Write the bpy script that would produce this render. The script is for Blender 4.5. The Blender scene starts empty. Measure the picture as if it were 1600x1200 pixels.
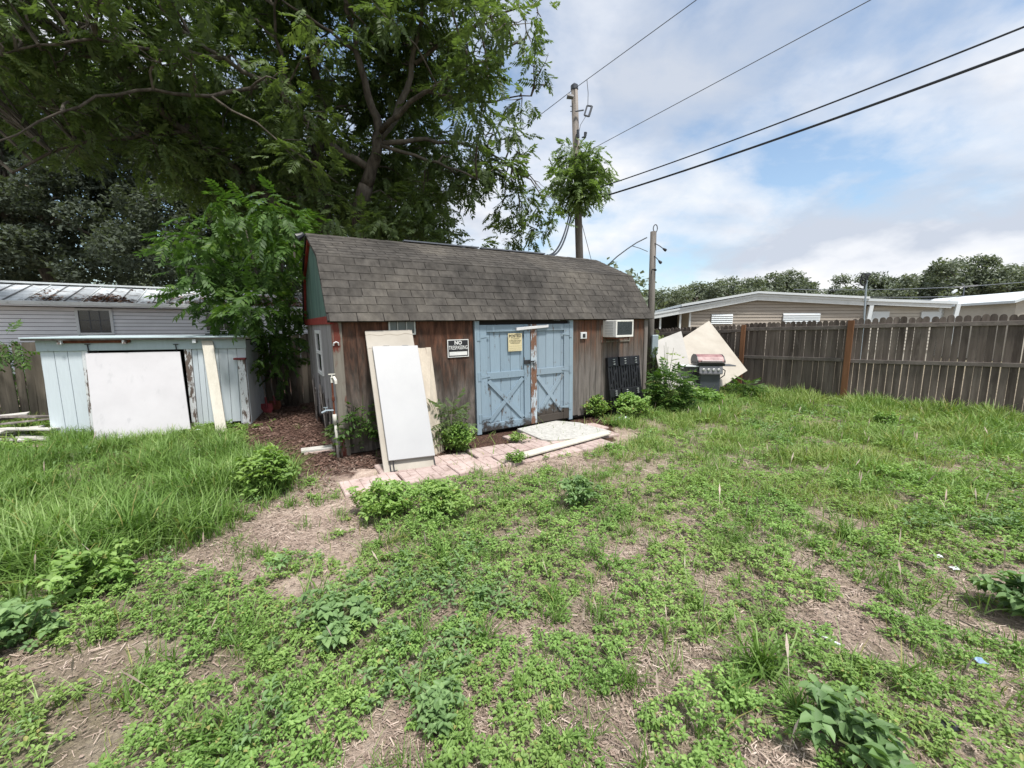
import bpy, math, random
import numpy as np
from mathutils import Vector, Matrix, Euler, noise

random.seed(7)
RNG = np.random.default_rng(11)
PI = math.pi
R = math.radians
sc = bpy.context.scene
col = sc.collection

# ------------------------------------------------------------------ camera
F, PITCH, H = 640.0, R(7.86), 1.65          # focal length in photo pixels (1600 wide), tilt down, eye height
cam_d = bpy.data.cameras.new('camera')
cam_d.sensor_width = 36.0
cam_d.lens = F / 1600 * 36.0
cam_d.clip_start = 0.05
cam_d.clip_end = 3000
cam = bpy.data.objects.new('camera', cam_d)
cam.location = (0, 0, H)
cam.rotation_euler = (PI / 2 - PITCH, 0, 0)
col.objects.link(cam)
sc.camera = cam

# ------------------------------------------------------------------ exposure
sc.view_settings.view_transform = 'Standard'
sc.view_settings.look = 'None'
sc.view_settings.exposure = 1.12
sc.view_settings.gamma = 1.0
sc.view_settings.use_curve_mapping = False

# ------------------------------------------------------------------ sky and sun
SUN_EL, SUN_AZ = R(66), R(150)              # azimuth clockwise from +Y: behind the camera, to the right
world = bpy.data.worlds.new('World')
sc.world = world
world.use_nodes = True
nt = world.node_tree
nt.nodes.clear()


def N(tree, typ, **kw):
    n = tree.nodes.new(typ)
    for k, v in kw.items():
        if k.startswith('i_'):
            key = k[2:]
            n.inputs[int(key) if key.isdigit() else key.replace('_', ' ')].default_value = v
        else:
            setattr(n, k, v)
    return n


def L(tree, a, ao, b, bi):
    tree.links.new(a.outputs[ao], b.inputs[bi])


def ramp(tree, stops, interp='LINEAR'):
    n = tree.nodes.new('ShaderNodeValToRGB')
    cr = n.color_ramp
    cr.interpolation = interp
    while len(cr.elements) < len(stops):
        cr.elements.new(0.5)
    for e, (p, c) in zip(cr.elements, stops):
        e.position = p
        e.color = (c, c, c, 1) if isinstance(c, (int, float)) else (*c, 1)
    return n


def mth(tree, op, a, b=None, clamp=False):
    n = tree.nodes.new('ShaderNodeMath')
    n.operation = op
    n.use_clamp = clamp
    for i, x in enumerate((a, b)):
        if x is None:
            continue
        if isinstance(x, (int, float)):
            n.inputs[i].default_value = x
        else:
            tree.links.new(x, n.inputs[i])
    return n.outputs[0]


out = N(nt, 'ShaderNodeOutputWorld')
bg = N(nt, 'ShaderNodeBackground', i_Strength=0.092)
sky = N(nt, 'ShaderNodeTexSky', sky_type='NISHITA', sun_disc=False)
sky.sun_elevation = SUN_EL
sky.sun_rotation = SUN_AZ
sky.air_density = 1.0
sky.dust_density = 1.6
sky.ozone_density = 2.0
tc = N(nt, 'ShaderNodeTexCoord')
sep = N(nt, 'ShaderNodeSeparateXYZ')
L(nt, tc, 'Generated', sep, 0)
zc = mth(nt, 'ADD', mth(nt, 'MAXIMUM', sep.outputs[2], 0.0), 0.34)
px_ = mth(nt, 'DIVIDE', sep.outputs[0], zc)
py_ = mth(nt, 'DIVIDE', sep.outputs[1], zc)
cmb = N(nt, 'ShaderNodeCombineXYZ')
nt.links.new(px_, cmb.inputs[0])
nt.links.new(py_, cmb.inputs[1])
cmb.inputs[2].default_value = 8.4
n1 = N(nt, 'ShaderNodeTexNoise', i_Scale=0.85, i_Detail=8.0, i_Roughness=0.52, i_Distortion=0.25)
n2 = N(nt, 'ShaderNodeTexNoise', i_Scale=3.0, i_Detail=8.0, i_Roughness=0.58, i_Distortion=0.3)
n3 = N(nt, 'ShaderNodeTexNoise', i_Scale=1.5, i_Detail=6.0, i_Roughness=0.55, i_Distortion=0.2)
map3 = N(nt, 'ShaderNodeMapping')
map3.inputs['Location'].default_value = (5.3, 1.7, 2.2)
L(nt, cmb, 0, map3, 0)
L(nt, cmb, 0, n1, 'Vector')
L(nt, cmb, 0, n2, 'Vector')
L(nt, map3, 0, n3, 'Vector')
cov = mth(nt, 'ADD', mth(nt, 'MULTIPLY', n1.outputs[0], 0.74), mth(nt, 'MULTIPLY', n2.outputs[0], 0.26))
cr = ramp(nt, [(0.42, 0.06), (0.475, 0.62), (0.54, 1.0)])
nt.links.new(cov, cr.inputs[0])
shade = ramp(nt, [(0.40, (5.1, 5.15, 5.2)), (0.49, (4.5, 4.65, 4.95)), (0.60, (3.2, 3.5, 4.05))])
L(nt, n3, 0, shade, 0)
skyc = N(nt, 'ShaderNodeMix', data_type='RGBA', blend_type='MULTIPLY')
skyc.inputs[0].default_value = 1.0
L(nt, sky, 0, skyc, 6)
skyc.inputs[7].default_value = (1.1, 1.12, 1.05, 1)
mx = N(nt, 'ShaderNodeMix', data_type='RGBA')
L(nt, cr, 0, mx, 0)
L(nt, skyc, 2, mx, 6)
L(nt, shade, 0, mx, 7)
L(nt, mx, 2, bg, 0)
L(nt, bg, 0, out, 0)

sun_d = bpy.data.lights.new('sun', 'SUN')
sun_d.energy = 2.4
sun_d.angle = R(7)
sun_d.color = (1.0, 0.97, 0.92)
sun = bpy.data.objects.new('sun', sun_d)
sdir = Vector((math.sin(SUN_AZ) * math.cos(SUN_EL), math.cos(SUN_AZ) * math.cos(SUN_EL), math.sin(SUN_EL)))
sun.rotation_euler = sdir.to_track_quat('Z', 'Y').to_euler()
sun.location = (0, -5, 12)
col.objects.link(sun)


# ------------------------------------------------------------------ surveying helpers
def ray(px, py):
    x = (px - 800) / F
    u = (600 - py) / F
    return np.array([x, math.cos(PITCH) + u * math.sin(PITCH), -math.sin(PITCH) + u * math.cos(PITCH)])


EYE = np.array([0, 0, H])


def gp(px, py, z=0.0):
    d = ray(px, py)
    return EYE + d * (z - H) / d[2]


def at(px, py, Y):
    d = ray(px, py)
    return EYE + d * Y / d[1]


def on_plane(px, py, p0, n):
    d = ray(px, py)
    return EYE + d * (np.dot(np.array(p0) - EYE, n) / np.dot(d, n))


def to_px(x, y, z=0.0):
    zz = z - H
    fw = y * math.cos(PITCH) - zz * math.sin(PITCH)
    up = y * math.sin(PITCH) + zz * math.cos(PITCH)
    return 800 + F * x / fw, 600 - F * up / fw


class Fr:
    """a local frame of a building: u along the front, v to the back, z up"""
    def __init__(s, o, rz, ty=0.0):
        s.o = np.array(o, float)
        s.e = Euler((0, ty, rz), 'XYZ')
        s.M = np.array(s.e.to_matrix())

    def w(s, u, v, z):
        return s.o + s.M @ np.array([u, v, z])

    def hit(s, px, py, axis, val):
        d = s.M.T @ ray(px, py)
        e = s.M.T @ (EYE - s.o)
        return e + d * (val - e[axis]) / d[axis]

    def f(s, px, py, v=0.0):          # on a plane parallel to the front
        p = s.hit(px, py, 1, v)
        return p[0], p[2]

    def side(s, px, py, u=0.0):
        p = s.hit(px, py, 0, u)
        return p[1], p[2]


# ------------------------------------------------------------------ mesh helpers
class MB:
    def __init__(s):
        s.v = []
        s.f = []

    def quadv(s, pts):
        b = len(s.v)
        s.v += [tuple(map(float, p)) for p in pts]
        s.f.append(tuple(range(b, b + len(pts))))
        return s

    def hexa(s, a):                    # 8 corners, bottom ring then top ring
        b = len(s.v)
        s.v += [tuple(map(float, p)) for p in a]
        for q in ((3, 2, 1, 0), (4, 5, 6, 7), (0, 1, 5, 4), (1, 2, 6, 5), (2, 3, 7, 6), (3, 0, 4, 7)):
            s.f.append(tuple(b + i for i in q))
        return s

    def box(s, x0, x1, y0, y1, z0, z1):
        return s.hexa([(x0, y0, z0), (x1, y0, z0), (x1, y1, z0), (x0, y1, z0), (x0, y0, z1), (x1, y0, z1), (x1, y1, z1), (x0, y1, z1)])

    def slab(s, c, th):                # four corners (counter-clockwise seen from the front), thickness behind them
        c = [np.array(p, float) for p in c]
        n = np.cross(c[1] - c[0], c[3] - c[0])
        n = n / np.linalg.norm(n)
        return s.hexa([p - n * th for p in c] + c)

    def prism(s, pts, axis, a0, a1):
        """polygon in the two other axes, extruded along axis 0, 1 or 2"""
        def mk(p, a):
            q = list(p)
            q.insert(axis, a)
            return q
        b = len(s.v)
        n = len(pts)
        s.v += [tuple(map(float, mk(p, a0))) for p in pts] + [tuple(map(float, mk(p, a1))) for p in pts]
        s.f.append(tuple(b + i for i in range(n)))
        s.f.append(tuple(b + n + n - 1 - i for i in range(n)))
        for i in range(n):
            j = (i + 1) % n
            s.f.append((b + j, b + i, b + n + i, b + n + j))
        return s

    def tube(s, pts, r, n=6, cap=True):
        pts = [Vector(map(float, p)) for p in pts]
        rs = [r] * len(pts) if isinstance(r, (int, float)) else r
        b = len(s.v)
        prev = None
        for i, p in enumerate(pts):
            t = (pts[min(i + 1, len(pts) - 1)] - pts[max(i - 1, 0)]).normalized()
            if prev is None:
                a = t.orthogonal().normalized()
            else:
                a = (prev - t * prev.dot(t)).normalized()
            prev = a
            c = t.cross(a)
            for k in range(n):
                w = 2 * PI * k / n
                s.v.append(tuple(p + (a * math.cos(w) + c * math.sin(w)) * rs[i]))
        for i in range(len(pts) - 1):
            for k in range(n):
                k2 = (k + 1) % n
                s.f.append((b + i * n + k, b + i * n + k2, b + (i + 1) * n + k2, b + (i + 1) * n + k))
        if cap:
            s.f.append(tuple(b + k for k in range(n))[::-1])
            e = b + (len(pts) - 1) * n
            s.f.append(tuple(e + k for k in range(n)))
        return s

    def mesh(s, name, m=None, bevel=0.0, smooth=False):
        me = bpy.data.meshes.new(name)
        me.from_pydata(s.v, [], s.f)
        if m:
            me.materials.append(m)
        if smooth:
            me.polygons.foreach_set('use_smooth', [True] * len(me.polygons))
        me.update()
        return me

    def build(s, name, m, parent=None, bevel=0.0, smooth=False):
        o = bpy.data.objects.new(name, s.mesh(name, m, smooth=smooth))
        col.objects.link(o)
        if parent:
            o.parent = parent
        if bevel:
            b = o.modifiers.new('bevel', 'BEVEL')
            b.width = bevel
            b.segments = 1
            b.limit_method = 'ANGLE'
        return o


def tag(o, label=None, cat=None, group=None, kind=None):
    for k, v in (('label', label), ('category', cat), ('group', group), ('kind', kind)):
        if v:
            o[k] = v
    return o


def thing(name, label, cat, loc=(0, 0, 0), rot=(0, 0, 0), group=None):
    o = bpy.data.objects.new(name, None)
    o.empty_display_size = 0.2
    o.location = Vector(map(float, loc))
    o.rotation_euler = rot
    col.objects.link(o)
    return tag(o, label, cat, group)


def place(name, me, parent, loc=(0, 0, 0), rot=(0, 0, 0), scale=(1, 1, 1)):
    o = bpy.data.objects.new(name, me)
    o.location = Vector(map(float, loc))
    o.rotation_euler = rot
    o.scale = scale
    o.parent = parent
    col.objects.link(o)
    return o


def np_mesh(name, V, Q, m, smooth=False):
    """V (n,3) float, Q (k,4) quads"""
    me = bpy.data.meshes.new(name)
    me.vertices.add(len(V))
    me.vertices.foreach_set('co', np.ascontiguousarray(V, dtype=np.float32).ravel())
    me.loops.add(Q.size)
    me.loops.foreach_set('vertex_index', np.ascontiguousarray(Q, dtype=np.int32).ravel())
    me.polygons.add(len(Q))
    me.polygons.foreach_set('loop_start', np.arange(0, Q.size, 4, dtype=np.int32))
    me.polygons.foreach_set('loop_total', np.full(len(Q), 4, dtype=np.int32))
    if smooth:
        me.polygons.foreach_set('use_smooth', np.ones(len(Q), dtype=bool))
    me.materials.append(m)
    me.update(calc_edges=True)
    me.validate()
    return me


def scatter(protos, pos, rot, scl, pick=None):
    """copies of small quad prototypes -> one vertex and quad array"""
    VV, QQ = [], []
    base = 0
    if pick is None:
        pick = RNG.integers(0, len(protos), len(pos))
    for k, (pv, pq) in enumerate(protos):
        idx = np.nonzero(pick == k)[0]
        if not len(idx):
            continue
        s_ = scl[idx]
        if s_.ndim == 1:
            s_ = s_[:, None]
        V = pv[None] * s_[:, None, :]
        V = np.einsum('nij,nkj->nki', rot[idx], V) + pos[idx][:, None]
        VV.append(V.reshape(-1, 3))
        QQ.append((pq[None] + (np.arange(len(idx)) * len(pv))[:, None, None] + base).reshape(-1, 4))
        base += len(idx) * len(pv)
    return np.concatenate(VV), np.concatenate(QQ)


def rot_z(a, tilt=None, tdir=None):
    n = len(a)
    M = np.zeros((n, 3, 3))
    c, s = np.cos(a), np.sin(a)
    M[:, 0, 0] = c
    M[:, 0, 1] = -s
    M[:, 1, 0] = s
    M[:, 1, 1] = c
    M[:, 2, 2] = 1
    if tilt is not None:
        T = np.zeros((n, 3, 3))
        c, s = np.cos(tilt), np.sin(tilt)
        T[:, 0, 0] = 1
        T[:, 1, 1] = c
        T[:, 1, 2] = -s
        T[:, 2, 1] = s
        T[:, 2, 2] = c
        M2 = np.zeros((n, 3, 3))
        c, s = np.cos(tdir), np.sin(tdir)
        M2[:, 0, 0] = c
        M2[:, 0, 1] = -s
        M2[:, 1, 0] = s
        M2[:, 1, 1] = c
        M2[:, 2, 2] = 1
        M = M2 @ T @ M
    return M


def rot_dir(d, roll):
    """x axis of the prototype along d, its z as far up as it can be, then rolled"""
    x = d / np.linalg.norm(d, axis=1)[:, None]
    up = np.tile(np.array([0, 0, 1.0]), (len(d), 1))
    up[np.abs(x[:, 2]) > 0.97] = (1, 0, 0)
    y = np.cross(up, x)
    y /= np.linalg.norm(y, axis=1)[:, None]
    z = np.cross(x, y)
    c, s = np.cos(roll)[:, None], np.sin(roll)[:, None]
    y2 = y * c + z * s
    z2 = -y * s + z * c
    return np.stack([x, y2, z2], axis=2)


# ------------------------------------------------------------------ materials
def new_mat(name):
    m = bpy.data.materials.new(name)
    m.use_nodes = True
    t = m.node_tree
    t.nodes.clear()
    o = N(t, 'ShaderNodeOutputMaterial')
    p = N(t, 'ShaderNodeBsdfPrincipled')
    L(t, p, 0, o, 0)
    return m, t, p, o


def coords(t, scale=(1, 1, 1), kind='Object', rnd=True):
    c = N(t, 'ShaderNodeTexCoord')
    mp = N(t, 'ShaderNodeMapping')
    mp.inputs['Scale'].default_value = scale
    L(t, c, kind, mp, 0)
    if rnd:
        oi = N(t, 'ShaderNodeObjectInfo')
        v = N(t, 'ShaderNodeVectorMath', operation='SCALE')
        v.inputs[0].default_value = (37.0, 17.0, 29.0)
        t.links.new(oi.outputs['Random'], v.inputs['Scale'])
        L(t, v, 0, mp, 'Location')
    return mp


def surf(name, c1, c2, scale=6.0, stretch=(1, 1, 1), rough=0.85, bump=0.3, bdist=0.004, vary=0.12, spec=0.25,
         stain=None, stain_amt=(0.56, 0.66), stain_scale=3.0, stain_stretch=(1, 1, 1), metallic=0.0, fine=60.0, grit=0.35):
    """weathered surface: two tones of noise, fine grain in the bump, an optional stain, per-object tone"""
    m, t, p, o = new_mat(name)
    mp = coords(t, stretch)
    n = N(t, 'ShaderNodeTexNoise', i_Scale=scale, i_Detail=8.0, i_Roughness=0.62)
    L(t, mp, 0, n, 'Vector')
    r = ramp(t, [(0.32, c1), (0.68, c2)])
    L(t, n, 0, r, 0)
    fn = N(t, 'ShaderNodeTexNoise', i_Scale=fine, i_Detail=5.0, i_Roughness=0.6)
    L(t, mp, 0, fn, 'Vector')
    oi = N(t, 'ShaderNodeObjectInfo')
    br = mth(t, 'ADD', mth(t, 'MULTIPLY', oi.outputs['Random'], 2 * vary), 1 - vary)
    br = mth(t, 'MULTIPLY', br, mth(t, 'ADD', mth(t, 'MULTIPLY', fn.outputs[0], grit), 1.0 - grit / 2))
    sc_ = N(t, 'ShaderNodeVectorMath', operation='SCALE')
    L(t, r, 0, sc_, 0)
    t.links.new(br, sc_.inputs['Scale'])
    last = sc_.outputs[0]
    if stain:
        mp2 = coords(t, stain_stretch)
        s2 = N(t, 'ShaderNodeTexNoise', i_Scale=stain_scale, i_Detail=9.0, i_Roughness=0.68)
        L(t, mp2, 0, s2, 'Vector')
        rr = ramp(t, [(stain_amt[0], 0.0), (stain_amt[1], 1.0)])
        L(t, s2, 0, rr, 0)
        mx_ = N(t, 'ShaderNodeMix', data_type='RGBA')
        L(t, rr, 0, mx_, 0)
        t.links.new(last, mx_.inputs[6])
        mx_.inputs[7].default_value = (*stain, 1)
        last = mx_.outputs[2]
    t.links.new(last, p.inputs['Base Color'])
    p.inputs['Roughness'].default_value = rough
    p.inputs['Specular IOR Level'].default_value = spec
    p.inputs['Metallic'].default_value = metallic
    if bump:
        b = N(t, 'ShaderNodeBump', i_Strength=bump, i_Distance=bdist)
        hh = mth(t, 'ADD', n.outputs[0], mth(t, 'MULTIPLY', fn.outputs[0], 0.6))
        t.links.new(hh, b.inputs['Height'])
        L(t, b, 0, p, 'Normal')
    return m


def plain(name, c, rough=0.6, metallic=0.0, spec=0.4, vary=0.08):
    return surf(name, tuple(x * 0.88 for x in c), tuple(min(1, x * 1.08) for x in c), scale=9, rough=rough, bump=0.12, bdist=0.002,
                vary=vary, spec=spec, metallic=metallic)


def leaf_mat(name, dark, light, tip=None, trans=0.3, scale=1.3, rough=0.55, dead=0.0, drift=0.0):
    m, t, p, o = new_mat(name)
    g = N(t, 'ShaderNodeNewGeometry')
    n = N(t, 'ShaderNodeTexNoise', i_Scale=scale, i_Detail=3.0)
    L(t, g, 'Position', n, 'Vector')
    k = mth(t, 'ADD', mth(t, 'MULTIPLY', g.outputs['Random Per Island'], 0.5),
            mth(t, 'MULTIPLY', n.outputs[0], 0.9))
    k = mth(t, 'SUBTRACT', k, 0.22, True)
    r = ramp(t, [(0.0, dark), (0.62, light), (1.0, tip or tuple(x * 1.25 for x in light))])
    t.links.new(k, r.inputs[0])
    rmix = N(t, 'ShaderNodeMix', data_type='RGBA')
    n2_ = N(t, 'ShaderNodeTexNoise', i_Scale=1.1, i_Detail=4.0, i_Roughness=0.6)
    L(t, g, 'Position', n2_, 'Vector')
    dr = mth(t, 'MULTIPLY', mth(t, 'SUBTRACT', n2_.outputs[0], 0.42, True), drift * 5)
    dd_ = mth(t, 'LESS_THAN', g.outputs['Random Per Island'], dead)
    t.links.new(mth(t, 'MAXIMUM', mth(t, 'MINIMUM', dr, 0.75), mth(t, 'MULTIPLY', dd_, 0.85)), rmix.inputs[0])
    L(t, r, 0, rmix, 6)
    rmix.inputs[7].default_value = (0.36, 0.33, 0.12, 1)
    L(t, rmix, 2, p, 'Base Color')
    p.inputs['Roughness'].default_value = rough
    p.inputs['Specular IOR Level'].default_value = 0.4
    tr = N(t, 'ShaderNodeBsdfTranslucent')
    v = N(t, 'ShaderNodeMix', data_type='RGBA', blend_type='MULTIPLY')
    v.inputs[0].default_value = 1.0
    L(t, rmix, 2, v, 6)
    v.inputs[7].default_value = (1.25, 1.35, 0.6, 1)
    L(t, v, 2, tr, 0)
    mxs = N(t, 'ShaderNodeMixShader')
    mxs.inputs[0].default_value = trans
    L(t, p, 0, mxs, 1)
    L(t, tr, 0, mxs, 2)
    L(t, mxs, 0, o, 0)
    return m


def wall_wood(name, top, mid, low, z_lo, z_hi, grain=1.0, curl=False):
    """stained plywood that has kept its stain under the eave and weathered to grey lower down"""
    m, t, p, o = new_mat(name)
    c = N(t, 'ShaderNodeTexCoord')
    s = N(t, 'ShaderNodeSeparateXYZ')
    L(t, c, 'Object', s, 0)
    mp = coords(t, (1, 1, 0.07 if not curl else 0.22))
    g1 = N(t, 'ShaderNodeTexNoise', i_Scale=26.0 * grain, i_Detail=8.0, i_Roughness=0.65, i_Distortion=0.4)
    L(t, mp, 0, g1, 'Vector')
    w = N(t, 'ShaderNodeTexWave', wave_type='RINGS' if curl else 'BANDS', i_Scale=3.0 if curl else 9.0, i_Distortion=14.0 if curl else 2.5,
          i_Detail=4.0, i_Detail_Scale=0.8)
    mpw = coords(t, (2.2, 1, 0.16 if curl else 0.12), rnd=not curl)
    L(t, mpw, 0, w, 'Vector')
    big = N(t, 'ShaderNodeTexNoise', i_Scale=2.6, i_Detail=7.0, i_Roughness=0.7)
    mpb = coords(t, (1.4, 1, 0.5))
    L(t, mpb, 0, big, 'Vector')
    z = mth(t, 'DIVIDE', mth(t, 'SUBTRACT', s.outputs[2], z_lo), z_hi - z_lo)
    z = mth(t, 'ADD', z, mth(t, 'MULTIPLY', mth(t, 'SUBTRACT', big.outputs[0], 0.5), 1.5))
    z = mth(t, 'ADD', z, mth(t, 'MULTIPLY', mth(t, 'SUBTRACT', g1.outputs[0], 0.5), 0.9), True)
    r = ramp(t, [(0.05, low), (0.45, mid), (0.9, top)])
    t.links.new(z, r.inputs[0])
    k = mth(t, 'ADD', mth(t, 'MULTIPLY', g1.outputs[0], 2.5), -0.33)
    k = mth(t, 'MULTIPLY', k, mth(t, 'ADD', mth(t, 'MULTIPLY', w.outputs['Fac'], 0.5), 0.74))
    v = N(t, 'ShaderNodeVectorMath', operation='SCALE')
    L(t, r, 0, v, 0)
    t.links.new(k, v.inputs['Scale'])
    L(t, v, 0, p, 'Base Color')
    p.inputs['Roughness'].default_value = 0.85
    p.inputs['Specular IOR Level'].default_value = 0.2
    b = N(t, 'ShaderNodeBump', i_Strength=0.5, i_Distance=0.004)
    t.links.new(mth(t, 'ADD', g1.outputs[0], mth(t, 'MULTIPLY', w.outputs['Fac'], 0.3)), b.inputs['Height'])
    L(t, b, 0, p, 'Normal')
    return m


def peel_paint(name, paint, wood, amount=0.62, rot=None, scale=5.0, zrot=0.0):
    """old paint peeling off wood; with rot, dark rotten boards near the sill"""
    m, t, p, o = new_mat(name)
    mp = coords(t, (1, 1, 0.35))
    n = N(t, 'ShaderNodeTexNoise', i_Scale=scale, i_Detail=12.0, i_Roughness=0.72)
    L(t, mp, 0, n, 'Vector')
    mpf = coords(t, (1, 1, 0.12))
    f = N(t, 'ShaderNodeTexNoise', i_Scale=45.0, i_Detail=6.0, i_Roughness=0.65)
    L(t, mpf, 0, f, 'Vector')
    e = mth(t, 'ADD', mth(t, 'MULTIPLY', n.outputs[0], 0.72), mth(t, 'MULTIPLY', f.outputs[0], 0.28))
    fac = ramp(t, [(amount, 0.0), (amount + 0.03, 1.0)])
    t.links.new(e, fac.inputs[0])
    oi = N(t, 'ShaderNodeObjectInfo')
    br = mth(t, 'ADD', mth(t, 'MULTIPLY', oi.outputs['Random'], 0.16), 0.8)
    br = mth(t, 'ADD', br, mth(t, 'MULTIPLY', f.outputs[0], 0.24))
    pv = N(t, 'ShaderNodeVectorMath', operation='SCALE')
    pv.inputs[0].default_value = paint
    t.links.new(br, pv.inputs['Scale'])
    wv = N(t, 'ShaderNodeVectorMath', operation='SCALE')
    wv.inputs[0].default_value = wood
    t.links.new(mth(t, 'ADD', mth(t, 'MULTIPLY', f.outputs[0], 1.3), 0.4), wv.inputs['Scale'])
    mx_ = N(t, 'ShaderNodeMix', data_type='RGBA')
    L(t, fac, 0, mx_, 0)
    L(t, pv, 0, mx_, 6)
    L(t, wv, 0, mx_, 7)
    last = mx_
    if rot:
        c = N(t, 'ShaderNodeTexCoord')
        s = N(t, 'ShaderNodeSeparateXYZ')
        L(t, c, 'Object', s, 0)
        n4 = N(t, 'ShaderNodeTexNoise', i_Scale=4.0, i_Detail=8.0, i_Roughness=0.75)
        L(t, c, 'Object', n4, 'Vector')
        q = mth(t, 'ADD', mth(t, 'MULTIPLY', s.outputs[2], 1.0), mth(t, 'MULTIPLY', n4.outputs[0], -1.0))
        rr = ramp(t, [(0.0, 1.0), (0.09, 0.0)])
        t.links.new(mth(t, 'ADD', q, zrot), rr.inputs[0])
        m2 = N(t, 'ShaderNodeMix', data_type='RGBA')
        L(t, rr, 0, m2, 0)
        L(t, mx_, 2, m2, 6)
        m2.inputs[7].default_value = (*rot, 1)
        last = m2
    L(t, last, 2, p, 'Base Color')
    p.inputs['Roughness'].default_value = 0.75
    p.inputs['Specular IOR Level'].default_value = 0.25
    b = N(t, 'ShaderNodeBump', i_Strength=0.5, i_Distance=0.003)
    t.links.new(mth(t, 'SUBTRACT', f.outputs[0], fac.outputs[0]), b.inputs['Height'])
    L(t, b, 0, p, 'Normal')
    return m


def roof_stain(m_):
    t = m_.node_tree
    p = [n for n in t.nodes if n.type == 'BSDF_PRINCIPLED'][0]
    src = p.inputs['Base Color'].links[0].from_socket
    g_ = N(t, 'ShaderNodeNewGeometry')
    mp = N(t, 'ShaderNodeMapping')
    mp.inputs['Scale'].default_value = (1, 1, 0.45)
    L(t, g_, 'Position', mp, 0)
    n = N(t, 'ShaderNodeTexNoise', i_Scale=1.1, i_Detail=9.0, i_Roughness=0.7, i_Distortion=0.4)
    L(t, mp, 0, n, 'Vector')
    r = ramp(t, [(0.36, (0.52, 0.52, 0.52)), (0.50, (0.84, 0.83, 0.81)), (0.68, (1.14, 1.11, 1.04))])
    L(t, n, 0, r, 0)
    mx_ = N(t, 'ShaderNodeMix', data_type='RGBA', blend_type='MULTIPLY')
    mx_.inputs[0].default_value = 1.0
    t.links.new(src, mx_.inputs[6])
    L(t, r, 0, mx_, 7)
    L(t, mx_, 2, p, 'Base Color')


M = {}
M['wall_ply'] = wall_wood('wall_ply', (0.092, 0.043, 0.027), (0.080, 0.055, 0.043), (0.125, 0.108, 0.095), 0.55, 1.75, curl=True)
M['wall_grooved'] = wall_wood('wall_grooved', (0.135, 0.060, 0.036), (0.130, 0.097, 0.078), (0.165, 0.146, 0.132), 0.8, 1.85)
M['end_wood'] = surf('end_wood', (0.20, 0.185, 0.185), (0.34, 0.32, 0.33), scale=9, stretch=(1, 1, 0.08), bump=0.6, bdist=0.006, vary=0.1,
                     stain=(0.085, 0.065, 0.055), stain_amt=(0.57, 0.7), stain_scale=3.5, stain_stretch=(1, 1, 0.25))
M['grey_wood'] = surf('grey_wood', (0.10, 0.085, 0.075), (0.27, 0.24, 0.22), scale=10, stretch=(1, 1, 0.06), bump=0.6, bdist=0.006)
M['corner_post'] = surf('corner_post', (0.12, 0.10, 0.08), (0.25, 0.235, 0.20), scale=10, stretch=(1, 1, 0.06), bump=0.6, bdist=0.006,
                        stain=(0.13, 0.035, 0.025), stain_amt=(0.54, 0.6), stain_scale=5, stain_stretch=(1, 1, 0.2))
M['gable_green'] = surf('gable_green', (0.06, 0.115, 0.098), (0.13, 0.20, 0.175), scale=6, stretch=(1, 1, 0.15), bump=0.4,
                        stain=(0.24, 0.30, 0.27), stain_amt=(0.62, 0.72), stain_scale=8, stain_stretch=(1, 1, 0.1))
M['red_trim'] = surf('red_trim', (0.20, 0.024, 0.020), (0.29, 0.048, 0.038), scale=7, bump=0.3, stain=(0.22, 0.12, 0.09), stain_amt=(0.6, 0.7), stain_scale=9)
M['dark'] = plain('dark', (0.025, 0.022, 0.02), rough=0.9)
M['shingle'] = surf('shingle', (0.062, 0.057, 0.052), (0.110, 0.102, 0.093), scale=12, stretch=(1, 0.5, 1), bump=0.7, bdist=0.003, vary=0.13, rough=0.95,
                    spec=0.12, fine=170)
roof_stain(M['shingle'])
M['door_blue'] = peel_paint('door_blue', (0.225, 0.300, 0.360), (0.085, 0.07, 0.06), 0.575, rot=(0.05, 0.045, 0.042), zrot=0.43)
M['door_blue_worn'] = peel_paint('door_blue_worn', (0.24, 0.305, 0.358), (0.12, 0.09, 0.07), 0.585, rot=(0.06, 0.05, 0.042), zrot=0.27)
M['frame_blue'] = peel_paint('frame_blue', (0.24, 0.31, 0.36), (0.17, 0.14, 0.12), 0.60)
M['edge_peeled'] = peel_paint('edge_peeled', (0.42, 0.48, 0.52), (0.16, 0.085, 0.055), 0.475, scale=8)
M['white_peeled'] = peel_paint('white_peeled', (0.66, 0.68, 0.69), (0.13, 0.10, 0.085), 0.50, scale=7)
M['pale_blue'] = peel_paint('pale_blue', (0.55, 0.605, 0.64), (0.33, 0.38, 0.38), 0.66, scale=4)
M['pale_header'] = peel_paint('pale_header', (0.43, 0.51, 0.535), (0.25, 0.25, 0.22), 0.63, scale=4)
M['white_sheet'] = surf('white_sheet', grit=0.03, c1=(0.48, 0.465, 0.475), c2=(0.54, 0.525, 0.535), scale=2.2, bump=0.0, rough=0.5, vary=0.0,
                        stain=(0.33, 0.33, 0.34), stain_amt=(0.58, 0.84), stain_scale=4.5, stain_stretch=(1.5, 1, 0.5), spec=0.4)
M['white_door'] = surf('white_door', grit=0.02, c1=(0.345, 0.345, 0.35), c2=(0.385, 0.385, 0.385), scale=2.0, bump=0.0, rough=0.45, vary=0.0,
                       stain=(0.36, 0.36, 0.37), stain_amt=(0.58, 0.82), stain_scale=2.6, spec=0.4)
M['pale_sheet'] = surf('pale_sheet', grit=0.04, c1=(0.36, 0.345, 0.32), c2=(0.42, 0.405, 0.38), scale=2.5, bump=0.03, vary=0.0,
                       stain=(0.28, 0.265, 0.235), stain_amt=(0.6, 0.82), stain_scale=3)
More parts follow.
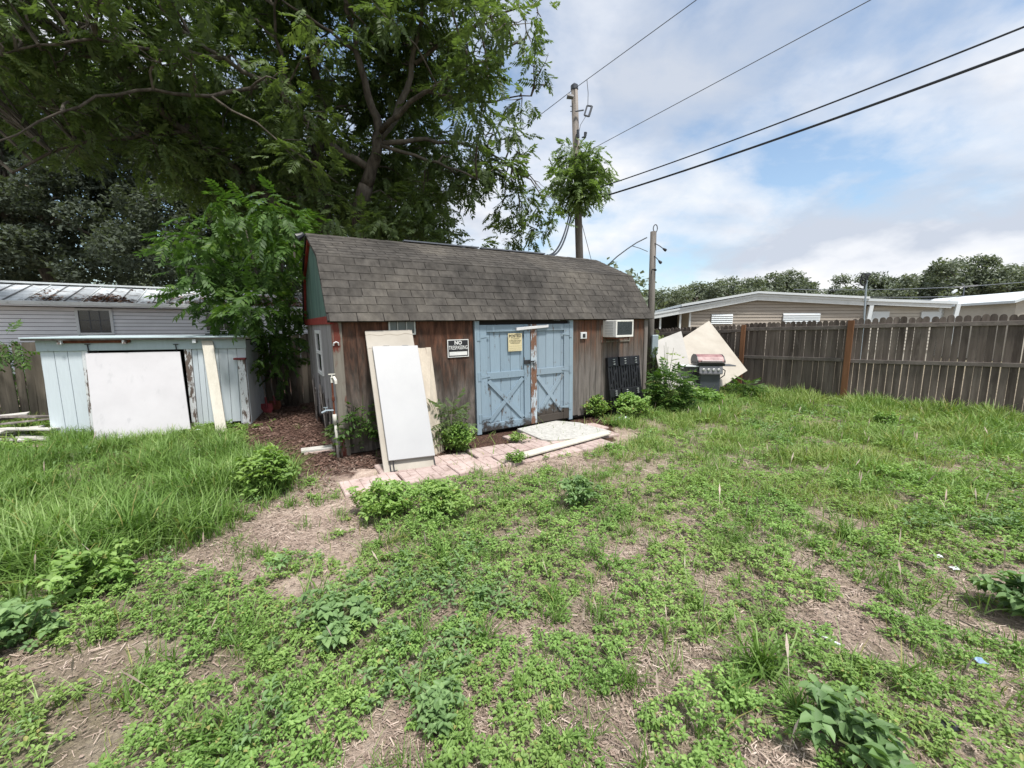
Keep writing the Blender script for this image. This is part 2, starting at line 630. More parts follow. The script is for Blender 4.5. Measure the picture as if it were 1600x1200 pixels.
M['beige'] = surf('beige', grit=0.06, c1=(0.36, 0.325, 0.275), c2=(0.43, 0.395, 0.34), scale=3.0, bump=0.05, rough=0.7, vary=0.04,
                  stain=(0.42, 0.36, 0.27), stain_amt=(0.66, 0.8), stain_scale=4)
M['beige_back'] = surf('beige_back', (0.42, 0.36, 0.29), (0.56, 0.50, 0.41), scale=5.0, stretch=(1, 1, 0.2), bump=0.3, rough=0.8)
M['cream_plank'] = surf('cream_plank', (0.48, 0.45, 0.38), (0.56, 0.53, 0.46), scale=6, stretch=(1, 1, 0.2), bump=0.2, vary=0.05)
M['white_trim'] = surf('white_trim', (0.56, 0.56, 0.56), (0.66, 0.66, 0.66), scale=8, bump=0.15, rough=0.55, vary=0.04,
                       stain=(0.36, 0.34, 0.30), stain_amt=(0.64, 0.75), stain_scale=9)
M['pvc'] = surf('pvc', (0.52, 0.50, 0.44), (0.70, 0.68, 0.62), scale=12, bump=0.1, rough=0.5, stain=(0.25, 0.12, 0.07), stain_amt=(0.62, 0.7), stain_scale=12)
M['rust'] = surf('rust', (0.09, 0.025, 0.015), (0.20, 0.075, 0.04), scale=20, bump=0.4)
M['black_plastic'] = plain('black_plastic', (0.008, 0.008, 0.010), rough=0.45, spec=0.5)
M['black_metal'] = plain('black_metal', (0.022, 0.023, 0.026), rough=0.4, spec=0.5)
M['charcoal'] = plain('charcoal', (0.055, 0.062, 0.075), rough=0.4, spec=0.5)
M['steel'] = plain('steel', (0.20, 0.20, 0.205), rough=0.45, metallic=0.6)
M['galv'] = plain('galv', (0.33, 0.39, 0.43), rough=0.5, metallic=0.3)
M['glass_dark'] = plain('glass_dark', (0.018, 0.021, 0.025), rough=0.08, spec=0.7)
M['ac_case'] = surf('ac_case', (0.66, 0.64, 0.59), (0.76, 0.75, 0.71), scale=8, bump=0.1, rough=0.5, stain=(0.33, 0.27, 0.19), stain_amt=(0.62, 0.72), stain_scale=10)
M['ac_grille'] = surf('ac_grille', (0.035, 0.04, 0.045), (0.16, 0.17, 0.175), scale=55, bump=0.5, rough=0.6, vary=0)
M['vent'] = surf('vent', (0.30, 0.32, 0.31), (0.42, 0.44, 0.42), scale=14, bump=0.2, rough=0.6)
M['vent_glass'] = plain('vent_glass', (0.10, 0.12, 0.12), rough=0.25, spec=0.5)
M['fence'] = surf('fence', (0.072, 0.058, 0.050), (0.195, 0.163, 0.142), scale=7, stretch=(1, 1, 0.10), bump=0.7, bdist=0.005, vary=0.26,
                  stain=(0.22, 0.19, 0.165), stain_amt=(0.58, 0.74), stain_scale=9, stain_stretch=(1, 1, 0.2), rough=0.92, spec=0.12)
M['fence_rail'] = surf('fence_rail', (0.10, 0.085, 0.076), (0.215, 0.187, 0.168), scale=7, stretch=(0.1, 1, 1), bump=0.6, bdist=0.004, vary=0.1)
M['fence_old'] = surf('fence_old', (0.075, 0.062, 0.048), (0.185, 0.160, 0.130), scale=7, stretch=(1, 1, 0.08), bump=0.7, bdist=0.005, vary=0.25,
                      stain=(0.04, 0.03, 0.025), stain_amt=(0.55, 0.7), stain_scale=5, stain_stretch=(1, 1, 0.15))
M['post_new'] = surf('post_new', (0.12, 0.055, 0.028), (0.21, 0.105, 0.055), scale=9, stretch=(1, 1, 0.08), bump=0.4, vary=0.05)
M['pole'] = surf('pole', (0.11, 0.095, 0.082), (0.29, 0.26, 0.235), scale=8, stretch=(1, 1, 0.04), bump=0.8, bdist=0.008, vary=0.04)
M['pole_dark'] = surf('pole_dark', (0.055, 0.048, 0.042), (0.20, 0.18, 0.16), scale=9, stretch=(1, 1, 0.05), bump=0.9, bdist=0.01, vary=0.04)
M['wire'] = plain('wire', (0.035, 0.04, 0.05), rough=0.6)
M['wire_grey'] = plain('wire_grey', (0.12, 0.13, 0.15), rough=0.5)
M['bark'] = surf('bark', (0.042, 0.034, 0.028), (0.135, 0.115, 0.095), scale=9, stretch=(1, 1, 0.3), bump=0.9, bdist=0.02, vary=0.03)
M['bark_pale'] = surf('bark_pale', (0.06, 0.052, 0.042), (0.155, 0.135, 0.112), scale=8, stretch=(1, 1, 0.4), bump=0.7, bdist=0.015, vary=0.03)
M['stem'] = plain('stem', (0.10, 0.13, 0.05), rough=0.7)
M['siding_grey'] = surf('siding_grey', (0.66, 0.67, 0.70), (0.76, 0.77, 0.80), grit=0.06, scale=1.6, bump=0.05, rough=0.6, vary=0.03)
M['siding_tan'] = surf('siding_tan', (0.34, 0.297, 0.25), (0.395, 0.35, 0.298), grit=0.06, scale=1.2, bump=0.05, rough=0.65, vary=0.03)
M['siding_cream'] = surf('siding_cream', (0.42, 0.385, 0.33), (0.50, 0.46, 0.40), grit=0.06, scale=1.2, bump=0.05, rough=0.65, vary=0.03)
M['fascia'] = surf('fascia', (0.56, 0.585, 0.585), (0.66, 0.68, 0.68), scale=4, bump=0.1, rough=0.5, vary=0.03, stain=(0.36, 0.38, 0.35),
                   stain_amt=(0.6, 0.75), stain_scale=5)
M['roof_metal'] = surf('roof_metal', (0.36, 0.39, 0.42), (0.66, 0.70, 0.73), scale=2.2, bump=0.1, rough=0.5, vary=0.2,
                       stain=(0.16, 0.15, 0.15), stain_amt=(0.53, 0.66), stain_scale=2.4, spec=0.4)
M['roof_white'] = surf('roof_white', (0.56, 0.60, 0.62), (0.66, 0.69, 0.70), grit=0.06, scale=0.6, bump=0.05, rough=0.6, vary=0.03)
M['dead_leaves'] = surf('dead_leaves', (0.12, 0.055, 0.03), (0.27, 0.15, 0.09), scale=14, bump=0.3, vary=0.3)
M['mulch_chip'] = leaf_mat('mulch_chip', (0.060, 0.034, 0.026), (0.150, 0.088, 0.066), (0.33, 0.245, 0.20), trans=0.0, scale=3, rough=0.9)
M['straw'] = leaf_mat('straw', (0.18, 0.12, 0.09), (0.48, 0.38, 0.315), (0.68, 0.59, 0.51), trans=0.0, scale=4, rough=0.9)
M['crumb'] = leaf_mat('crumb', (0.06, 0.04, 0.03), (0.27, 0.20, 0.16), (0.55, 0.47, 0.40), trans=0.0, scale=5, rough=0.9)
M['concrete'] = surf('concrete', (0.34, 0.33, 0.305), (0.50, 0.49, 0.455), scale=22, bump=0.5, rough=0.95, stain=(0.26, 0.25, 0.22), stain_amt=(0.56, 0.70), stain_scale=18)
M['paver'] = surf('paver', (0.38, 0.285, 0.255), (0.52, 0.42, 0.385), scale=7, bump=0.4, rough=0.95, vary=0.10, stain=(0.23, 0.17, 0.14), stain_amt=(0.56, 0.68), stain_scale=8)
M['board_white'] = surf('board_white', (0.46, 0.44, 0.40), (0.66, 0.64, 0.60), scale=6, bump=0.3, rough=0.85, vary=0.12,
                        stain=(0.20, 0.16, 0.12), stain_amt=(0.60, 0.70), stain_scale=6)
M['sign_white'] = plain('sign_white', (0.72, 0.72, 0.70), rough=0.5, vary=0)
M['sign_black'] = plain('sign_black', (0.022, 0.022, 0.026), rough=0.4, vary=0)
M['sign_cream'] = surf('sign_cream', (0.56, 0.48, 0.28), (0.62, 0.55, 0.35), scale=4, bump=0, rough=0.6, vary=0)
M['sign_red'] = plain('sign_red', (0.42, 0.03, 0.03), rough=0.5, vary=0)
M['lid_red'] = surf('lid_red', (0.14, 0.045, 0.047), (0.38, 0.22, 0.21), scale=7, bump=0.05, rough=0.5, spec=0.6, vary=0)
M['red_paint'] = plain('red_paint', (0.17, 0.022, 0.028), rough=0.5)
M['orange_cap'] = plain('orange_cap', (0.40, 0.15, 0.09), rough=0.6)
M['litter_blue'] = plain('litter_blue', (0.30, 0.42, 0.60), rough=0.4)
M['litter_white'] = plain('litter_white', (0.66, 0.69, 0.70), rough=0.35)

M['chinaberry'] = leaf_mat('chinaberry', (0.044, 0.070, 0.028), (0.118, 0.172, 0.060), (0.21, 0.265, 0.10), trans=0.45, scale=0.55)
M['pole_leaf'] = leaf_mat('pole_leaf', (0.055, 0.090, 0.030), (0.150, 0.220, 0.075), (0.26, 0.33, 0.13), trans=0.45, scale=1.5)
M['sapling'] = leaf_mat('sapling', (0.026, 0.058, 0.013), (0.072, 0.145, 0.028), (0.19, 0.27, 0.055), trans=0.38, scale=1.4)
M['oak_leaf'] = leaf_mat('oak_leaf', (0.036, 0.047, 0.034), (0.085, 0.105, 0.075), (0.125, 0.150, 0.11), trans=0.3, scale=0.5, rough=0.85)
M['far_leaf'] = leaf_mat('far_leaf', (0.100, 0.120, 0.090), (0.170, 0.200, 0.142), (0.22, 0.25, 0.19), trans=0.25, scale=0.15)  # distance haze is put into the leaf colour, lighter and greyer
M['weed'] = leaf_mat('weed', (0.080, 0.150, 0.034), (0.215, 0.365, 0.090), (0.40, 0.54, 0.18), trans=0.3, scale=1.8, dead=0.02, drift=0.14)
M['weed_blue'] = leaf_mat('weed_blue', (0.070, 0.135, 0.050), (0.180, 0.295, 0.110), (0.29, 0.41, 0.17), trans=0.25, scale=2.0)
M['grass'] = leaf_mat('grass', (0.050, 0.110, 0.018), (0.155, 0.275, 0.055), (0.44, 0.56, 0.25), trans=0.3, scale=1.2, dead=0.03, drift=0.06)
M['grass_pale'] = leaf_mat('grass_pale', (0.100, 0.175, 0.040), (0.225, 0.355, 0.090), (0.40, 0.48, 0.19), trans=0.3, scale=0.8, dead=0.07, drift=0.26)

# ------------------------------------------------------------------ the frames of the buildings
BARN = Fr((-2.192, 5.155, -0.03), R(31.51), R(-1.0))
BL, BW, BEAVE, BKV, BKZ, BRZ, BOV = 5.72, 3.09, 1.765, 0.50, 2.61, 3.07, 0.072
SHED = Fr((-6.90, 5.98, 0.0), R(21.8))
hA, hB = gp(0, 467, 2.5), gp(300, 474.5, 2.5)
HOUSE = Fr((hA[0], hA[1], 0), math.atan2(hB[1] - hA[1], hB[0] - hA[0]))
fA, fB, fC = gp(1190, 612), gp(1317, 627), gp(1600, 655)


# ------------------------------------------------------------------ yard survey: how much of the ground is green (0..9), 100 x 50 px cells
COVER = ["5888310124999999", "9999300333899988", "9998328999988789", "9995239987575799", "9984249983585876",
         "9986477675676465", "6999996559875476", "6669996579558673", "9988865578586753", "9986547567577754", "9987635885746956"]
CG = np.array([[int(c) for c in r] for r in COVER], float) / 9.0


def pnoise(x, y, s, seed=0.0):
    return np.array([noise.noise((a * s + seed, b * s - seed, seed)) for a, b in zip(x, y)])


def in_frame(fr, x, y, u0, u1, v0, v1):
    dx, dy = x - fr.o[0], y - fr.o[1]
    u = dx * fr.M[0, 0] + dy * fr.M[1, 0]
    v = -dx * math.sin(fr.e.z) + dy * math.cos(fr.e.z)
    return (u > u0) & (u < u1) & (v > v0) & (v < v1)


def cover(x, y):
    X, Y = to_px(x, np.maximum(y, 0.4))
    gx = np.clip((X - 50) / 100, 0, 14.999)
    gy = np.clip((Y - 675) / 50, 0, 9.999)
    i, j = gx.astype(int), gy.astype(int)
    a, b = gx - i, gy - j
    c = CG[j, i] * (1 - a) * (1 - b) + CG[j, i + 1] * a * (1 - b) + CG[j + 1, i] * (1 - a) * b + CG[j + 1, i + 1] * a * b
    far = Y < 660
    c = np.where(far & (X > 985), 0.95, c)
    c = np.where(far & (X < 985), 0.06, c)
    c = np.where((X > 385) & (X < 570) & (Y < 745), 0.03, c)
    c = np.where((X < 60) & (Y < 690), 0.6, c)
    return c


def red_mulch(x, y):
    """share of dark red mulch: round both sheds"""
    X, Y = to_px(x, np.maximum(y, 0.4))
    m = np.where((X > 150) & (X < 560) & (Y < 770), 1.0, 0.0)
    m = np.maximum(m, np.where((X > 540) & (X < 960) & (Y < 735 - (X - 540) * 0.10), 1.0, 0.0))
    m = np.where((X < 560) & (Y > 700), np.clip((790 - Y) / 90, 0, 1) * m, m)
    return m


def keep_clear(x, y):
    k = in_frame(BARN, x, y, -0.02, BL + 0.05, -0.02, BW + 0.3)
    k |= in_frame(SHED, x, y, -0.02, 2.6, -0.04, 1.6)
    k |= (x - fB[0]) * (fC[1] - fB[1]) - (y - fB[1]) * (fC[0] - fB[0]) < -0.0
    return k


# ------------------------------------------------------------------ ground
def ground_z(x, y):
    return 0.018 * np.sin(x * 1.3 + 0.7 * y) * np.cos(y * 0.9 - 0.4 * x) + 0.008 * np.sin(x * 4.1) * np.cos(y * 3.7)


far_ax = np.array([3000, 1200, 500, 200, 90, 50, 30, 20])
xs = np.concatenate([-far_ax, np.arange(-12, 14.01, 0.10), far_ax[::-1]])
ys = np.concatenate([-far_ax[:7], np.arange(-4, 0.2, 0.5), np.arange(0.4, 13.01, 0.09), far_ax[::-1]])
GX, GY = np.meshgrid(xs, ys)
gx, gy = GX.ravel(), GY.ravel()
near = (np.abs(gx) < 15) & (gy > -4.5) & (gy < 14)
gz = np.where(near, ground_z(gx, gy), 0.0) - 0.012
gz = gz + np.where(near, 0.010 * RNG.standard_normal(len(gx)) * 0.35, 0)
nx, ny = len(xs), len(ys)
I = np.arange(nx * ny).reshape(ny, nx)
Q = np.stack([I[:-1, :-1], I[:-1, 1:], I[1:, 1:], I[1:, :-1]], axis=-1).reshape(-1, 4)

m, t, p, o = new_mat('ground')
a1 = N(t, 'ShaderNodeAttribute', attribute_name='mulch')
a2 = N(t, 'ShaderNodeAttribute', attribute_name='green')
c = N(t, 'ShaderNodeTexCoord')
nb = N(t, 'ShaderNodeTexNoise', i_Scale=1.5, i_Detail=8.0, i_Roughness=0.65)
nf = N(t, 'ShaderNodeTexNoise', i_Scale=38.0, i_Detail=7.0, i_Roughness=0.7)
nm = N(t, 'ShaderNodeTexNoise', i_Scale=7.0, i_Detail=9.0, i_Roughness=0.72, i_Distortion=0.6)
ng = N(t, 'ShaderNodeTexNoise', i_Scale=130.0, i_Detail=4.0, i_Roughness=0.7)
nv = N(t, 'ShaderNodeTexVoronoi', feature='DISTANCE_TO_EDGE', i_Scale=60.0)
for q in (nb, nf, nm, ng, nv):
    L(t, c, 'Object', q, 'Vector')
sand = ramp(t, [(0.36, (0.21, 0.15, 0.125)), (0.5, (0.47, 0.36, 0.30)), (0.64, (0.66, 0.54, 0.46))])
mixn = mth(t, 'ADD', mth(t, 'MULTIPLY', nb.outputs[0], 0.45), mth(t, 'MULTIPLY', nm.outputs[0], 0.55))
t.links.new(mixn, sand.inputs[0])
mul = ramp(t, [(0.35, (0.032, 0.019, 0.015)), (0.6, (0.110, 0.064, 0.048)), (0.75, (0.20, 0.14, 0.11))])
L(t, nf, 0, mul, 0)
grn = ramp(t, [(0.35, (0.035, 0.045, 0.018)), (0.6, (0.10, 0.105, 0.045)), (0.75, (0.19, 0.16, 0.09))])
L(t, nf, 0, grn, 0)
mA = N(t, 'ShaderNodeMix', data_type='RGBA')
t.links.new(mth(t, 'MULTIPLY', a2.outputs['Fac'], 0.8), mA.inputs[0])
L(t, sand, 0, mA, 6)
L(t, grn, 0, mA, 7)
mB = N(t, 'ShaderNodeMix', data_type='RGBA')
edge = ramp(t, [(0.40, 0.0), (0.60, 1.0)])
t.links.new(mth(t, 'ADD', mth(t, 'MULTIPLY', a1.outputs['Fac'], 0.8), mth(t, 'SUBTRACT', mth(t, 'MULTIPLY', nm.outputs[0], 0.6), 0.2)), edge.inputs[0])
L(t, edge, 0, mB, 0)
L(t, mA, 2, mB, 6)
L(t, mul, 0, mB, 7)
fs = N(t, 'ShaderNodeVectorMath', operation='SCALE')
L(t, mB, 2, fs, 0)
gk = mth(t, 'ADD', mth(t, 'MULTIPLY', nf.outputs[0], 1.3), mth(t, 'MULTIPLY', ng.outputs[0], 1.5))
gk = mth(t, 'SUBTRACT', gk, 0.42)
t.links.new(gk, fs.inputs['Scale'])
L(t, fs, 0, p, 'Base Color')
p.inputs['Roughness'].default_value = 0.97
p.inputs['Specular IOR Level'].default_value = 0.1
b = N(t, 'ShaderNodeBump', i_Strength=0.9, i_Distance=0.02)
t.links.new(mth(t, 'ADD', mth(t, 'ADD', nf.outputs[0], mth(t, 'MULTIPLY', ng.outputs[0], 0.4)), mth(t, 'MULTIPLY', nm.outputs[0], 1.2)), b.inputs['Height'])
L(t, b, 0, p, 'Normal')
M['ground'] = m
me = np_mesh('ground', np.stack([gx, gy, gz], 1), Q, M['ground'], smooth=True)
am = me.attributes.new('mulch', 'FLOAT', 'POINT')
am.data.foreach_set('value', np.where(near & (gy > 0.4), red_mulch(gx, gy), 0.0).astype(np.float32))
ag = me.attributes.new('green', 'FLOAT', 'POINT')
ag.data.foreach_set('value', np.where(near & (gy > 0.4), cover(gx, gy) * 0.75, 0.9).astype(np.float32))
g = bpy.data.objects.new('ground', me)
col.objects.link(g)
tag(g, 'sandy backyard ground with patches of bare dirt, straw and dark red mulch', kind='structure')

# ------------------------------------------------------------------ red and grey barn shed
barn = thing('barn_shed', 'weathered brown barn shaped shed with grey shingle gambrel roof and blue doors', 'shed', BARN.o, BARN.e)
uD0 = BARN.f(743, 590)[0]
uD1 = BARN.f(888, 590)[0]
uM = BARN.f(828, 590)[0]
ZT = 1.75
# back-up boxes (dark inside of the walls)
MB().box(0.03, BL - 0.03, 0.035, BW - 0.03, 0.0, 1.74).build('wall_core', M['dark'], barn)
# front: plywood sheets left of the doors, each a panel with shallow grooves lower down
u = 0.09
w_ = (uD0 - 0.02 - u) / 11
for k in range(11):
    top = ZT + 0.03
    MB().box(u + k * w_ + 0.0012, u + (k + 1) * w_ - 0.0012, 0.0, 0.034, 0.03 + random.uniform(0, 0.03), top).build('siding_board', M['wall_ply'], barn)
u0, u1 = uD1 + 0.085, BL - 0.1
nb_ = 13
for k in range(nb_):
    a, b_ = u0 + (u1 - u0) * k / nb_, u0 + (u1 - u0) * (k + 1) / nb_
    MB().box(a + 0.0035, b_ - 0.0035, random.uniform(-0.002, 0.001), 0.034, 0.03 + random.uniform(0, 0.06), ZT + 0.03).build('siding_board', M['wall_grooved'], barn)
MB().box(BL - 0.1, BL - 0.004, -0.022, 0.034, 0.0, ZT + 0.03).build('corner_board', M['grey_wood'], barn, 0.004)
MB().box(-0.035, 0.088, -0.030, 0.0, -0.02, ZT + 0.03).build('corner_board', M['corner_post'], barn, 0.005)
MB().box(-0.02, 0.0, 0.0, 0.10, 0.25, ZT + 0.03).build('corner_board', M['corner_post'], barn, 0.004)
# right end wall, plain
MB().box(BL - 0.029, BL, 0.0, BW, 0.0, ZT).build('end_wall', M['wall_grooved'], barn)
MB().box(0.0, BL, BW - 0.029, BW, 0.0, ZT).build('back_wall', M['wall_grooved'], barn)
# left end wall: vertical boards, rotten and broken at the foot of the far half
ne = 15
for k in range(ne):
    a, b_ = 0.102 + (BW - 0.102) * k / ne, 0.102 + (BW - 0.102) * (k + 1) / ne
    if k > 2:
        z0 = random.uniform(0.15, 1.05)
        z1 = z0 + random.uniform(-0.3, 0.3)
    else:
        z0, z1 = 0.02, 0.05
    z1 = max(z1, 0.02)
    mb = MB()
    mid = (a + b_) / 2
    mb.prism([(a + 0.002, z0), (mid, min(z0, z1) - 0.05 if k > 3 else z0), (b_ - 0.003, z1), (b_ - 0.003, ZT), (a + 0.002, ZT)], 0, -0.016, 0.004)
    mb.build('siding_board', M['end_wood'], barn)
for k in range(11):     # splintered pieces hanging and leaning at the broken foot
    v = random.uniform(0.7, 2.9)
    z = random.uniform(0.25, 0.85)
    l = random.uniform(0.35, 0.8)
    a = random.uniform(-0.75, 0.75)
    c_, s_ = math.cos(a), math.sin(a)
    mb = MB()
    w2 = random.uniform(0.015, 0.04)
    pts = [(v - w2 * c_, z - w2 * s_), (v + w2 * c_, z + w2 * s_), (v + w2 * 0.4 * c_ + l * s_, z + w2 * s_ - l * c_), (v - w2 * 0.7 * c_ + l * s_ * 0.9, z - w2 * s_ - l * c_ * 0.9)]
    pts = [(q[0], max(q[1], -0.02)) for q in pts]
    x_ = -0.02 - 0.012 * (k % 4)
    mb.prism(pts, 0, x_ - 0.011, x_)
    mb.build('splintered_board', M['grey_wood'], barn)
# gable
gab = [(0.0, ZT + 0.06), (BKV, BKZ), (BW / 2, BRZ - 0.03), (BW - BKV, BKZ), (BW, ZT + 0.06)]
gm = MB()
ngab = 13
cuts = sorted([BW * k / ngab for k in range(ngab + 1)])


def gz_(v):
    for (v0, z0), (v1, z1) in zip(gab[:-1], gab[1:]):
        if v0 <= v <= v1:
            return z0 + (z1 - z0) * (v - v0) / (v1 - v0)
    return ZT + 0.06


for k in range(ngab):
    a, b_ = cuts[k] + 0.002, cuts[k + 1] - 0.002
    pts = [(a, ZT + 0.075), (b_, ZT + 0.075), (b_, max(gz_(b_) - 0.01, ZT + 0.08))]
    for (v0, z0) in gab[1:-1][::-1]:
        if a < v0 < b_:
            pts.append((v0, z0 - 0.01))
    pts.append((a, max(gz_(a) - 0.01, ZT + 0.08)))
    MB().prism(pts, 0, -0.014, 0.0).build('gable_board', M['gable_green'], barn)
MB().prism([(q[0], q[1] - 0.012) for q in gab], 0, BL - 0.02, BL).build('gable_end', M['gable_green'], barn)
MB().box(-0.045, -0.002, -0.032, BW + 0.07, ZT - 0.03, ZT + 0.074).build('red_band', M['red_trim'], barn, 0.004)


def rake(v0, z0, v1, z1, wd=0.085):
    d = np.array([v1 - v0, z1 - z0])
    d = d / np.linalg.norm(d)
    n = np.array([d[1], -d[0]]) * (wd if v0 < BW / 2 else wd)
    if v0 >= BW / 2:
        n = n
    return MB().prism([(v0, z0), (v1, z1), (v1 + n[0], z1 + n[1]), (v0 + n[0], z0 + n[1])], 0, -0.052, -0.016)


rk = [(BKV - 0.02, BKZ - 0.02), (BW / 2, BRZ - 0.035), (BW - BKV + 0.02, BKZ - 0.02), (BW + BOV, BEAVE + 0.02)]
for (a, b_) in zip(rk[:-1], rk[1:]):
    rake(a[0], a[1], b_[0], b_[1], 0.055).build('rake_trim', M['red_trim'], barn)
# roof deck with shingles
OH0, OH1 = 0.075, 0.075
prof = [(-BOV, BEAVE), (BKV, BKZ), (BW / 2, BRZ), (BW - BKV, BKZ), (BW + BOV, BEAVE)]
deck = MB()
T_ = 0.02
up = [(v, z) for v, z in prof]
dn = [(v * 1.0 + (0.02 if v < BW / 2 else -0.02 if v > BW / 2 else 0), z - T_ - 0.004) for v, z in prof]
for i in range(4):
    deck.prism([up[i], up[i + 1], dn[i + 1], dn[i]], 0, -OH0, BL + OH1)
roof = deck.build('roof', M['dark'], barn)
protos = []
TW = 0.330
for k in range(5):
    mb = MB()
    wj = [random.uniform(-0.003, 0.003) for _ in range(4)]
    mb.hexa([(0.004 + wj[0], -0.006, 0.0), (TW - 0.004 + wj[1], -0.006 + wj[2] * 2, 0.0), (TW - 0.004, 0.165, -0.003), (0.004, 0.165, -0.003),
             (0.006 + wj[0], -0.004, 0.0075), (TW - 0.006 + wj[1], -0.004 + wj[2] * 2, 0.0075), (TW - 0.004, 0.165, 0.0035), (0.004, 0.165, 0.0035)])
    protos.append(mb.mesh('shingle', M['shingle']))
half_protos = {}


def shingle_rows(v0, z0, v1, z1, rows, seed):
    rr = random.Random(seed)
    ln = math.hypot(v1 - v0, z1 - z0)
    slope = math.atan2(z1 - z0, v1 - v0)
    expo = ln / rows
    tot = BL + OH0 + OH1
    for r_ in range(rows):
        off = (r_ % 2) * TW / 2 + rr.uniform(-0.03, 0.03)
        x = -OH0 - off
        d = r_ * expo
        while x < BL + OH1 - 0.03:
            x0, x1 = max(x, -OH0 - 0.004 * rr.random()), min(x + TW, BL + OH1 + 0.006 * rr.random())
            if x1 - x0 > 0.05:
                s = (x1 - x0) / TW
                o = place('shingle', rr.choice(protos), roof,
                          (x0, v0 + d * math.cos(slope) - 0.003 * math.sin(slope), z0 + d * math.sin(slope) + 0.003),
                          (slope - 0.018 + rr.uniform(-0.01, 0.012), 0, rr.uniform(-0.006, 0.006)), (s, expo / 0.143, 1))
            x += TW


shingle_rows(-BOV - 0.012, BEAVE - 0.012, BKV, BKZ, 8, 1)
shingle_rows(BKV, BKZ, BW / 2, BRZ, 8, 2)
back = MB()
for i, (a, b_) in enumerate(((3, 2), (4, 3))):
    (va, za), (vb, zb) = prof[a], prof[b_]
    for r_ in range(8):
        f0, f1 = r_ / 8, (r_ + 1) / 8
        p0 = (va + (vb - va) * f0, za + (zb - za) * f0)
        p1 = (va + (vb - va) * f1, za + (zb - za) * f1)
        back.hexa([(-OH0, p0[0], p0[1] + 0.002), (BL + OH1, p0[0], p0[1] + 0.002), (BL + OH1, p1[0], p1[1]), (-OH0, p1[0], p1[1]),
                   (-OH0, p0[0], p0[1] + 0.011), (BL + OH1, p0[0], p0[1] + 0.011), (BL + OH1, p1[0], p1[1] + 0.006), (-OH0, p1[0], p1[1] + 0.006)])
bs = back.build('back_slope', M['shingle'], barn)
bs['kind'] = 'stuff'
# ridge: cap pieces, a loose dark flashing strip
for k in range(20):
    x = -OH0 + k * 0.296
    mb = MB()
    for sgn in (-1, 1):
        mb.hexa([(x, BW / 2, BRZ + 0.010), (x + 0.31, BW / 2, BRZ + 0.006), (x + 0.31, BW / 2 + sgn * 0.11, BRZ - 0.040), (x, BW / 2 + sgn * 0.11, BRZ - 0.036),
                 (x, BW / 2, BRZ + 0.020), (x + 0.31, BW / 2, BRZ + 0.014), (x + 0.31, BW / 2 + sgn * 0.11, BRZ - 0.032), (x, BW / 2 + sgn * 0.11, BRZ - 0.028)])
    if x < BL + OH1 - 0.25:
        mb.build('ridge_cap', M['shingle'], roof)
uR0 = BARN.f(630, 381, BW / 2)[0]
uR1 = BARN.f(850, 400, BW / 2)[0]
MB().box(uR0, (uR0 + uR1) / 2 - 0.05, BW / 2 - 0.05, BW / 2 + 0.04, BRZ + 0.025, BRZ + 0.045).box((uR0 + uR1) / 2, uR1, BW / 2 - 0.045, BW / 2 + 0.04, BRZ + 0.022, BRZ + 0.044).build('ridge_flashing', M['wire_grey'], barn)
# small vent / window high in the plywood
a, b_ = BARN.f(606, 500)[0], BARN.f(648, 500)[0]
zl = BARN.f(640, 523)[1]
vt = MB()
for (x0, x1, z0, z1) in ((a, b_, zl, zl + 0.018), (a, a + 0.02, zl, ZT), (b_ - 0.02, b_, zl, ZT)):
    vt.box(x0, x1, -0.02, -0.001, z0, z1)
w3 = (b_ - a) / 3
for k in (1, 2):
    vt.box(a + w3 * k - 0.006, a + w3 * k + 0.006, -0.018, -0.001, zl + 0.018, ZT)
vt = vt.build('vent_frame', M['vent'], barn)
for k in range(3):
    MB().box(a + w3 * k + 0.012, a + w3 * (k + 1) - 0.012, -0.008, -0.002, zl + 0.02, ZT).build('vent_pane', M['vent_glass'], vt)
# narrow white window in the left end wall
v0, z1 = BARN.side(501, 518, -0.02)
v1 = BARN.side(493.5, 518, -0.02)[0]
z0 = BARN.side(507, 588, -0.02)[1]
z1 = BARN.side(497, 516, -0.02)[1]
fw = MB()
t_ = 0.05
for (a, b_, c_, d_) in ((v0, v0 + t_, z0, z1), (v1 - t_, v1, z0, z1), (v0 + t_, v1 - t_, z0, z0 + t_), (v0 + t_, v1 - t_, z1 - t_, z1),
                        (v0 + t_, v1 - t_, (z0 + z1) / 2 - 0.02, (z0 + z1) / 2 + 0.025)):
    fw.box(-0.040, -0.017, a, b_, c_, d_)
fw = fw.build('window_frame', M['white_trim'], barn)
for c_, d_ in ((z0 + t_, (z0 + z1) / 2 - 0.02), ((z0 + z1) / 2 + 0.025, z1 - t_)):
    MB().box(-0.024, -0.018, v0 + t_, v1 - t_, c_, d_).build('pane', M['glass_dark'], fw)

# the double door
zt = BARN.f(800, 507)[1]
MB().box(uD0 - 0.004, uD0 + 0.075, -0.026, 0.034, 0.0, ZT + 0.03).build('door_jamb', M['frame_blue'], barn, 0.003)
MB().box(uD1 + 0.002, uD1 + 0.083, -0.026, 0.034, 0.0, ZT + 0.03).build('door_jamb', M['frame_blue'], barn, 0.003)


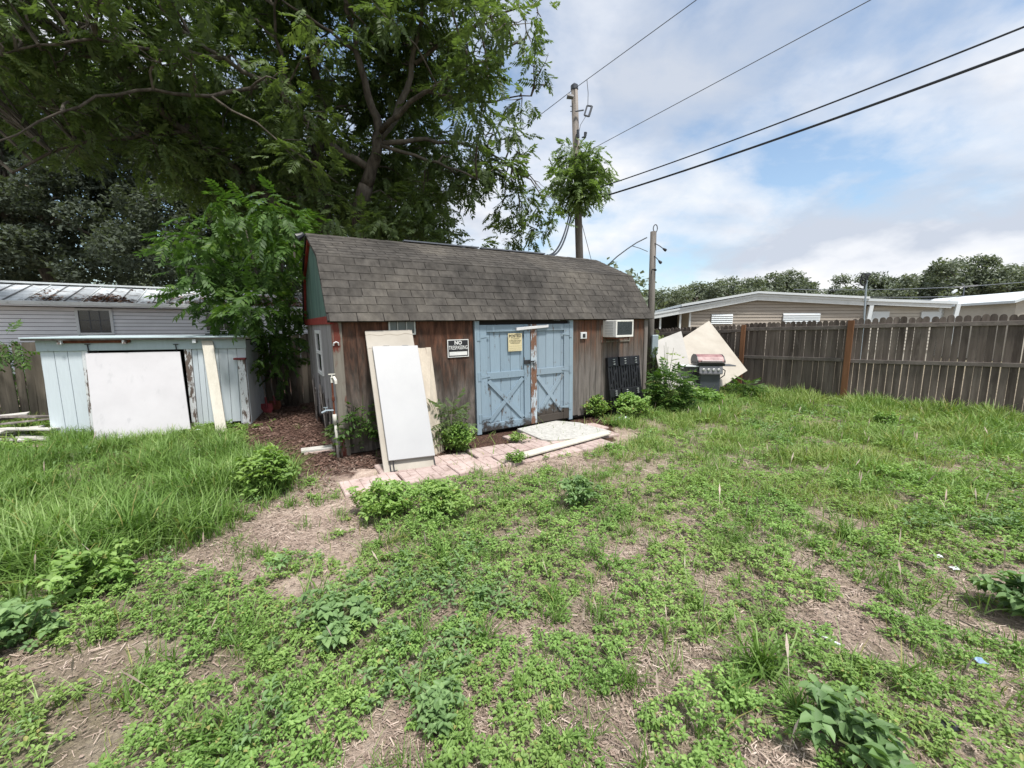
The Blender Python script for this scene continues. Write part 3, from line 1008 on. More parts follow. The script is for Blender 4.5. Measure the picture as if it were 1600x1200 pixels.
def barn_door(ua, ub, mat, left):
    zb, zt_ = 0.035, zt
    nb2 = 5
    pl = []
    fr = 0.115
    root = MB().box(ua + 0.004, ub - 0.004, 0.018, 0.026, zb + 0.01, zt_ - 0.01).build('door', M['dark'], barn)
    for k in range(nb2):
        a, b = ua + (ub - ua) * k / nb2, ua + (ub - ua) * (k + 1) / nb2
        MB().box(a + 0.003, b - 0.003, 0.004, 0.0175, zb + random.uniform(0, 0.02), zt_).build('door_board', mat, root)
    mid = 0.90
    parts = [(ua, ua + fr, zb, zt_), (ub - fr, ub, zb, zt_)]
    for i, (a, b, c, d) in enumerate(parts):
        MB().box(a, b, -0.024, 0.0035, c, d).build('door_stile', (M['edge_peeled'] if (not left and i == 0) else mat), root, 0.002)
    for (c, d) in ((zt_ - 0.11, zt_), (mid - 0.055, mid + 0.055), (zb, zb + 0.12)):
        MB().box(ua + fr + 0.003, ub - fr - 0.003, -0.021, 0.0035, c + 0.003, d - 0.003).build('door_rail', mat, root, 0.002)
    x0, x1, y0, y1 = ua + fr + 0.002, ub - fr - 0.002, zb + 0.12, mid - 0.056
    for s, v in ((0, -0.016), (1, -0.0185)):
        p, q = ((x0, y0), (x1, y1)) if s == 0 else ((x0, y1), (x1, y0))
        d = np.array([q[0] - p[0], q[1] - p[1]])
        d /= np.linalg.norm(d)
        n = np.array([-d[1], d[0]]) * 0.033
        P, Q2 = np.array(p) + d * 0.03, np.array(q) - d * 0.03
        MB().prism([tuple(P - n), tuple(Q2 - n), tuple(Q2 + n), tuple(P + n)], 1, v, 0.0015).build('brace', mat, root)
    # strap hinges
    hu = ua if left else ub
    sgn = 1 if left else -1
    for z in (zt_ - 0.17, mid, 0.25):
        hb = MB()
        hb.box(min(hu - sgn * 0.05, hu), max(hu - sgn * 0.05, hu), -0.033, -0.0265, z - 0.065, z + 0.065)
        hb.prism([(hu, z - 0.03), (hu + sgn * 0.16, z - 0.009), (hu + sgn * 0.16, z + 0.009), (hu, z + 0.03)][::sgn], 1, -0.030, -0.0205)
        hb.tube([(hu, -0.034, z - 0.06), (hu, -0.034, z + 0.06)], 0.008)
        hb.build('hinge', mat if z != 0.25 or left else M['frame_blue'], root)
    return root


dl = barn_door(uD0 + 0.078, uM - 0.008, M['door_blue'], True)
dr = barn_door(uM + 0.008, uD1 - 0.001, M['door_blue_worn'], False)
z = 1.08
MB().box(uM - 0.13, uM - 0.005, -0.036, -0.0205, z - 0.035, z + 0.03).box(uM - 0.04, uM + 0.06, -0.048, -0.037, z - 0.012, z + 0.012).build('hasp', M['black_metal'], dl)
MB().box(uM + 0.045, uM + 0.082, -0.062, -0.040, z - 0.075, z - 0.02).tube([(uM + 0.05, -0.05, z - 0.02), (uM + 0.052, -0.05, z + 0.01), (uM + 0.063, -0.05, z + 0.022), (uM + 0.074, -0.05, z + 0.01), (uM + 0.076, -0.05, z - 0.02)], 0.004).build('padlock', M['steel'], dr)
a, za = BARN.f(807, 515, -0.05)
b_, zb_ = BARN.f(857, 510, -0.05)
MB().hexa([(a, -0.055, za - 0.015), (b_, -0.055, zb_ - 0.015), (b_, -0.022, zb_ - 0.015), (a, -0.022, za - 0.015),
           (a, -0.055, za + 0.03), (b_, -0.055, zb_ + 0.03), (b_, -0.022, zb_ + 0.03), (a, -0.022, za + 0.03)]).build('door_bar', M['white_trim'], barn, 0.003)
# wood trim square left round the air conditioner, electric box, hooks
a, z1 = BARN.f(939, 508)
b_, z0 = BARN.f(983, 533)
tr = MB().box(a, a + 0.022, -0.018, -0.0035, z0, z1).box(a + 0.022, b_, -0.018, -0.0035, z0, z0 + 0.022).box(b_ - 0.022, b_, -0.018, -0.0035, z0 + 0.022, z0 + 0.09)
tr.build('trim_frame', M['corner_post'], barn)
a, z1 = BARN.f(906, 519)
b_, z0 = BARN.f(915, 529)
eb = MB().box(a, b_, -0.035, -0.003, z0, z1).build('outlet_box', M['white_trim'], barn, 0.004)
cx, cz = (a + b_) / 2, (z0 + z1) / 2
MB().box(cx - 0.030, cx + 0.030, -0.040, -0.0352, cz - 0.035, cz + 0.028).build('socket', M['black_metal'], eb)
hk = MB()
u_, z_ = BARN.f(525, 536, -0.04)
hk.tube([(u_ - 0.03, -0.035, z_ - 0.03), (u_ - 0.026, -0.045, z_), (u_, -0.05, z_ + 0.014), (u_ + 0.026, -0.045, z_), (u_ + 0.03, -0.035, z_ - 0.03)], 0.009, 8)
hk.build('pipe_hook', M['white_trim'], barn)
# lamp on the gable
u_, v_, z_ = -0.16, BW / 2 - 0.1, BRZ - 0.05
MB().tube([(-0.05, v_, z_), (-0.12, v_, z_ + 0.02)], 0.012).tube([(-0.11, v_, z_ + 0.04), (-0.13, v_, z_ + 0.01), (-0.20, v_, z_ - 0.03)], [0.03, 0.04, 0.065], 10).build('gable_lamp', M['black_metal'], barn)

# ------------------------------------------------------------------ signs
_font_dep = []


def letters(name, txt, size, mat, parent, loc, depth=0.0012, bold=0.0, width=None):
    """flat lettering facing -v (local xz plane), centred on loc"""
    cu = bpy.data.curves.new(name, 'FONT')
    cu.body = txt
    cu.size = size
    cu.align_x = 'CENTER'
    cu.align_y = 'CENTER'
    cu.extrude = depth / 2
    cu.offset = bold
    cu.resolution_u = 3
    ob = bpy.data.objects.new(name, cu)
    col.objects.link(ob)
    dg = bpy.context.evaluated_depsgraph_get()
    me = bpy.data.meshes.new_from_object(ob.evaluated_get(dg))
    bpy.data.objects.remove(ob)
    me.materials.clear()
    me.materials.append(mat)
    xs_ = [v.co.x for v in me.vertices]
    s = width / (max(xs_) - min(xs_)) if width else 1.0
    o = place(name, me, parent, loc, (PI / 2, 0, 0), (s, 1, 1))
    return o


def sign_at(x0, y0, x1, y1, v):
    a, z1 = BARN.f(x0, y0, v)
    b, z0 = BARN.f(x1, y1, v)
    return (a + b) / 2, (z0 + z1) / 2, b - a, z1 - z0


u_, z_, w, h = sign_at(699, 531, 733, 557, -0.02)
sg = thing('no_trespassing_sign', 'black and white NO TRESPASSING sign nailed to the brown plywood wall', 'sign', BARN.w(u_, -0.012, z_), BARN.e)
MB().box(-w / 2, w / 2, -0.003, 0.003, -h / 2, h / 2).build('sign_plate', M['sign_white'], sg)
MB().box(-w / 2 + 0.012, w / 2 - 0.012, -0.0045, -0.0031, -h / 2 + 0.082, h / 2 - 0.012).box(
    -w / 2 + 0.012, w / 2 - 0.012, -0.0045, -0.0031, -h / 2 + 0.012, -h / 2 + 0.026).box(
    -w / 2 + 0.012, -w / 2 + 0.026, -0.0045, -0.0031, -h / 2 + 0.026, -h / 2 + 0.082).box(
    w / 2 - 0.026, w / 2 - 0.012, -0.0045, -0.0031, -h / 2 + 0.026, -h / 2 + 0.082).build('sign_face', M['sign_black'], sg)
letters('lettering', 'NO', 0.075, M['sign_white'], sg, (0, -0.0055, h / 2 - 0.050), bold=0.0022)
letters('lettering', 'TRESPASSING', 0.078, M['sign_white'], sg, (0, -0.0055, h / 2 - 0.120), bold=0.0004, width=w - 0.038)

u_, z_, w, h = sign_at(794, 521, 816, 548, -0.03)
sg = thing('posted_sign', 'yellow POSTED notice pinned to the left blue door', 'sign', BARN.w(u_, -0.024, z_), BARN.e)
MB().box(-w / 2, w / 2, -0.002, 0.002, -h / 2, h / 2).build('sign_plate', M['sign_cream'], sg)
letters('lettering', 'POSTED', 0.062, M['sign_black'], sg, (0, -0.003, h / 2 - 0.045), bold=0.0018, width=w - 0.03)
letters('lettering', 'NO TRESPASSING', 0.018, M['sign_black'], sg, (0, -0.003, h / 2 - 0.088), width=w * 0.62)
for k, tx in enumerate(('HUNTING FISHING TRAPPING', 'OR TRESPASSING FOR ANY', 'PURPOSE IS FORBIDDEN')):
    letters('lettering', tx, 0.017, M['sign_black'], sg, (0, -0.003, h / 2 - 0.115 - 0.021 * k), width=w * (0.84, 0.8, 0.66)[k])
MB().box(-w * 0.42, w * 0.42, -0.0028, -0.0021, -h * 0.22, -h * 0.215).box(-w * 0.42, w * 0.42, -0.0028, -0.0021, -h * 0.34, -h * 0.335).box(
    -w * 0.42, w * 0.42, -0.0028, -0.0021, -h * 0.44, -h * 0.435).build('ruled_line', M['sign_black'], sg)

# ------------------------------------------------------------------ window air conditioner
P = 0.33
u0, zt0 = BARN.f(963, 500, -P)
u1, zb0 = BARN.f(989.5, 526, -P)
ac = thing('air_conditioner', 'small cream window air conditioner sticking out under the eave', 'air conditioner', BARN.w(u0, -P, zb0), BARN.e)
w, h = u1 - u0, zt0 - zb0
ac_b = MB().box(0, w, 0.012, P + 0.02, 0, h).build('case', M['ac_case'], ac, 0.008)
MB().box(0, w, 0, 0.0115, 0, 0.035).box(0, w, 0, 0.0115, h - 0.03, h).box(0, 0.03, 0, 0.0115, 0.035, h - 0.03).box(w - 0.03, w, 0, 0.0115, 0.035, h - 0.03).build('bezel', M['ac_case'], ac, 0.003)
gr = MB()
gr.box(0.03, w - 0.03, 0.008, 0.0118, 0.035, h - 0.03)
gr = gr.build('grille', M['ac_grille'], ac)
for k in range(14):
    z = 0.045 + (h - 0.085) * k / 13
    MB().box(0.032, w - 0.032, 0.001, 0.0075, z, z + 0.003).build('fin', M['vent_glass'], gr)
lg = MB()
for k in range(9):
    z = h * 0.12 + h * 0.75 * k / 8
    lg.box(-0.004, -0.0002, 0.07, 0.27, z, z + 0.008)
lg.build('louvre', M['vent'], ac_b)
MB().box(0.05, w - 0.05, 0.04, P + 0.02, -0.03, -0.002).build('bracket', M['rust'], ac)

# ------------------------------------------------------------------ water pipe with taps at the corner
bp = BARN.w(-0.075, -0.07, 0.0)
wp = thing('water_standpipe', 'white and rusty water pipe with two taps at the brown shed corner', 'water pipe', (bp[0], bp[1], 0), (0, 0, BARN.e.z))
MB().tube([(0, 0, -0.02), (-0.005, 0, 0.28), (-0.015, 0, 0.55)], 0.017, 10).tube([(-0.012, 0, 0.44), (-0.015, 0, 0.57)], 0.024, 10).build('lower_pipe', M['pvc'], wp, smooth=True)
MB().tube([(-0.015, 0, 0.57), (-0.02, 0, 0.98)], 0.011, 8).tube([(-0.017, 0, 0.74), (-0.018, 0, 0.79)], 0.018, 8).build('riser', M['rust'], wp)
MB().tube([(-0.016, 0, 0.62), (-0.10, 0.01, 0.625)], 0.010, 8).tube([(-0.10, 0.01, 0.625), (-0.16, 0.01, 0.60)], 0.013, 8).tube([(-0.11, 0.01, 0.63), (-0.11, 0.01, 0.66)], 0.006).box(-0.135, -0.085, 0.003, 0.017, 0.66, 0.668).build('side_tap', M['galv'], wp)
MB().tube([(-0.02, 0, 0.97), (-0.02, 0, 1.03), (0.0, -0.035, 1.04), (0.015, -0.06, 1.0), (0.015, -0.062, 0.96)], 0.017, 8).tube([(-0.02, 0, 1.03), (-0.02, 0, 1.07)], 0.008).box(-0.06, 0.02, -0.008, 0.008, 1.07, 1.082).build('upper_tap', M['pvc'], wp)

# ------------------------------------------------------------------ door panels leaning on the barn
def lean(name, label, cat, base, top, th, mat, v_top=-0.03, z_base=0.0, off=0.0, part='panel', group=None):
    """base: two ground pixels (left, right); top: two pixels on the wall plane"""
    B = [gp(*q, z_base) for q in base]
    Tp = [BARN.w(*BARN.hit(*q, 1, v_top)) for q in top]
    c = (B[0] + B[1]) / 2
    o = thing(name, label, cat, c, (0, 0, 0), group)
    pts = [B[0], B[1], Tp[1], Tp[0]]
    n = np.cross(B[1] - B[0], Tp[0] - B[0])
    n /= np.linalg.norm(n)
    pts = [p_ - c + n * off for p_ in pts]
    MB().slab(pts, th).build(part, mat, o, 0.004)
    return o, pts, n, c


o1, pts1, n1, c1 = lean('beige_door', 'tall beige door leaning behind the white door, sticking out above it', 'door',
                        [(600.5, 741), (680, 729)], [(570, 517), (643.5, 515)], 0.035, M['beige'])
P0, P1, P2, P3 = [p_ + c1 for p_ in pts1]
# ridge lines pressed into the beige panel near its top
for s in (0.86, 0.965):
    mb = MB()
    a, b_ = P0 + (P3 - P0) * s, P1 + (P2 - P1) * s
    q = [a + (b_ - a) * k / 12 + (P3 - P0) * 0.006 * math.sin(k * 1.4) - c1 + n1 * 0.001 for k in range(13)]
    mb.tube(q, 0.003, 4)
    mb.build('crease', M['beige_back'], o1)
ctr = P0 + n1 * 0.055
wc = [on_plane(607.5, 720, ctr, n1), on_plane(680, 711.5, ctr, n1), on_plane(652.5, 539.5, ctr, n1), on_plane(582, 541, ctr, n1)]
cw = (wc[0] + wc[1]) / 2
cw[2] = 0
wd = thing('white_door', 'large plain white door leaning in front of the beige panels on the brown shed', 'door', cw)
MB().slab([q - cw for q in wc], 0.038).build('door_slab', M['white_door'], wd, 0.003)
d01 = (wc[1] - wc[0]) / np.linalg.norm(wc[1] - wc[0])
dup_ = (wc[3] - wc[0]) / np.linalg.norm(wc[3] - wc[0])
br = MB()
q0 = wc[0] - cw - n1 * 0.03
for s in (0.012, 0.05):
    br.tube([q0 + d01 * s, q0 + d01 * s - dup_ * 0.125], 0.006, 5)
br.tube([q0 + d01 * 0.012 - dup_ * 0.12, q0 + d01 * 0.085 - dup_ * 0.115], 0.006, 5)
br.build('bracket', M['black_metal'], wd)
br = MB()
q1 = wc[1] - cw - n1 * 0.03
br.tube([q1 - d01 * 0.012, q1 - d01 * 0.012 - dup_ * 0.115, q1 + d01 * 0.02 - dup_ * 0.13], 0.006, 5)
br.build('bracket', M['black_metal'], wd)
for s in (0.3, 0.72):
    q = wc[3] + (wc[2] - wc[3]) * s - cw - n1 * 0.02
    MB().tube([q - d01 * 0.06, q - d01 * 0.03 + dup_ * 0.012, q + d01 * 0.03 + dup_ * 0.012, q + d01 * 0.06], 0.005, 5).build('handle', M['black_metal'], wd)

B3 = [gp(672, 716), gp(693, 706)]
T3 = [BARN.w(*BARN.hit(634, 545, 1, -0.06)), BARN.w(*BARN.hit(672, 543, 1, -0.06))]
c3 = (B3[0] + B3[1]) / 2
s3 = thing('panelled_board', 'narrow beige panelled board leaning at the right behind the white door', 'board', c3)
q = [B3[0] - c3, B3[1] - c3, T3[1] - c3, T3[0] - c3]
MB().slab(q, 0.03).build('panel', M['beige_back'], s3, 0.003)
n3_ = np.cross(q[1] - q[0], q[3] - q[0])
n3_ /= np.linalg.norm(n3_)
for f0, f1 in ((0.0, 0.22), (0.40, 0.52), (0.80, 1.0)):
    a0, a1_ = q[0] + (q[1] - q[0]) * f0, q[0] + (q[1] - q[0]) * f1
    b0, b1 = q[3] + (q[2] - q[3]) * f0, q[3] + (q[2] - q[3]) * f1
    MB().slab([a0 + n3_ * 0.012, a1_ + n3_ * 0.012, b1 + n3_ * 0.012, b0 + n3_ * 0.012], 0.0115).build('rib', M['beige_back'], s3)

# ------------------------------------------------------------------ black plastic pallet leaning at the right end
u0 = BARN.f(959, 600, -0.25)[0]
u1 = u0 + 0.86
pz = 1.04
v_b, v_t = -0.20, -0.06
pal = thing('black_pallet', 'black plastic pallet leaning upright against the brown shed below the air conditioner', 'pallet', BARN.w(u0, v_b, 0.02), BARN.e)
pang = math.atan2(v_t - v_b, pz)


def pl(mb, name, par=None):
    o = mb.build(name, M['black_plastic'], par or pal, 0.004)
    o.rotation_euler = (-pang, 0, 0)
    return o


W = u1 - u0
for z0, z1 in ((pz - 0.17, pz), (0.30, 0.45), (0.0, 0.07)):
    for k in range(3):
        a = W * k / 3
        blk = pl(MB().box(a + 0.012, a + W / 3 - 0.012, -0.012 - 0.02 * (k % 2), 0.05, z0, z1), 'block')
        sl = MB()
        for j in range(3):
            zz = z0 + (z1 - z0) * (0.22 + 0.25 * j)
            sl.box(a + 0.12, a + 0.16, -0.046, -0.034 + 0.021 * 1 - 0.008, zz, zz + 0.012)
        so = sl.build('slot', M['vent'], blk)
for k in range(13):
    a = 0.01 + (W - 0.06) * k / 12
    pl(MB().box(a, a + 0.045, 0.0, 0.03, 0.07, pz - 0.17), 'upright')
pl(MB().box(0.02, W - 0.02, 0.051, 0.06, 0.02, pz - 0.02), 'back_plate')
for k in range(3):
    a = W * k / 3
    for s in (0, 1):
        x0, x1 = (a + 0.04, a + W / 3 - 0.04)[::1 if s else -1]
        pl(MB().tube([(x0, 0.012, 0.46), (x1, 0.012, pz - 0.18)], 0.016, 4), 'brace')

# ------------------------------------------------------------------ pale blue lean-to shed
lt = thing('lean_to_shed', 'low pale blue lean-to shed with peeling posts and a flat roof', 'shed', SHED.o, SHED.e)
LW = SHED.f(388, 600)[0]
LH = 1.48
D_ = 1.5


def fu(px, py=610, v=0.0):
    return SHED.f(px, py, v)[0]


zh = SHED.f(200, 547)[1]
MB().box(SHED.f(57, 540)[0], LW + 0.02, -0.025, 0.02, zh, LH - 0.02).build('header_board', M['pale_header'], lt, 0.003)


def fboard(mb_mat, xt0, xt1, xb0, xb1, zt_, v0, v1, name, zb=0.0):
    """board between pixel columns at its top (py 548) and at its foot (py 680)"""
    a0, a1 = SHED.f(xt0, 548)[0], SHED.f(xt1, 548)[0]
    b0, b1 = SHED.f(xb0, 680)[0], SHED.f(xb1, 680)[0]
    return MB().prism([(b0, zb), (b1, zb), (a1, zt_), (a0, zt_)], 1, v0, v1).build(name, mb_mat, lt, 0.002)


xt = [62.5, 83.5, 104.5, 127]
xb = [80, 104.5, 124.5, 143]
for i in range(3):
    fboard(M['pale_blue'], xt[i] + 0.4, xt[i + 1] - 0.4, xb[i] + 0.4, xb[i + 1] - 0.4, zh - 0.002, 0.0, 0.02, 'wall_board')
fboard(M['white_peeled'], 127.5, 137, 143.2, 152, zh - 0.002, -0.012, 0.03, 'post')
fboard(M['white_peeled'], 288, 299, 302.5, 311.5, zh - 0.002, -0.015, 0.03, 'post')
xt = [299.4, 308, 317, 327, 341, 355.5, 370, 384.5]
xb = [312, 320, 329, 338, 351, 365, 378.5, 391]
for i in range(7):
    fboard(M['pale_blue'], xt[i] + 0.3, xt[i + 1] - 0.3, xb[i] + 0.3, xb[i + 1] - 0.3, zh - 0.002, 0.0, 0.02, 'wall_board', zb=0.02 + 0.02 * (i % 3))
a0, zp = SHED.f(371, 562, -0.05)
MB().box(a0, a0 + 0.11, -0.07, -0.002, 0.0, zp).build('end_post', M['white_peeled'], lt, 0.006)
MB().box(a0 - 0.05, a0 + 0.125, -0.10, 0.0, zp + 0.001, zp + 0.03).build('red_cap', M['red_paint'], lt, 0.004)
for k in range(8):      # right side wall
    a, b_ = 0.022 + (D_ - 0.03) * k / 8, 0.022 + (D_ - 0.03) * (k + 1) / 8
    MB().box(LW - 0.02, LW, a + 0.002, b_ - 0.002, 0.0, LH - 0.03 - 0.02).build('wall_board', M['pale_blue'], lt)
MB().box(0.0, 0.02, 0.022, D_, 0.0, LH - 0.05).build('side_wall', M['pale_blue'], lt)
MB().box(0.0, LW, D_, D_ + 0.02, 0.0, LH - 0.02).build('back_wall', M['dark'], lt)
ua, ub = SHED.f(28, 525, -0.12)[0], SHED.f(390, 525, -0.12)[0]
MB().box(ua + 0.01, ub - 0.01, -0.11, D_ + 0.1, LH - 0.018, LH + 0.006).build('roof_board', M['grey_wood'], lt)
MB().box(ua, ub, -0.128, D_ + 0.12, LH + 0.0075, LH + 0.028).build('roof_sheet', M['pale_header'], lt, 0.004)
for px in (88, 190, 300):
    a = SHED.f(px, 532, -0.1)[0]
    MB().box(a, a + 0.045, -0.10, D_, LH - 0.075, LH - 0.019).build('rafter', M['white_peeled'], lt)
MB().box(SHED.f(95, 530)[0], SHED.f(205, 530)[0], -0.055, -0.026, LH - 0.062, LH - 0.020).build('fascia_strip', M['rust'], lt)
for px in (136, 274):   # door track hooks
    a, z = SHED.f(px, 538, -0.04)
    MB().tube([(a, -0.035, z), (a + 0.004, -0.035, z - 0.10)], 0.008, 6).box(a - 0.03, a + 0.035, -0.045, -0.026, z - 0.006, z + 0.006).build('hook', M['black_metal'], lt)

# white sheet leaning over the opening
b0, b1 = gp(148, 688, 0.02), gp(298.5, 676.5, 0.02)
t0 = SHED.w(*SHED.hit(133, 552, 1, -0.03))
t1 = SHED.w(*SHED.hit(281, 549, 1, -0.03))
c_ = (b0 + b1) / 2
c_[2] = 0
ws = thing('white_sheet', 'large smudged white sheet leaning over the opening of the pale blue lean-to', 'sheet', c_)
MB().slab([b0 - c_, b1 - c_, t1 - c_, t0 - c_], 0.02).build('sheet_panel', M['white_sheet'], ws, 0.003)
b0, b1 = gp(338, 680.5), gp(355, 679.5)
t0 = SHED.w(*SHED.hit(314.5, 532, 1, -0.035))
t1 = SHED.w(*SHED.hit(332, 532, 1, -0.035))
c_ = (b0 + b1) / 2
pk = thing('cream_plank', 'long cream plank leaning on the right part of the pale blue lean-to', 'plank', c_)
MB().slab([b0 - c_, b1 - c_, t1 - c_, t0 - c_], 0.03).build('board', M['cream_plank'], pk, 0.003)

# two long-handled tools against the lean-to's right side
for i, (px, py, tx, ty, rc) in enumerate(((419, 646, 402, 548, 0.02), (432, 641, 414, 553, 0.018))):
    f_ = gp(px, py)
    tp = at(tx, ty, f_[1] + 0.12)
    tl = thing('shovel', ('red-necked shovel standing beside the lean-to, nearer the wall', 'second red-necked shovel standing beside the lean-to, nearer the brown shed')[i], 'shovel', f_, group='tools leaning beside the lean-to')
    d = tp - f_
    MB().tube([d * 0.16, d], 0.013, 8).build('handle', M['grey_wood'], tl)
    MB().tube([d * 0.10, d * 0.26], [0.026, 0.018], 8).build('socket', M['red_paint'], tl)
    s = MB()
    sx = np.array([1.0, 0.25, 0.0]) / 1.03
    prof_ = [(-0.10, 0.16), (0.10, 0.16), (0.105, 0.06), (0.06, -0.02), (0.0, -0.03), (-0.06, -0.02), (-0.105, 0.06)]
    dn_ = d / np.linalg.norm(d)
    pts = [sx * a + dn_ * (b + 0.035) for a, b in prof_]
    off_ = np.array([0, -0.004, 0])
    b0_ = len(s.v)
    s.v += [tuple(p_ + off_) for p_ in pts] + [tuple(p_ - off_) for p_ in pts]
    n_ = len(pts)
    s.f.append(tuple(range(n_)))
    s.f.append(tuple(range(2 * n_ - 1, n_ - 1, -1)))
    for k in range(n_):
        s.f.append((k, (k + 1) % n_, n_ + (k + 1) % n_, n_ + k))
    s.build('blade', M['red_paint'] if i == 0 else M['rust'], tl)

# ------------------------------------------------------------------ grey house behind
hs = thing('grey_house', 'house with light grey lap siding and leaf-covered metal roof behind the lean-to', 'house', HOUSE.o, HOUSE.e)
HL0, HL1, HZ = -6.0, 9.5, 2.42
nrow = 17
for k in range(nrow):
    z0 = HZ - 0.11 - (k + 1) * 0.125
    segs = [(HL0, HL1)]
    wins = [(HOUSE.f(119, 500, 0.5)[0], HOUSE.f(177, 500, 0.5)[0], HOUSE.f(148, 523, 0.5)[1], HOUSE.f(148, 482, 0.5)[1]),
            (HOUSE.f(318, 500, 0.5)[0], HOUSE.f(366, 500, 0.5)[0], HOUSE.f(340, 521, 0.5)[1], HOUSE.f(340, 488, 0.5)[1])]
    x = HL0
    segs = []
    for (a, b_, c_, d_) in wins:
        if z0 + 0.125 > c_ and z0 < d_:
            segs.append((x, a))
            x = b_
    segs.append((x, HL1))
    for (a, b_) in segs:
        MB().hexa([(a, 0.478, z0), (b_, 0.478, z0), (b_, 0.53, z0), (a, 0.53, z0), (a, 0.498, z0 + 0.111), (b_, 0.498, z0 + 0.111), (b_, 0.53, z0 + 0.111), (a, 0.53, z0 + 0.111)]).build(
            'siding_plank', M['siding_grey'], hs)
MB().box(HL0, HL1, 0.54, 5.5, 0.0, HZ - 0.12).build('wall_core', M['dark'], hs)  # near-black core shows through the plank gaps as painted shadow lines under the laps
for i, (a, b_, c_, d_) in enumerate(wins):
    fr_ = MB()
    w2 = 0.07
    for q in ((a, a + w2, c_, d_), (b_ - w2, b_, c_, d_), (a + w2, b_ - w2, c_, c_ + w2), (a + w2, b_ - w2, d_ - w2, d_)):
        fr_.box(q[0], q[1], 0.44, 0.50, q[2], q[3])
    fr_ = fr_.build('window', M['roof_white'], hs)
    MB().box(a + w2, b_ - w2, 0.50, 0.51, c_ + w2, d_ - w2).build('pane', M['glass_dark'], fr_)
    ba = MB()
    m_ = M['charcoal'] if i == 0 else M['white_trim']
    for s in (0.34, 0.66):
        x = a + w2 + (b_ - a - 2 * w2) * s
        ba.box(x - 0.012, x + 0.012, 0.485, 0.499, c_ + w2, d_ - w2)
    z = c_ + (d_ - c_) * 0.55
    ba.box(a + w2, b_ - w2, 0.480, 0.4845, z - 0.012, z + 0.012)
    z = c_ + (d_ - c_) * 0.14
    ba.box(a + w2, b_ - w2, 0.476, 0.4795, z - 0.014, z + 0.014)
    ba.build('muntin', m_, fr_)
a = HOUSE.f(366, 500, 0.5)[0]
MB().box(a + 0.02, a + 0.4, 0.45, 0.477, 0.3, HZ - 0.13).build('corner_board', M['white_trim'], hs)
MB().box(HL0 - 0.1, HL1 + 0.1, 0.02, 0.5, HZ - 0.10, HZ - 0.075).build('soffit', M['siding_grey'], hs)
MB().box(HL0 - 0.1, HL1 + 0.1, 0.0, 0.10, HZ - 0.072, HZ + 0.05).build('gutter', M['fascia'], hs, 0.01)
rz0, rv0 = HZ + 0.045, 0.06
ridge_z = HZ + 0.72
ridge_v = 2.6
npan = 36
for k in range(npan):
    a, b_ = HL0 + (HL1 - HL0) * k / npan, HL0 + (HL1 - HL0) * (k + 1) / npan
    pn = MB().hexa([(a + 0.012, rv0, rz0 - 0.01), (b_ - 0.012, rv0, rz0 - 0.01), (b_ - 0.012, ridge_v, ridge_z - 0.01), (a + 0.012, ridge_v, ridge_z - 0.01),
                    (a + 0.012, rv0, rz0), (b_ - 0.012, rv0, rz0), (b_ - 0.012, ridge_v, ridge_z), (a + 0.012, ridge_v, ridge_z)])
    pn.build('roof_panel', M['roof_metal'], hs)
    MB().hexa([(a - 0.012, rv0 - 0.01, rz0), (a + 0.0115, rv0 - 0.01, rz0), (a + 0.0115, ridge_v, ridge_z), (a - 0.012, ridge_v, ridge_z),
               (a - 0.012, rv0 - 0.01, rz0 + 0.035), (a + 0.0115, rv0 - 0.01, rz0 + 0.035), (a + 0.0115, ridge_v, ridge_z + 0.035), (a - 0.012, ridge_v, ridge_z + 0.035)]).build(
        'standing_seam', M['steel'] if k % 3 else M['fascia'], hs)
MB().box(HL0 - 0.1, HL1 + 0.1, ridge_v - 0.12, ridge_v + 0.12, ridge_z + 0.03, ridge_z + 0.09).build('ridge_cap', M['roof_white'], hs)
MB().prism([(ridge_v + 0.1, ridge_z), (5.6, HZ), (5.6, HZ - 0.05), (ridge_v + 0.1, ridge_z - 0.05)], 0, HL0, HL1).build('back_slope', M['roof_metal'], hs)
# dead leaves lying on the lower half of the metal roof
n_ = 9500
uu = RNG.uniform(0.5, 9.4, n_)
RNG.uniform(0, 1, 3)
ss = RNG.beta(1.1, 2.3, n_)
keep = RNG.uniform(0, 1, n_) < 0.10 + 0.85 * (pnoise(uu, ss * 2, 1.2, 3.0) + 0.15 + np.clip((uu - 3) / 6, 0, 0.6) - ss * 0.5)
uu, ss = uu[keep], ss[keep]
pos = np.stack([uu, rv0 + (ridge_v - rv0) * ss, rz0 + (ridge_z - rz0) * ss + 0.012 + RNG.uniform(0, 0.02, len(uu))], 1)
lp = (np.array([[-0.5, -0.2, 0], [0.5, -0.3, 0.05], [0.6, 0.3, 0], [-0.5, 0.3, 0.08]]), np.array([[0, 1, 2, 3]]))
V_, Q_ = scatter([lp], pos, rot_z(RNG.uniform(0, 6.28, len(uu)), RNG.uniform(0.0, 0.5, len(uu)), RNG.uniform(0, 6.28, len(uu))), RNG.uniform(0.05, 0.11, len(uu)))
dlv = bpy.data.objects.new('dead_leaves', np_mesh('dead_leaves', V_, Q_, M['dead_leaves']))
dlv.location = HOUSE.o
dlv.rotation_euler = HOUSE.e
col.objects.link(dlv)
tag(dlv, 'brown dead leaves lying on the metal roof of the grey house', kind='stuff')
st = MB()
for (x, y, l, a) in ((5.8, 0.35, 0.9, 0.5), (5.5, 0.3, 0.7, 2.4), (7.4, 0.7, 0.9, 0.3), (4.2, 1.6, 0.6, 0.9)):
    z = rz0 + (ridge_z - rz0) * (y - rv0) / (ridge_v - rv0) + 0.06
    st.tube([(x, y, z), (x + l * 0.5 * math.cos(a), y + 0.2 * math.sin(a), z + 0.05), (x + l * math.cos(a), y - 0.35 * math.sin(a), z - 0.03)], 0.016, 5)
st = st.build('fallen_branches', M['bark_pale'])
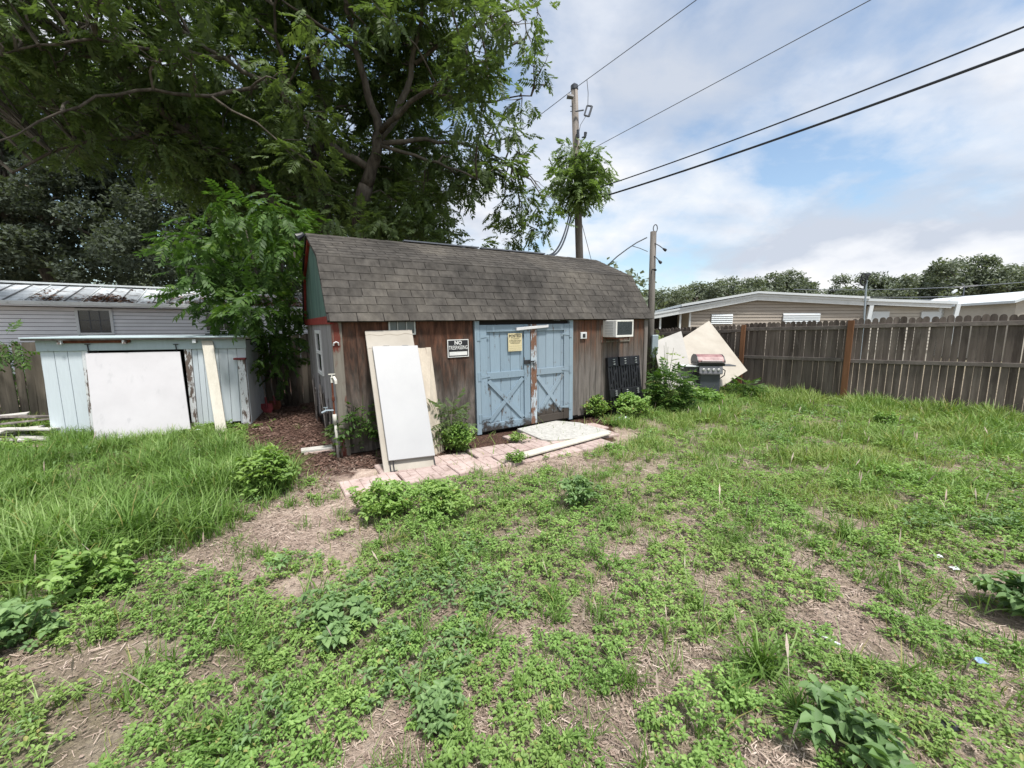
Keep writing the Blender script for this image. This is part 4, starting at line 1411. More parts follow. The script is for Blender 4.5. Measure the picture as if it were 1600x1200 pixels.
st.location = HOUSE.o
st.rotation_euler = HOUSE.e
tag(st, 'bare fallen twigs lying on the metal roof above the gutter', 'branch')

# ------------------------------------------------------------------ fences
def picket_mesh(w, h, mat, arched=True, th=0.018):
    mb = MB()
    if arched:
        pts = [(-w / 2, 0), (w / 2, 0), (w / 2, h - 0.055)]
        for k in range(1, 6):
            a = PI * k / 6
            pts.append((w / 2 * 0.92 * math.cos(a), h - 0.045 + 0.045 * math.sin(a)))
        pts.append((-w / 2, h - 0.055))
    else:
        pts = [(-w / 2, 0), (w / 2, 0), (w / 2, h - 0.01), (0, h), (-w / 2, h - 0.015)]
    mb.prism(pts, 1, 0, th)
    return mb.mesh('picket', mat)


def fence_run(fe, A, B, topA, topB, mat, bw=0.142, gap=0.006, arched=True, zb=0.10, rails=(0.42, 1.12, 1.62), rail=True, base=True, botA=0.0, botB=0.0, lean=0.012):
    d = np.array([B[0] - A[0], B[1] - A[1]])
    ln = np.linalg.norm(d)
    d /= ln
    a = math.atan2(d[1], d[0])
    meshes = [picket_mesh(bw * s, 1.0, mat, arched) for s in (0.96, 0.985, 1.0)]
    # arched top keeps its size: each mesh is built at the true height range
    n = int(ln / (bw + gap))
    for k in range(n):
        s = (k + 0.5) / n
        x, y = A[0] + d[0] * ln * s, A[1] + d[1] * ln * s
        h = topA + (topB - topA) * s
        bt = botA + (botB - botA) * s + zb
        hh = h - bt + random.uniform(-0.012, 0.012)
        me = picket_cache(round(hh, 1), random.randrange(3), bw, mat, arched)
        o_ = place('fence_board', me, fe, (x, y, bt + random.uniform(-0.01, 0.01)), (random.uniform(-0.006, 0.006), random.uniform(-lean, lean), a + random.uniform(-0.012, 0.012)),
                   (1, 1, hh / round(hh, 1)))
    if rail:
        nrm = np.array([-d[1], d[0]])
        if np.dot(nrm, np.array([A[0], A[1]])) > 0:
            nrm = -nrm                        # rails face the yard
        for r_ in rails:
            for (s0, s1) in ((0.0, 1.0),):
                p0 = np.array([A[0], A[1], topA - (1.85 - r_)]) + np.array([*(nrm * 0.003), 0])
                p1 = np.array([B[0], B[1], topB - (1.85 - r_)]) + np.array([*(nrm * 0.003), 0])
                off = np.array([*(nrm * 0.036), 0])
                if r_ > 1.5:
                    hgt = 0.085
                else:
                    hgt = 0.08
                up_ = np.array([0, 0, hgt])
                MB().hexa([p0, p1, p1 + off, p0 + off, p0 + up_, p1 + up_, p1 + off + up_, p0 + off + up_]).build('rail', M['fence_rail'], fe, 0.004)
        if base:
            p0 = np.array([A[0], A[1], botA - 0.02]) + np.array([*(nrm * 0.002), 0])
            p1 = np.array([B[0], B[1], botB - 0.02]) + np.array([*(nrm * 0.002), 0])
            off = np.array([*(nrm * 0.03), 0])
            up_ = np.array([0, 0, 0.13])
            MB().hexa([p0, p1, p1 + off, p0 + off, p0 + up_, p1 + up_, p1 + off + up_, p0 + off + up_]).build('kick_board', M['fence_rail'], fe, 0.004)


_pc = {}


def picket_cache(h, k, bw, mat, arched):
    key = (h, k, bw, mat.name, arched)
    if key not in _pc:
        _pc[key] = picket_mesh(bw * (0.95, 0.975, 1.0)[k], h, mat, arched)
    return _pc[key]


fe = thing('picket_fence', 'dark weathered wooden privacy fence with arched boards along the right side of the yard', 'fence', (0, 0, 0))
dBC = (fC - fB) / np.linalg.norm(fC - fB)
fD = fC + dBC * 4.5
dAB = (fA - fB) / np.linalg.norm(fA - fB)
fE = fA + dAB * 0.55
fG = fA + dAB * 3.4
fence_run(fe, fB, fD, 1.84, 2.02, M['fence'], bw=0.104, gap=0.006, rails=(0.88, 1.64), lean=0.007)
fence_run(fe, fE, fB, 1.77, 1.82, M['fence'], bw=0.104, gap=0.003, rails=(0.92, 1.64), lean=0.006)
fence_run(fe, fG, fE, 1.60, 1.74, M['fence'], bw=0.104, gap=0.003, rails=(0.92, 1.64), lean=0.006)
nB = np.array([-dBC[1], dBC[0]])
if np.dot(nB, fB[:2]) > 0:
    nB = -nB
for (p_, h, m_, w2) in ((fB, 1.80, M['post_new'], 0.055), (fE, 1.72, M['post_new'], 0.05), (fD, 1.95, M['pole'], 0.05), (fG, 1.6, M['pole'], 0.05)):
    c = p_[:2] + nB * 0.075
    po = MB().box(-w2, w2, -w2 * 0.8, w2 * 0.8, -0.02, h).build('post', m_, fe, 0.004)
    po.location = (c[0], c[1], 0)
    po.rotation_euler = (0, 0, math.atan2(dBC[1], dBC[0]))
# rough sleepers and a loose rail lying along the foot of the fence
for i, (p0, p1, lb) in enumerate(((gp(1215, 630), gp(1320, 641), 'grey timber lying in the grass along the fence foot, left of the new post'),)):
    ct = (p0 + p1) / 2
    d = p1 - p0
    tb = thing('loose_timber', lb, 'timber', ct, (0, 0, math.atan2(d[1], d[0])))
    l = np.linalg.norm(d) / 2
    MB().box(-l, l, -0.04, 0.04, 0.0, 0.07).build('beam', M['fence_rail'], tb, 0.006)

of = thing('old_board_fence', 'old dark brown board fence behind the lean-to, seen left of it and between the sheds', 'fence', (0, 0, 0))
sd = np.array([math.cos(R(21.8)), math.sin(R(21.8))])
q0 = np.array([-7.55, 7.50])
A_ = q0 - sd * 5.0 + np.array([0.1, -0.35])
B_ = q0 + sd * 7.2 + np.array([0, 0.25])
fence_run(of, A_, q0 + np.array([0.0, 0.02]), 1.36, 1.40, M['fence_old'], bw=0.11, gap=0.004, arched=False, rail=False, zb=0.02, lean=0.03)
fence_run(of, q0 + sd * 0.05, B_, 1.42, 1.62, M['fence_old'], bw=0.11, gap=0.004, arched=False, rail=False, zb=0.02, lean=0.02)
for k in range(5):     # planks dumped in the dark gap between the sheds
    p_ = gp(430 + 12 * k, (632, 622, 618, 626, 616)[k])
    pb = thing('scrap_plank', ('grey scrap plank lying nearest the shovels in the gap between the sheds', 'long grey scrap plank behind in the gap between the sheds',
                               'grey scrap plank at the foot of the old fence between the sheds', 'short scrap plank in the middle of the gap between the sheds',
                               'grey scrap plank closest to the brown shed in the gap')[k], 'plank', p_, (0, random.uniform(-0.1, 0.1), random.uniform(-0.5, 0.9)), 'scrap planks between the sheds')
    MB().box(-0.35, 0.35 + 0.08 * k, -0.05, 0.05, 0.0, 0.03).build('board', M['grey_wood'], pb, 0.003)

# ------------------------------------------------------------------ broken white boards on the far left
heap = [(22, 692, 0.95, 0.12, 0.02, 10, 'longest broken white board at the front of the heap'), (60, 687, 0.5, 0.14, 0.03, -8, 'short white board at the right end of the heap'),
        (8, 681, 0.8, 0.16, 0.10, 16, 'cream board near the front of the heap by the left edge'), (48, 679, 0.62, 0.15, 0.12, 4, 'pale board across the middle of the heap'),
        (28, 676, 0.9, 0.12, 0.17, 12, 'white board lying across the heap under the grey sheet'), (44, 670, 0.8, 0.30, 0.20, -10, 'wide grey sheet lying on top of the heap'),
        (5, 668, 0.6, 0.12, 0.19, 20, 'thin top board of the heap by the left edge'), (-25, 682, 0.9, 0.14, 0.06, 5, 'cream board at the far left of the heap'),
        (-20, 670, 0.7, 0.2, 0.16, -12, 'grey board behind at the far left of the heap')]
for k, (px, py, l, w, z, a, lb) in enumerate(heap):
    p_ = gp(px, min(py + 10, 690))
    bd = thing('broken_board', lb, 'board', (p_[0], p_[1], z * 1.4), (R(random.uniform(-9, 9)), R(random.uniform(-5, 5)), R(a * 1.6 + 12)), 'broken boards heaped beside the lean-to')
    e = random.uniform(0.0, 0.08)
    MB().prism([(-l / 2, -w / 2), (l / 2 - e, -w / 2), (l / 2, w / 2), (-l / 2 + e, w / 2)], 2, 0.0, 0.028).build('board', M['grey_wood'] if 'grey' in lb else M['board_white'], bd, 0.003)
for k in range(12):
    p_ = gp(random.uniform(-30, 66), random.uniform(672, 694))
    bd = thing('broken_board', 'small broken splinter of white board in the heap', 'board', (p_[0], p_[1], random.uniform(0.0, 0.14)), (R(random.uniform(-16, 16)), R(random.uniform(-12, 12)), R(random.uniform(-60, 80))), 'splinters of board in the heap')
    l, w = random.uniform(0.12, 0.34), random.uniform(0.04, 0.09)
    MB().prism([(-l / 2, -w / 2), (l / 2, -w / 2 + 0.02), (l / 2 - 0.05, w / 2), (-l / 2 + 0.02, w / 2)], 2, 0.0, 0.022).build('board', M['board_white'], bd)

# ------------------------------------------------------------------ pavers, slab and planks
PV = Fr((gp(541, 776)[0], gp(541, 776)[1], 0.0), math.atan2(5.80 - 3.86, 1.75 + 1.62))
path = bpy.data.objects.new('paved_path', None)
path.location = PV.o
path.rotation_euler = PV.e
col.objects.link(path)
tag(path, 'worn pink stamped pavers laid in front of the brown shed', kind='structure')


def paver_mesh(w, h, k):
    rr = random.Random(k)
    mb = MB()
    mb.box(0, w, 0, h, -0.02, 0.010)
    # basket-weave bricks standing proud of the slab
    nx_, ny_ = 3, 2
    cw_, ch = w / nx_, h / ny_
    for i in range(nx_):
        for j in range(ny_):
            for s in (0, 1):
                if (i + j) % 2:
                    x0, x1 = i * cw_ + s * cw_ / 2, i * cw_ + (s + 1) * cw_ / 2
                    y0, y1 = j * ch, (j + 1) * ch
                else:
                    x0, x1 = i * cw_, (i + 1) * cw_
                    y0, y1 = j * ch + s * ch / 2, j * ch + (s + 1) * ch / 2
                g_ = 0.007
                t_ = 0.018 + rr.uniform(-0.002, 0.002)
                mb.hexa([(x0 + g_ * .4, y0 + g_ * .4, 0.0101), (x1 - g_ * .4, y0 + g_ * .4, 0.0101), (x1 - g_ * .4, y1 - g_ * .4, 0.0101), (x0 + g_ * .4, y1 - g_ * .4, 0.0101),
                         (x0 + g_, y0 + g_, t_), (x1 - g_, y0 + g_, t_), (x1 - g_, y1 - g_, t_), (x0 + g_, y1 - g_, t_)])
    return mb.mesh('paver', M['paver'])


pmesh = [paver_mesh(0.585, 0.385, k) for k in range(3)]
for (row, i0, i1) in ((0, 0, 6), (1, 1, 7), (2, 4, 7)):
    for i in range(i0, i1):
        o_ = place('paver', pmesh[(row * 3 + i) % 3], path, (i * 0.60 + (0.0 if row % 2 == 0 else -0.18) + random.uniform(-0.01, 0.01), row * 0.40 + random.uniform(-0.01, 0.01) - 0.02, 0.004 + random.uniform(-0.004, 0.006)),
                   (R(random.uniform(-1.2, 1.2)), R(random.uniform(-1.0, 1.0)), R(random.uniform(-2, 2))))
sp = [gp(*q)[:2] for q in ((808, 674), (868, 661), (905, 664), (955, 678), (930, 686), (862, 692), (845, 690))]
c_ = sum(sp) / len(sp)
cs = thing('concrete_slab', 'rough white speckled concrete slab in front of the blue doors', 'slab', (c_[0], c_[1], 0.0))
MB().prism([tuple(p_ - c_) for p_ in sp], 2, -0.02, 0.045).build('slab', M['concrete'], cs, 0.006)
p0, p1 = gp(812, 712, 0.06), gp(948, 676, 0.06)
d = p1 - p0
wp_ = thing('white_board', 'long narrow white board lying across the slab and pink pavers', 'board', (p0 + p1) / 2, (0, 0, math.atan2(d[1], d[0])))
l = np.linalg.norm(d) / 2
MB().box(-l, l, -0.075, 0.075, -0.015, 0.008).build('board', M['cream_plank'], wp_, 0.003)
p0 = gp(497, 706)
wb = thing('paint_board', 'short pale board lying on the mulch left of the water pipe', 'board', (p0[0], p0[1], 0.03), (0, 0, R(28)))
MB().box(-0.20, 0.18, -0.075, 0.075, 0.0, 0.03).build('board', M['board_white'], wb, 0.004)
MB().box(-0.17, 0.21, -0.085, 0.07, -0.032, -0.001).build('under_board', M['paver'], wb, 0.004)

# ------------------------------------------------------------------ sheets leaning on the fence
nAB = np.array([-dAB[1], dAB[0]])
if np.dot(nAB, fA[:2]) > 0:
    nAB = -nAB
nf3 = np.array([nAB[0], nAB[1], 0.0])
pf = np.array([*fA[:2], 0.0]) + nf3 * 0.16
Tt = on_plane(1108, 501, pf, nf3)
Rr = on_plane(1168, 579, pf + nf3 * 0.42, nf3)
Bb = gp(1096, 624, 0.02)
pn_ = np.cross(Rr - Bb, Tt - Bb)
pn_ /= np.linalg.norm(pn_)
Ll = on_plane(1030, 552, Bb, pn_)
c_ = (Bb + Rr) / 2
c_[2] = 0
s1 = thing('beige_sheet', 'large beige sheet tilted on its corner against the fence behind the grill', 'sheet', c_)
MB().slab([q - c_ for q in (Bb, Rr, Tt, Ll)], 0.02).build('sheet_panel', M['beige'], s1, 0.003)
off = (pn_ if np.dot(pn_, nf3) > 0 else -pn_) * 0.07
s2p = [on_plane(*q, Bb + off, pn_) for q in ((1037, 612), (1085, 600), (1064.5, 517), (1021, 534))]
c_ = (s2p[0] + s2p[1]) / 2
c_[2] = 0
s2 = thing('pale_sheet', 'pale sheet leaning on the fence left of the tilted beige sheet, behind the bush', 'sheet', c_)
MB().slab([q - c_ for q in s2p], 0.02).build('sheet_panel', M['pale_sheet'], s2, 0.003)

# ------------------------------------------------------------------ gas grill
gb = gp(1102, 621)
gl = thing('gas_grill', 'old gas grill with faded red lid and charcoal cabinet before the beige sheet', 'grill', (gb[0], gb[1], 0), (0, 0, R(-6)))
sc_g = 1.0
MB().box(-0.23, 0.23, -0.20, 0.22, 0.06, 0.60).build('cabinet', M['charcoal'], gl, 0.008)
MB().box(-0.215, 0.215, -0.215, -0.2005, 0.08, 0.585).build('cabinet_door', M['charcoal'], gl, 0.006)
for x in (-0.2, 0.2):
    for y in (-0.16, 0.18):
        MB().tube([(x - 0.012, y, 0.03), (x + 0.012, y, 0.03)], 0.03, 10).build('wheel', M['black_plastic'], gl)
cp = MB().hexa([(-0.26, -0.27, 0.60), (0.26, -0.27, 0.60), (0.26, 0.0, 0.60), (-0.26, 0.0, 0.60), (-0.26, -0.23, 0.77), (0.26, -0.23, 0.77), (0.26, 0.0, 0.77), (-0.26, 0.0, 0.77)]).build('control_panel', M['steel'], gl, 0.006)
for k in range(4):
    x = -0.165 + 0.11 * k
    kb = MB().tube([(x, -0.25, 0.69), (x, -0.285, 0.682)], [0.030, 0.026], 12).build('knob', M['sign_white'], cp)
    MB().box(x - 0.005, x + 0.005, -0.297, -0.284, 0.662, 0.705).build('knob_grip', M['steel'], kb)
MB().box(-0.24, 0.24, -0.285, -0.235, 0.585, 0.599).build('drip_edge', M['steel'], gl)
MB().hexa([(-0.30, -0.24, 0.78), (0.30, -0.24, 0.78), (0.30, 0.24, 0.78), (-0.30, 0.24, 0.78), (-0.31, -0.25, 0.84), (0.31, -0.25, 0.84), (0.31, 0.25, 0.84), (-0.31, 0.25, 0.84)]).build('firebox', M['black_metal'], gl, 0.01)
pr = [(-0.25, 0.845), (-0.235, 0.90), (-0.16, 0.985), (-0.04, 1.03), (0.10, 1.03), (0.21, 0.97), (0.25, 0.88), (0.25, 0.845)]
MB().prism(pr, 0, -0.31, -0.285).build('lid_end', M['black_metal'], gl, 0.006)
MB().prism(pr, 0, 0.285, 0.31).build('lid_end', M['black_metal'], gl, 0.006)
MB().prism([(a * 0.97, b_ - 0.006) for a, b_ in pr], 0, -0.284, 0.284).build('lid', M['lid_red'], gl)
MB().tube([(-0.22, -0.235, 0.885), (-0.22, -0.285, 0.89), (0.22, -0.285, 0.89), (0.22, -0.235, 0.885)], 0.011, 8).build('lid_handle', M['steel'], gl)
MB().box(-0.285, 0.285, -0.262, -0.245, 0.846, 0.868).build('lid_trim', M['steel'], gl)
MB().box(-0.62, -0.262, -0.22, 0.18, 0.745, 0.772).box(-0.62, -0.60, -0.21, 0.17, 0.70, 0.7445).build('side_shelf', M['litter_white'], gl, 0.005)
MB().hexa([(-0.58, -0.20, 0.725), (-0.262, -0.20, 0.62), (-0.262, -0.18, 0.62), (-0.58, -0.18, 0.725), (-0.58, -0.20, 0.744), (-0.262, -0.20, 0.744), (-0.262, -0.18, 0.744), (-0.58, -0.18, 0.744)]).build('shelf_bracket', M['black_metal'], gl)
MB().box(0.262, 0.56, -0.20, 0.16, 0.765, 0.79).build('side_shelf', M['charcoal'], gl, 0.005)
MB().tube([(0.27, -0.1, 0.72), (0.36, -0.12, 0.66), (0.35, -0.12, 0.55), (0.25, -0.1, 0.46)], 0.012, 8).build('gas_hose', M['black_plastic'], gl)
MB().tube([(-0.25, -0.02, 0.75), (-0.42, -0.05, 0.35), (-0.44, -0.05, 0.02)], 0.014, 6).build('leg_bar', M['black_metal'], gl)
tb_ = gp(1074, 616)
tb = thing('grey_tub', 'grey weathered crate standing in the weeds left of the grill', 'crate', (tb_[0], tb_[1], 0), (0, 0, R(18)))
MB().hexa([(-0.2, -0.16, 0), (0.2, -0.16, 0), (0.2, 0.16, 0), (-0.2, 0.16, 0), (-0.22, -0.18, 0.36), (0.22, -0.18, 0.36), (0.22, 0.18, 0.36), (-0.22, 0.18, 0.36)]).build('body', M['grey_wood'], tb, 0.01)
MB().box(-0.24, 0.24, -0.2, 0.2, 0.361, 0.39).build('rim', M['grey_wood'], tb, 0.006)

# ------------------------------------------------------------------ short pole at the shed corner, with lamps
pb = at(1014, 612, 10.25)
pt = at(1021, 362, 10.25)
lp_ = thing('lamp_pole', 'short dark weathered pole with hanging lamp sockets beside the right end of the brown shed', 'pole', (pb[0], pb[1], 0))
pb[2] = 0
rel = lambda px, py, Y=10.25: at(px, py, Y) - np.array([pb[0], pb[1], 0])
MB().tube([(0, 0, -0.05), (pt - np.array([pb[0], pb[1], 0])) * 0.5, pt - np.array([pb[0], pb[1], 0])], [0.088, 0.082, 0.072], 14).build('pole', M['pole_dark'], lp_, smooth=True)
for (a0, b0, a1, b1, s) in ((1023, 380, 1037, 389, 0.036), (1022, 400, 1030, 408, 0.036), (1019, 421, 1022, 421.5, 0.03)):
    A0, A1 = rel(a0, b0, 10.18), rel(a1, b1, 10.1)
    ar = MB().tube([A0, (A0 + A1) / 2 + np.array([0, 0, 0.01]), A1], 0.010, 6).build('arm', M['black_metal'], lp_)
    dd = (A1 - A0) / np.linalg.norm(A1 - A0)
    MB().tube([A1 - dd * 0.02, A1 + dd * 0.045, A1 + dd * 0.075], [s * 0.5, s, s * 0.8], 10).build('lamp_socket', M['black_plastic'], ar)
cc = rel(1024, 357, 10.2)
ring = [cc + np.array([0.07 * math.cos(a) * 0.7, 0, 0.09 * math.sin(a)]) for a in np.linspace(0, 2 * PI, 15)]
MB().tube(ring, 0.012, 6, cap=False).tube([cc - np.array([0.03, 0, 0.16]), cc - np.array([0.02, 0, 0.06])], 0.022, 8).build('top_ring', M['wire_grey'], lp_)
gb2 = rel(1022.5, 540, 10.1)
MB().box(gb2[0] - 0.075, gb2[0] + 0.075, gb2[1] - 0.05, gb2[1] + 0.05, gb2[2] - 0.30, gb2[2] + 0.26).build('meter_box', M['galv'], lp_, 0.01)
MB().tube([(gb2[0] + 0.01, gb2[1], gb2[2] - 0.30), (gb2[0] + 0.01, gb2[1], 0.0)], 0.03, 8).build('conduit', M['galv'], lp_)

# ------------------------------------------------------------------ utility pole
up0 = at(906, 420, 16)
up1 = at(897.5, 138, 16)
up_ = thing('utility_pole', 'tall round wooden utility pole rising behind the brown shed roof', 'utility pole', (up0[0], up0[1], 0))
ub = np.array([up0[0], up0[1], 0])
dz = (up1 - up0) / (up1[2] - up0[2])
foot = up0 - dz * up0[2] - ub
MB().tube([foot, (foot + up1 - ub) / 2, up1 - ub], [0.16, 0.14, 0.118], 16).build('pole', M['pole'], up_, smooth=True)
MB().tube([up1 - ub - dz * 0.05, up1 - ub + dz * 0.09, up1 - ub + dz * 0.17], [0.135, 0.13, 0.03], 14).build('pole_cap', M['charcoal'], up_)
ru = lambda px, py, Y=15.8: at(px, py, Y) - ub
MB().tube([ru(896, 152), ru(886, 150)], [0.07, 0.09], 10).build('insulator', M['steel'], up_)
MB().tube([ru(899, 174), ru(912, 172)], 0.025, 6).build('bracket_arm', M['wire_grey'], up_)
cut = MB()
fr4 = [ru(917.5, 165), ru(925, 166), ru(920, 182), ru(913, 180)]
for a, b_ in zip(fr4, fr4[1:] + fr4[:1]):
    cut.tube([a, b_], 0.03 if a is not fr4[1] else 0.04, 6)
cut.build('fuse_cutout', M['wire_grey'], up_)
MB().tube([ru(917, 124), ru(919, 145), ru(918.5, 164)], 0.012, 5).tube([ru(915, 182), ru(907, 195), ru(905, 205)], 0.010, 5).build('jumper_wire', M['wire_grey'], up_)
MB().tube([ru(915, 207), ru(914, 214), ru(909, 215)], [0.06, 0.05, 0.02], 8).tube([ru(903, 203), ru(903.5, 215)], 0.05, 8).build('lower_insulator', M['charcoal'], up_)
for yy in (166, 174):
    MB().tube([ru(895, yy), ru(891, yy)], 0.015, 5).build('step_bolt', M['wire_grey'], up_)
MB().tube([ru(890, 331), ru(882, 330), ru(876, 334)], [0.07, 0.09, 0.06], 8).build('splice_case', M['black_plastic'], up_)


def catenary(a, b_, sag, n=24):
    out_ = []
    for k in range(n + 1):
        s = k / n
        p_ = a + (b_ - a) * s
        p_ = p_ - np.array([0, 0, sag * 4 * s * (1 - s)])
        out_.append(p_)
    return out_


def wire(label, pts, r, mat=None, name='power_line', cat='wire', group='overhead lines on the utility pole'):
    c0 = pts[0]
    o_ = MB().tube([p_ - c0 for p_ in pts], r, 6).build(name, mat or M['wire'])
    o_.location = Vector(map(float, c0))
    return tag(o_, label, cat, group)


def span(px0, py0, Y0, px1, py1, sag, ext=1.8):
    a = at(px0, py0, Y0)
    b_ = gp(px1, py1, a[2] + 0.0)
    e = a + (b_ - a) * ext
    return [p_ for p_ in catenary(a, e, sag, 30)]


def span_fit(px0, py0, Y0, px1, py1, dz1=0.0, ext=1.6, bow=0.0):
    """wire from the pole to a farther pole outside the frame; bow = sag at the middle of the visible part"""
    a = at(px0, py0, Y0)
    b_ = gp(px1, py1, a[2] + dz1)
    e = a + (b_ - a) * ext
    pts = []
    for k in range(33):
        s = k / 32 * ext
        p_ = a + (b_ - a) * s
        pts.append(p_ - np.array([0, 0, bow * 4 * s * (1 - s)]))
    return pts


wire('thin topmost wire rising to the right from the top of the utility pole', span_fit(897, 139, 15.9, 1088, 0, 0.2), 0.012, M['wire_grey'])
wire('thin wire running from the pole top down-left behind the big tree', [at(897, 139, 15.9), at(833, 188, 19), at(760, 246, 24), at(690, 300, 30)], 0.013, M['wire_grey'])
wire('second thin wire crossing the sky from the leafy part of the pole', span_fit(906, 243, 15.9, 1360, 0, 0.3), 0.010, M['wire_grey'])
wire('upper of the two thick black cables going up to the right', span_fit(906, 303, 15.9, 1600, 42, 0.2, bow=0.10), 0.018)
wire('lower and thickest black cable going up to the right', span_fit(906, 318, 15.9, 1600, 77, 0.2, bow=0.10), 0.027)
rdg = lambda px, py: BARN.w(*BARN.hit(px, py, 1, BW / 2))
for i, (px, qx) in enumerate(((890, 848), (893, 855))):
    a, b_ = at(px, 333, 15.8), rdg(qx, 399)
    pts = []
    for k in range(13):
        s = k / 12
        p_ = a + (b_ - a) * s - np.array([0, 0, 0.45 * 4 * s * (1 - s)])
        pts.append(p_)
    wire(('left of the two drop cables falling from the utility pole to the shed ridge', 'right of the two drop cables falling from the utility pole to the shed ridge')[i], pts, 0.025, name='drop_cable', cat='cable', group='drop cables to the shed')
wire('thin guy wire beside the utility pole going down behind the shed roof', [at(908, 345, 15.9), at(924, 407, 17.5), at(930, 440, 18.5)], 0.012, name='guy_wire', group='drop cables to the shed')
a, b_ = at(1011, 371, 10.2), BARN.w(*BARN.hit(948, 416, 1, BW / 2 - 0.1))
pts = [a, at(995, 379, 10.25), at(980, 389, 10.3), at(964, 401, 10.4), at(951, 413, 10.5), at(946, 425, 10.55)]
wire('grey cable arching from the short pole to the right end of the shed roof', pts, 0.014, M['wire_grey'], 'drop_cable', 'cable', 'cables on the short pole')
wire('thin wire joining the arched cable to the short pole', [at(987, 384, 10.3), at(1000, 388, 10.25), at(1012, 393, 10.2)], 0.008, M['wire_grey'], 'tie_wire', 'wire', 'cables on the short pole')

# ------------------------------------------------------------------ mobile homes beyond the fence
def home_part(mb, name, mat, par, bev=0.0):
    return mb.build(name, mat, par, bev)


# tan house: front wall facing the yard, shallow gable roof
Ht = Fr((at(1079, 500, 21)[0], 21.0, 0), math.atan2(-2.2, 12.0))
th = thing('tan_house', 'low tan mobile home with white roof edge and carport beyond the right fence', 'house', Ht.o, Ht.e)
tu = lambda px, py, v=0.0: Ht.f(px, py, v)
U1 = tu(1352, 490)[0]
uP, zP = tu(1184, 459, -0.25)
uL, zL = tu(1020, 489, -0.25)
uR_, zR = tu(1352, 467, -0.25)
uW0, zW0 = tu(1079, 481, 0)


def roofline(u):
    if u < uP:
        return zL + (zP - zL) * (u - uL) / (uP - uL)
    return zP + (zR - zP) * (u - uP) / (uR_ - uP)


rows = 17
z_lo = 0.6
for k in range(rows + 4):
    z0 = z_lo + k * 0.155
    z1 = z0 + 0.138
    a, b_ = uW0, U1
    # clip board ends under the rake
    if z1 > roofline(a) - 0.16:
        while a < uP and roofline(a) - 0.16 < z1:
            a += 0.05
    while b_ > uP and roofline(b_) - 0.16 < z1:
        b_ -= 0.05
    if b_ - a > 0.3 and z1 < zP - 0.12:
        MB().hexa([(a, -0.022, z0), (b_, -0.022, z0), (b_, 0.03, z0), (a, 0.03, z0), (a, 0.0, z1), (b_, 0.0, z1), (b_, 0.03, z1), (a, 0.03, z1)]).build('siding_plank', M['siding_tan'], th)
core = [(uW0 + 0.02, 0.0), (U1 - 0.02, 0.0), (U1 - 0.02, roofline(U1) - 0.12), (uP, zP - 0.12), (uW0 + 0.02, roofline(uW0) - 0.12)]
MB().prism(core, 1, 0.035, 8).build('wall', M['siding_tan'], th)
rf = MB()
for (a, b_) in ((uL, uP), (uP, uR_ + 0.1)):
    za, zb2 = roofline(a), roofline(b_)
    rf.prism([(a, za - 0.10), (b_, zb2 - 0.10), (b_, zb2), (a, za)], 1, -0.25, 8.5)
rf.build('roof', M['roof_white'], th)
fs = MB()
for (a, b_) in ((uL, uP), (uP, uR_ + 0.1)):
    za, zb2 = roofline(a), roofline(b_)
    fs.prism([(a, za - 0.30), (b_, zb2 - 0.30), (b_, zb2 - 0.101), (a, za - 0.101)], 1, -0.22, -0.18)
fs.build('fascia_board', M['fascia'], th)
u2, z2 = tu(1065, 476.5, -0.28)
up2 = MB()
up2.prism([(u2, z2 - 0.08), (uP, zP + 0.02), (uP, zP + 0.12), (u2, z2 + 0.04)], 1, -0.33, 8).prism([(uP, zP + 0.02), (uR_ + 0.15, zR + 0.0), (uR_ + 0.15, zR + 0.1), (uP, zP + 0.12)], 1, -0.33, 8)
up2.build('upper_roof', M['roof_white'], th)
for (x0, y0, x1, y1) in ((1112, 491, 1144, 506), (1224, 489.5, 1280, 506)):
    a, z1 = tu(x0, y0, -0.05)
    b_, z0 = tu(x1, y1, -0.05)
    wn = MB()
    for k in range(5):
        zz0, zz1 = z0 + (z1 - z0) * k / 5, z0 + (z1 - z0) * (k + 1) / 5
        wn.hexa([(a, -0.10, zz0), (b_, -0.10, zz0), (b_, -0.06, zz0), (a, -0.06, zz0), (a, -0.05, zz1), (b_, -0.05, zz1), (b_, -0.03, zz1), (a, -0.03, zz1)])
    wn.build('window_shutter', M['roof_white'], th)
for px in (1032, 1063, 1078):
    a, z = tu(px, 497, 0.0)
    MB().box(a - 0.04, a + 0.04, -0.04, 0.04, 0, roofline(a) - 0.11).build('carport_post', M['fascia'], th)
MB().box(uL + 0.4, uW0, 3.0, 3.1, 0.0, roofline(uW0) - 0.35).build('carport_back', M['dark'], th)
# cream house to the right of it
a0 = at(1352, 480, 20)
He = Fr((a0[0], 19.6, 0), math.atan2(-2.0, 10.0))
ch = thing('cream_house', 'cream mobile home with long white roof edge, right of the tan one beyond the fence', 'house', He.o, He.e)
eu = lambda px, py, v=0.0: He.f(px, py, v)
uE0, zE0 = eu(1352, 467, -0.3)
uE1, zE1 = eu(1492, 472, -0.3)
for k in range(18):
    z0 = 0.6 + 0.155 * k
    if z0 + 0.15 < zE1 - 0.12:
        MB().hexa([(uE0 + 0.25, -0.02, z0), (uE1 - 0.35, -0.02, z0), (uE1 - 0.35, 0.03, z0), (uE0 + 0.25, 0.03, z0), (uE0 + 0.25, 0, z0 + 0.14), (uE1 - 0.35, 0, z0 + 0.14), (uE1 - 0.35, 0.03, z0 + 0.14), (uE0 + 0.25, 0.03, z0 + 0.14)]).build('siding_plank', M['siding_cream'], ch)
MB().box(uE0 + 0.26, uE1 - 0.36, 0.035, 7, 0, min(zE0, zE1) - 0.12).build('wall', M['siding_cream'], ch)
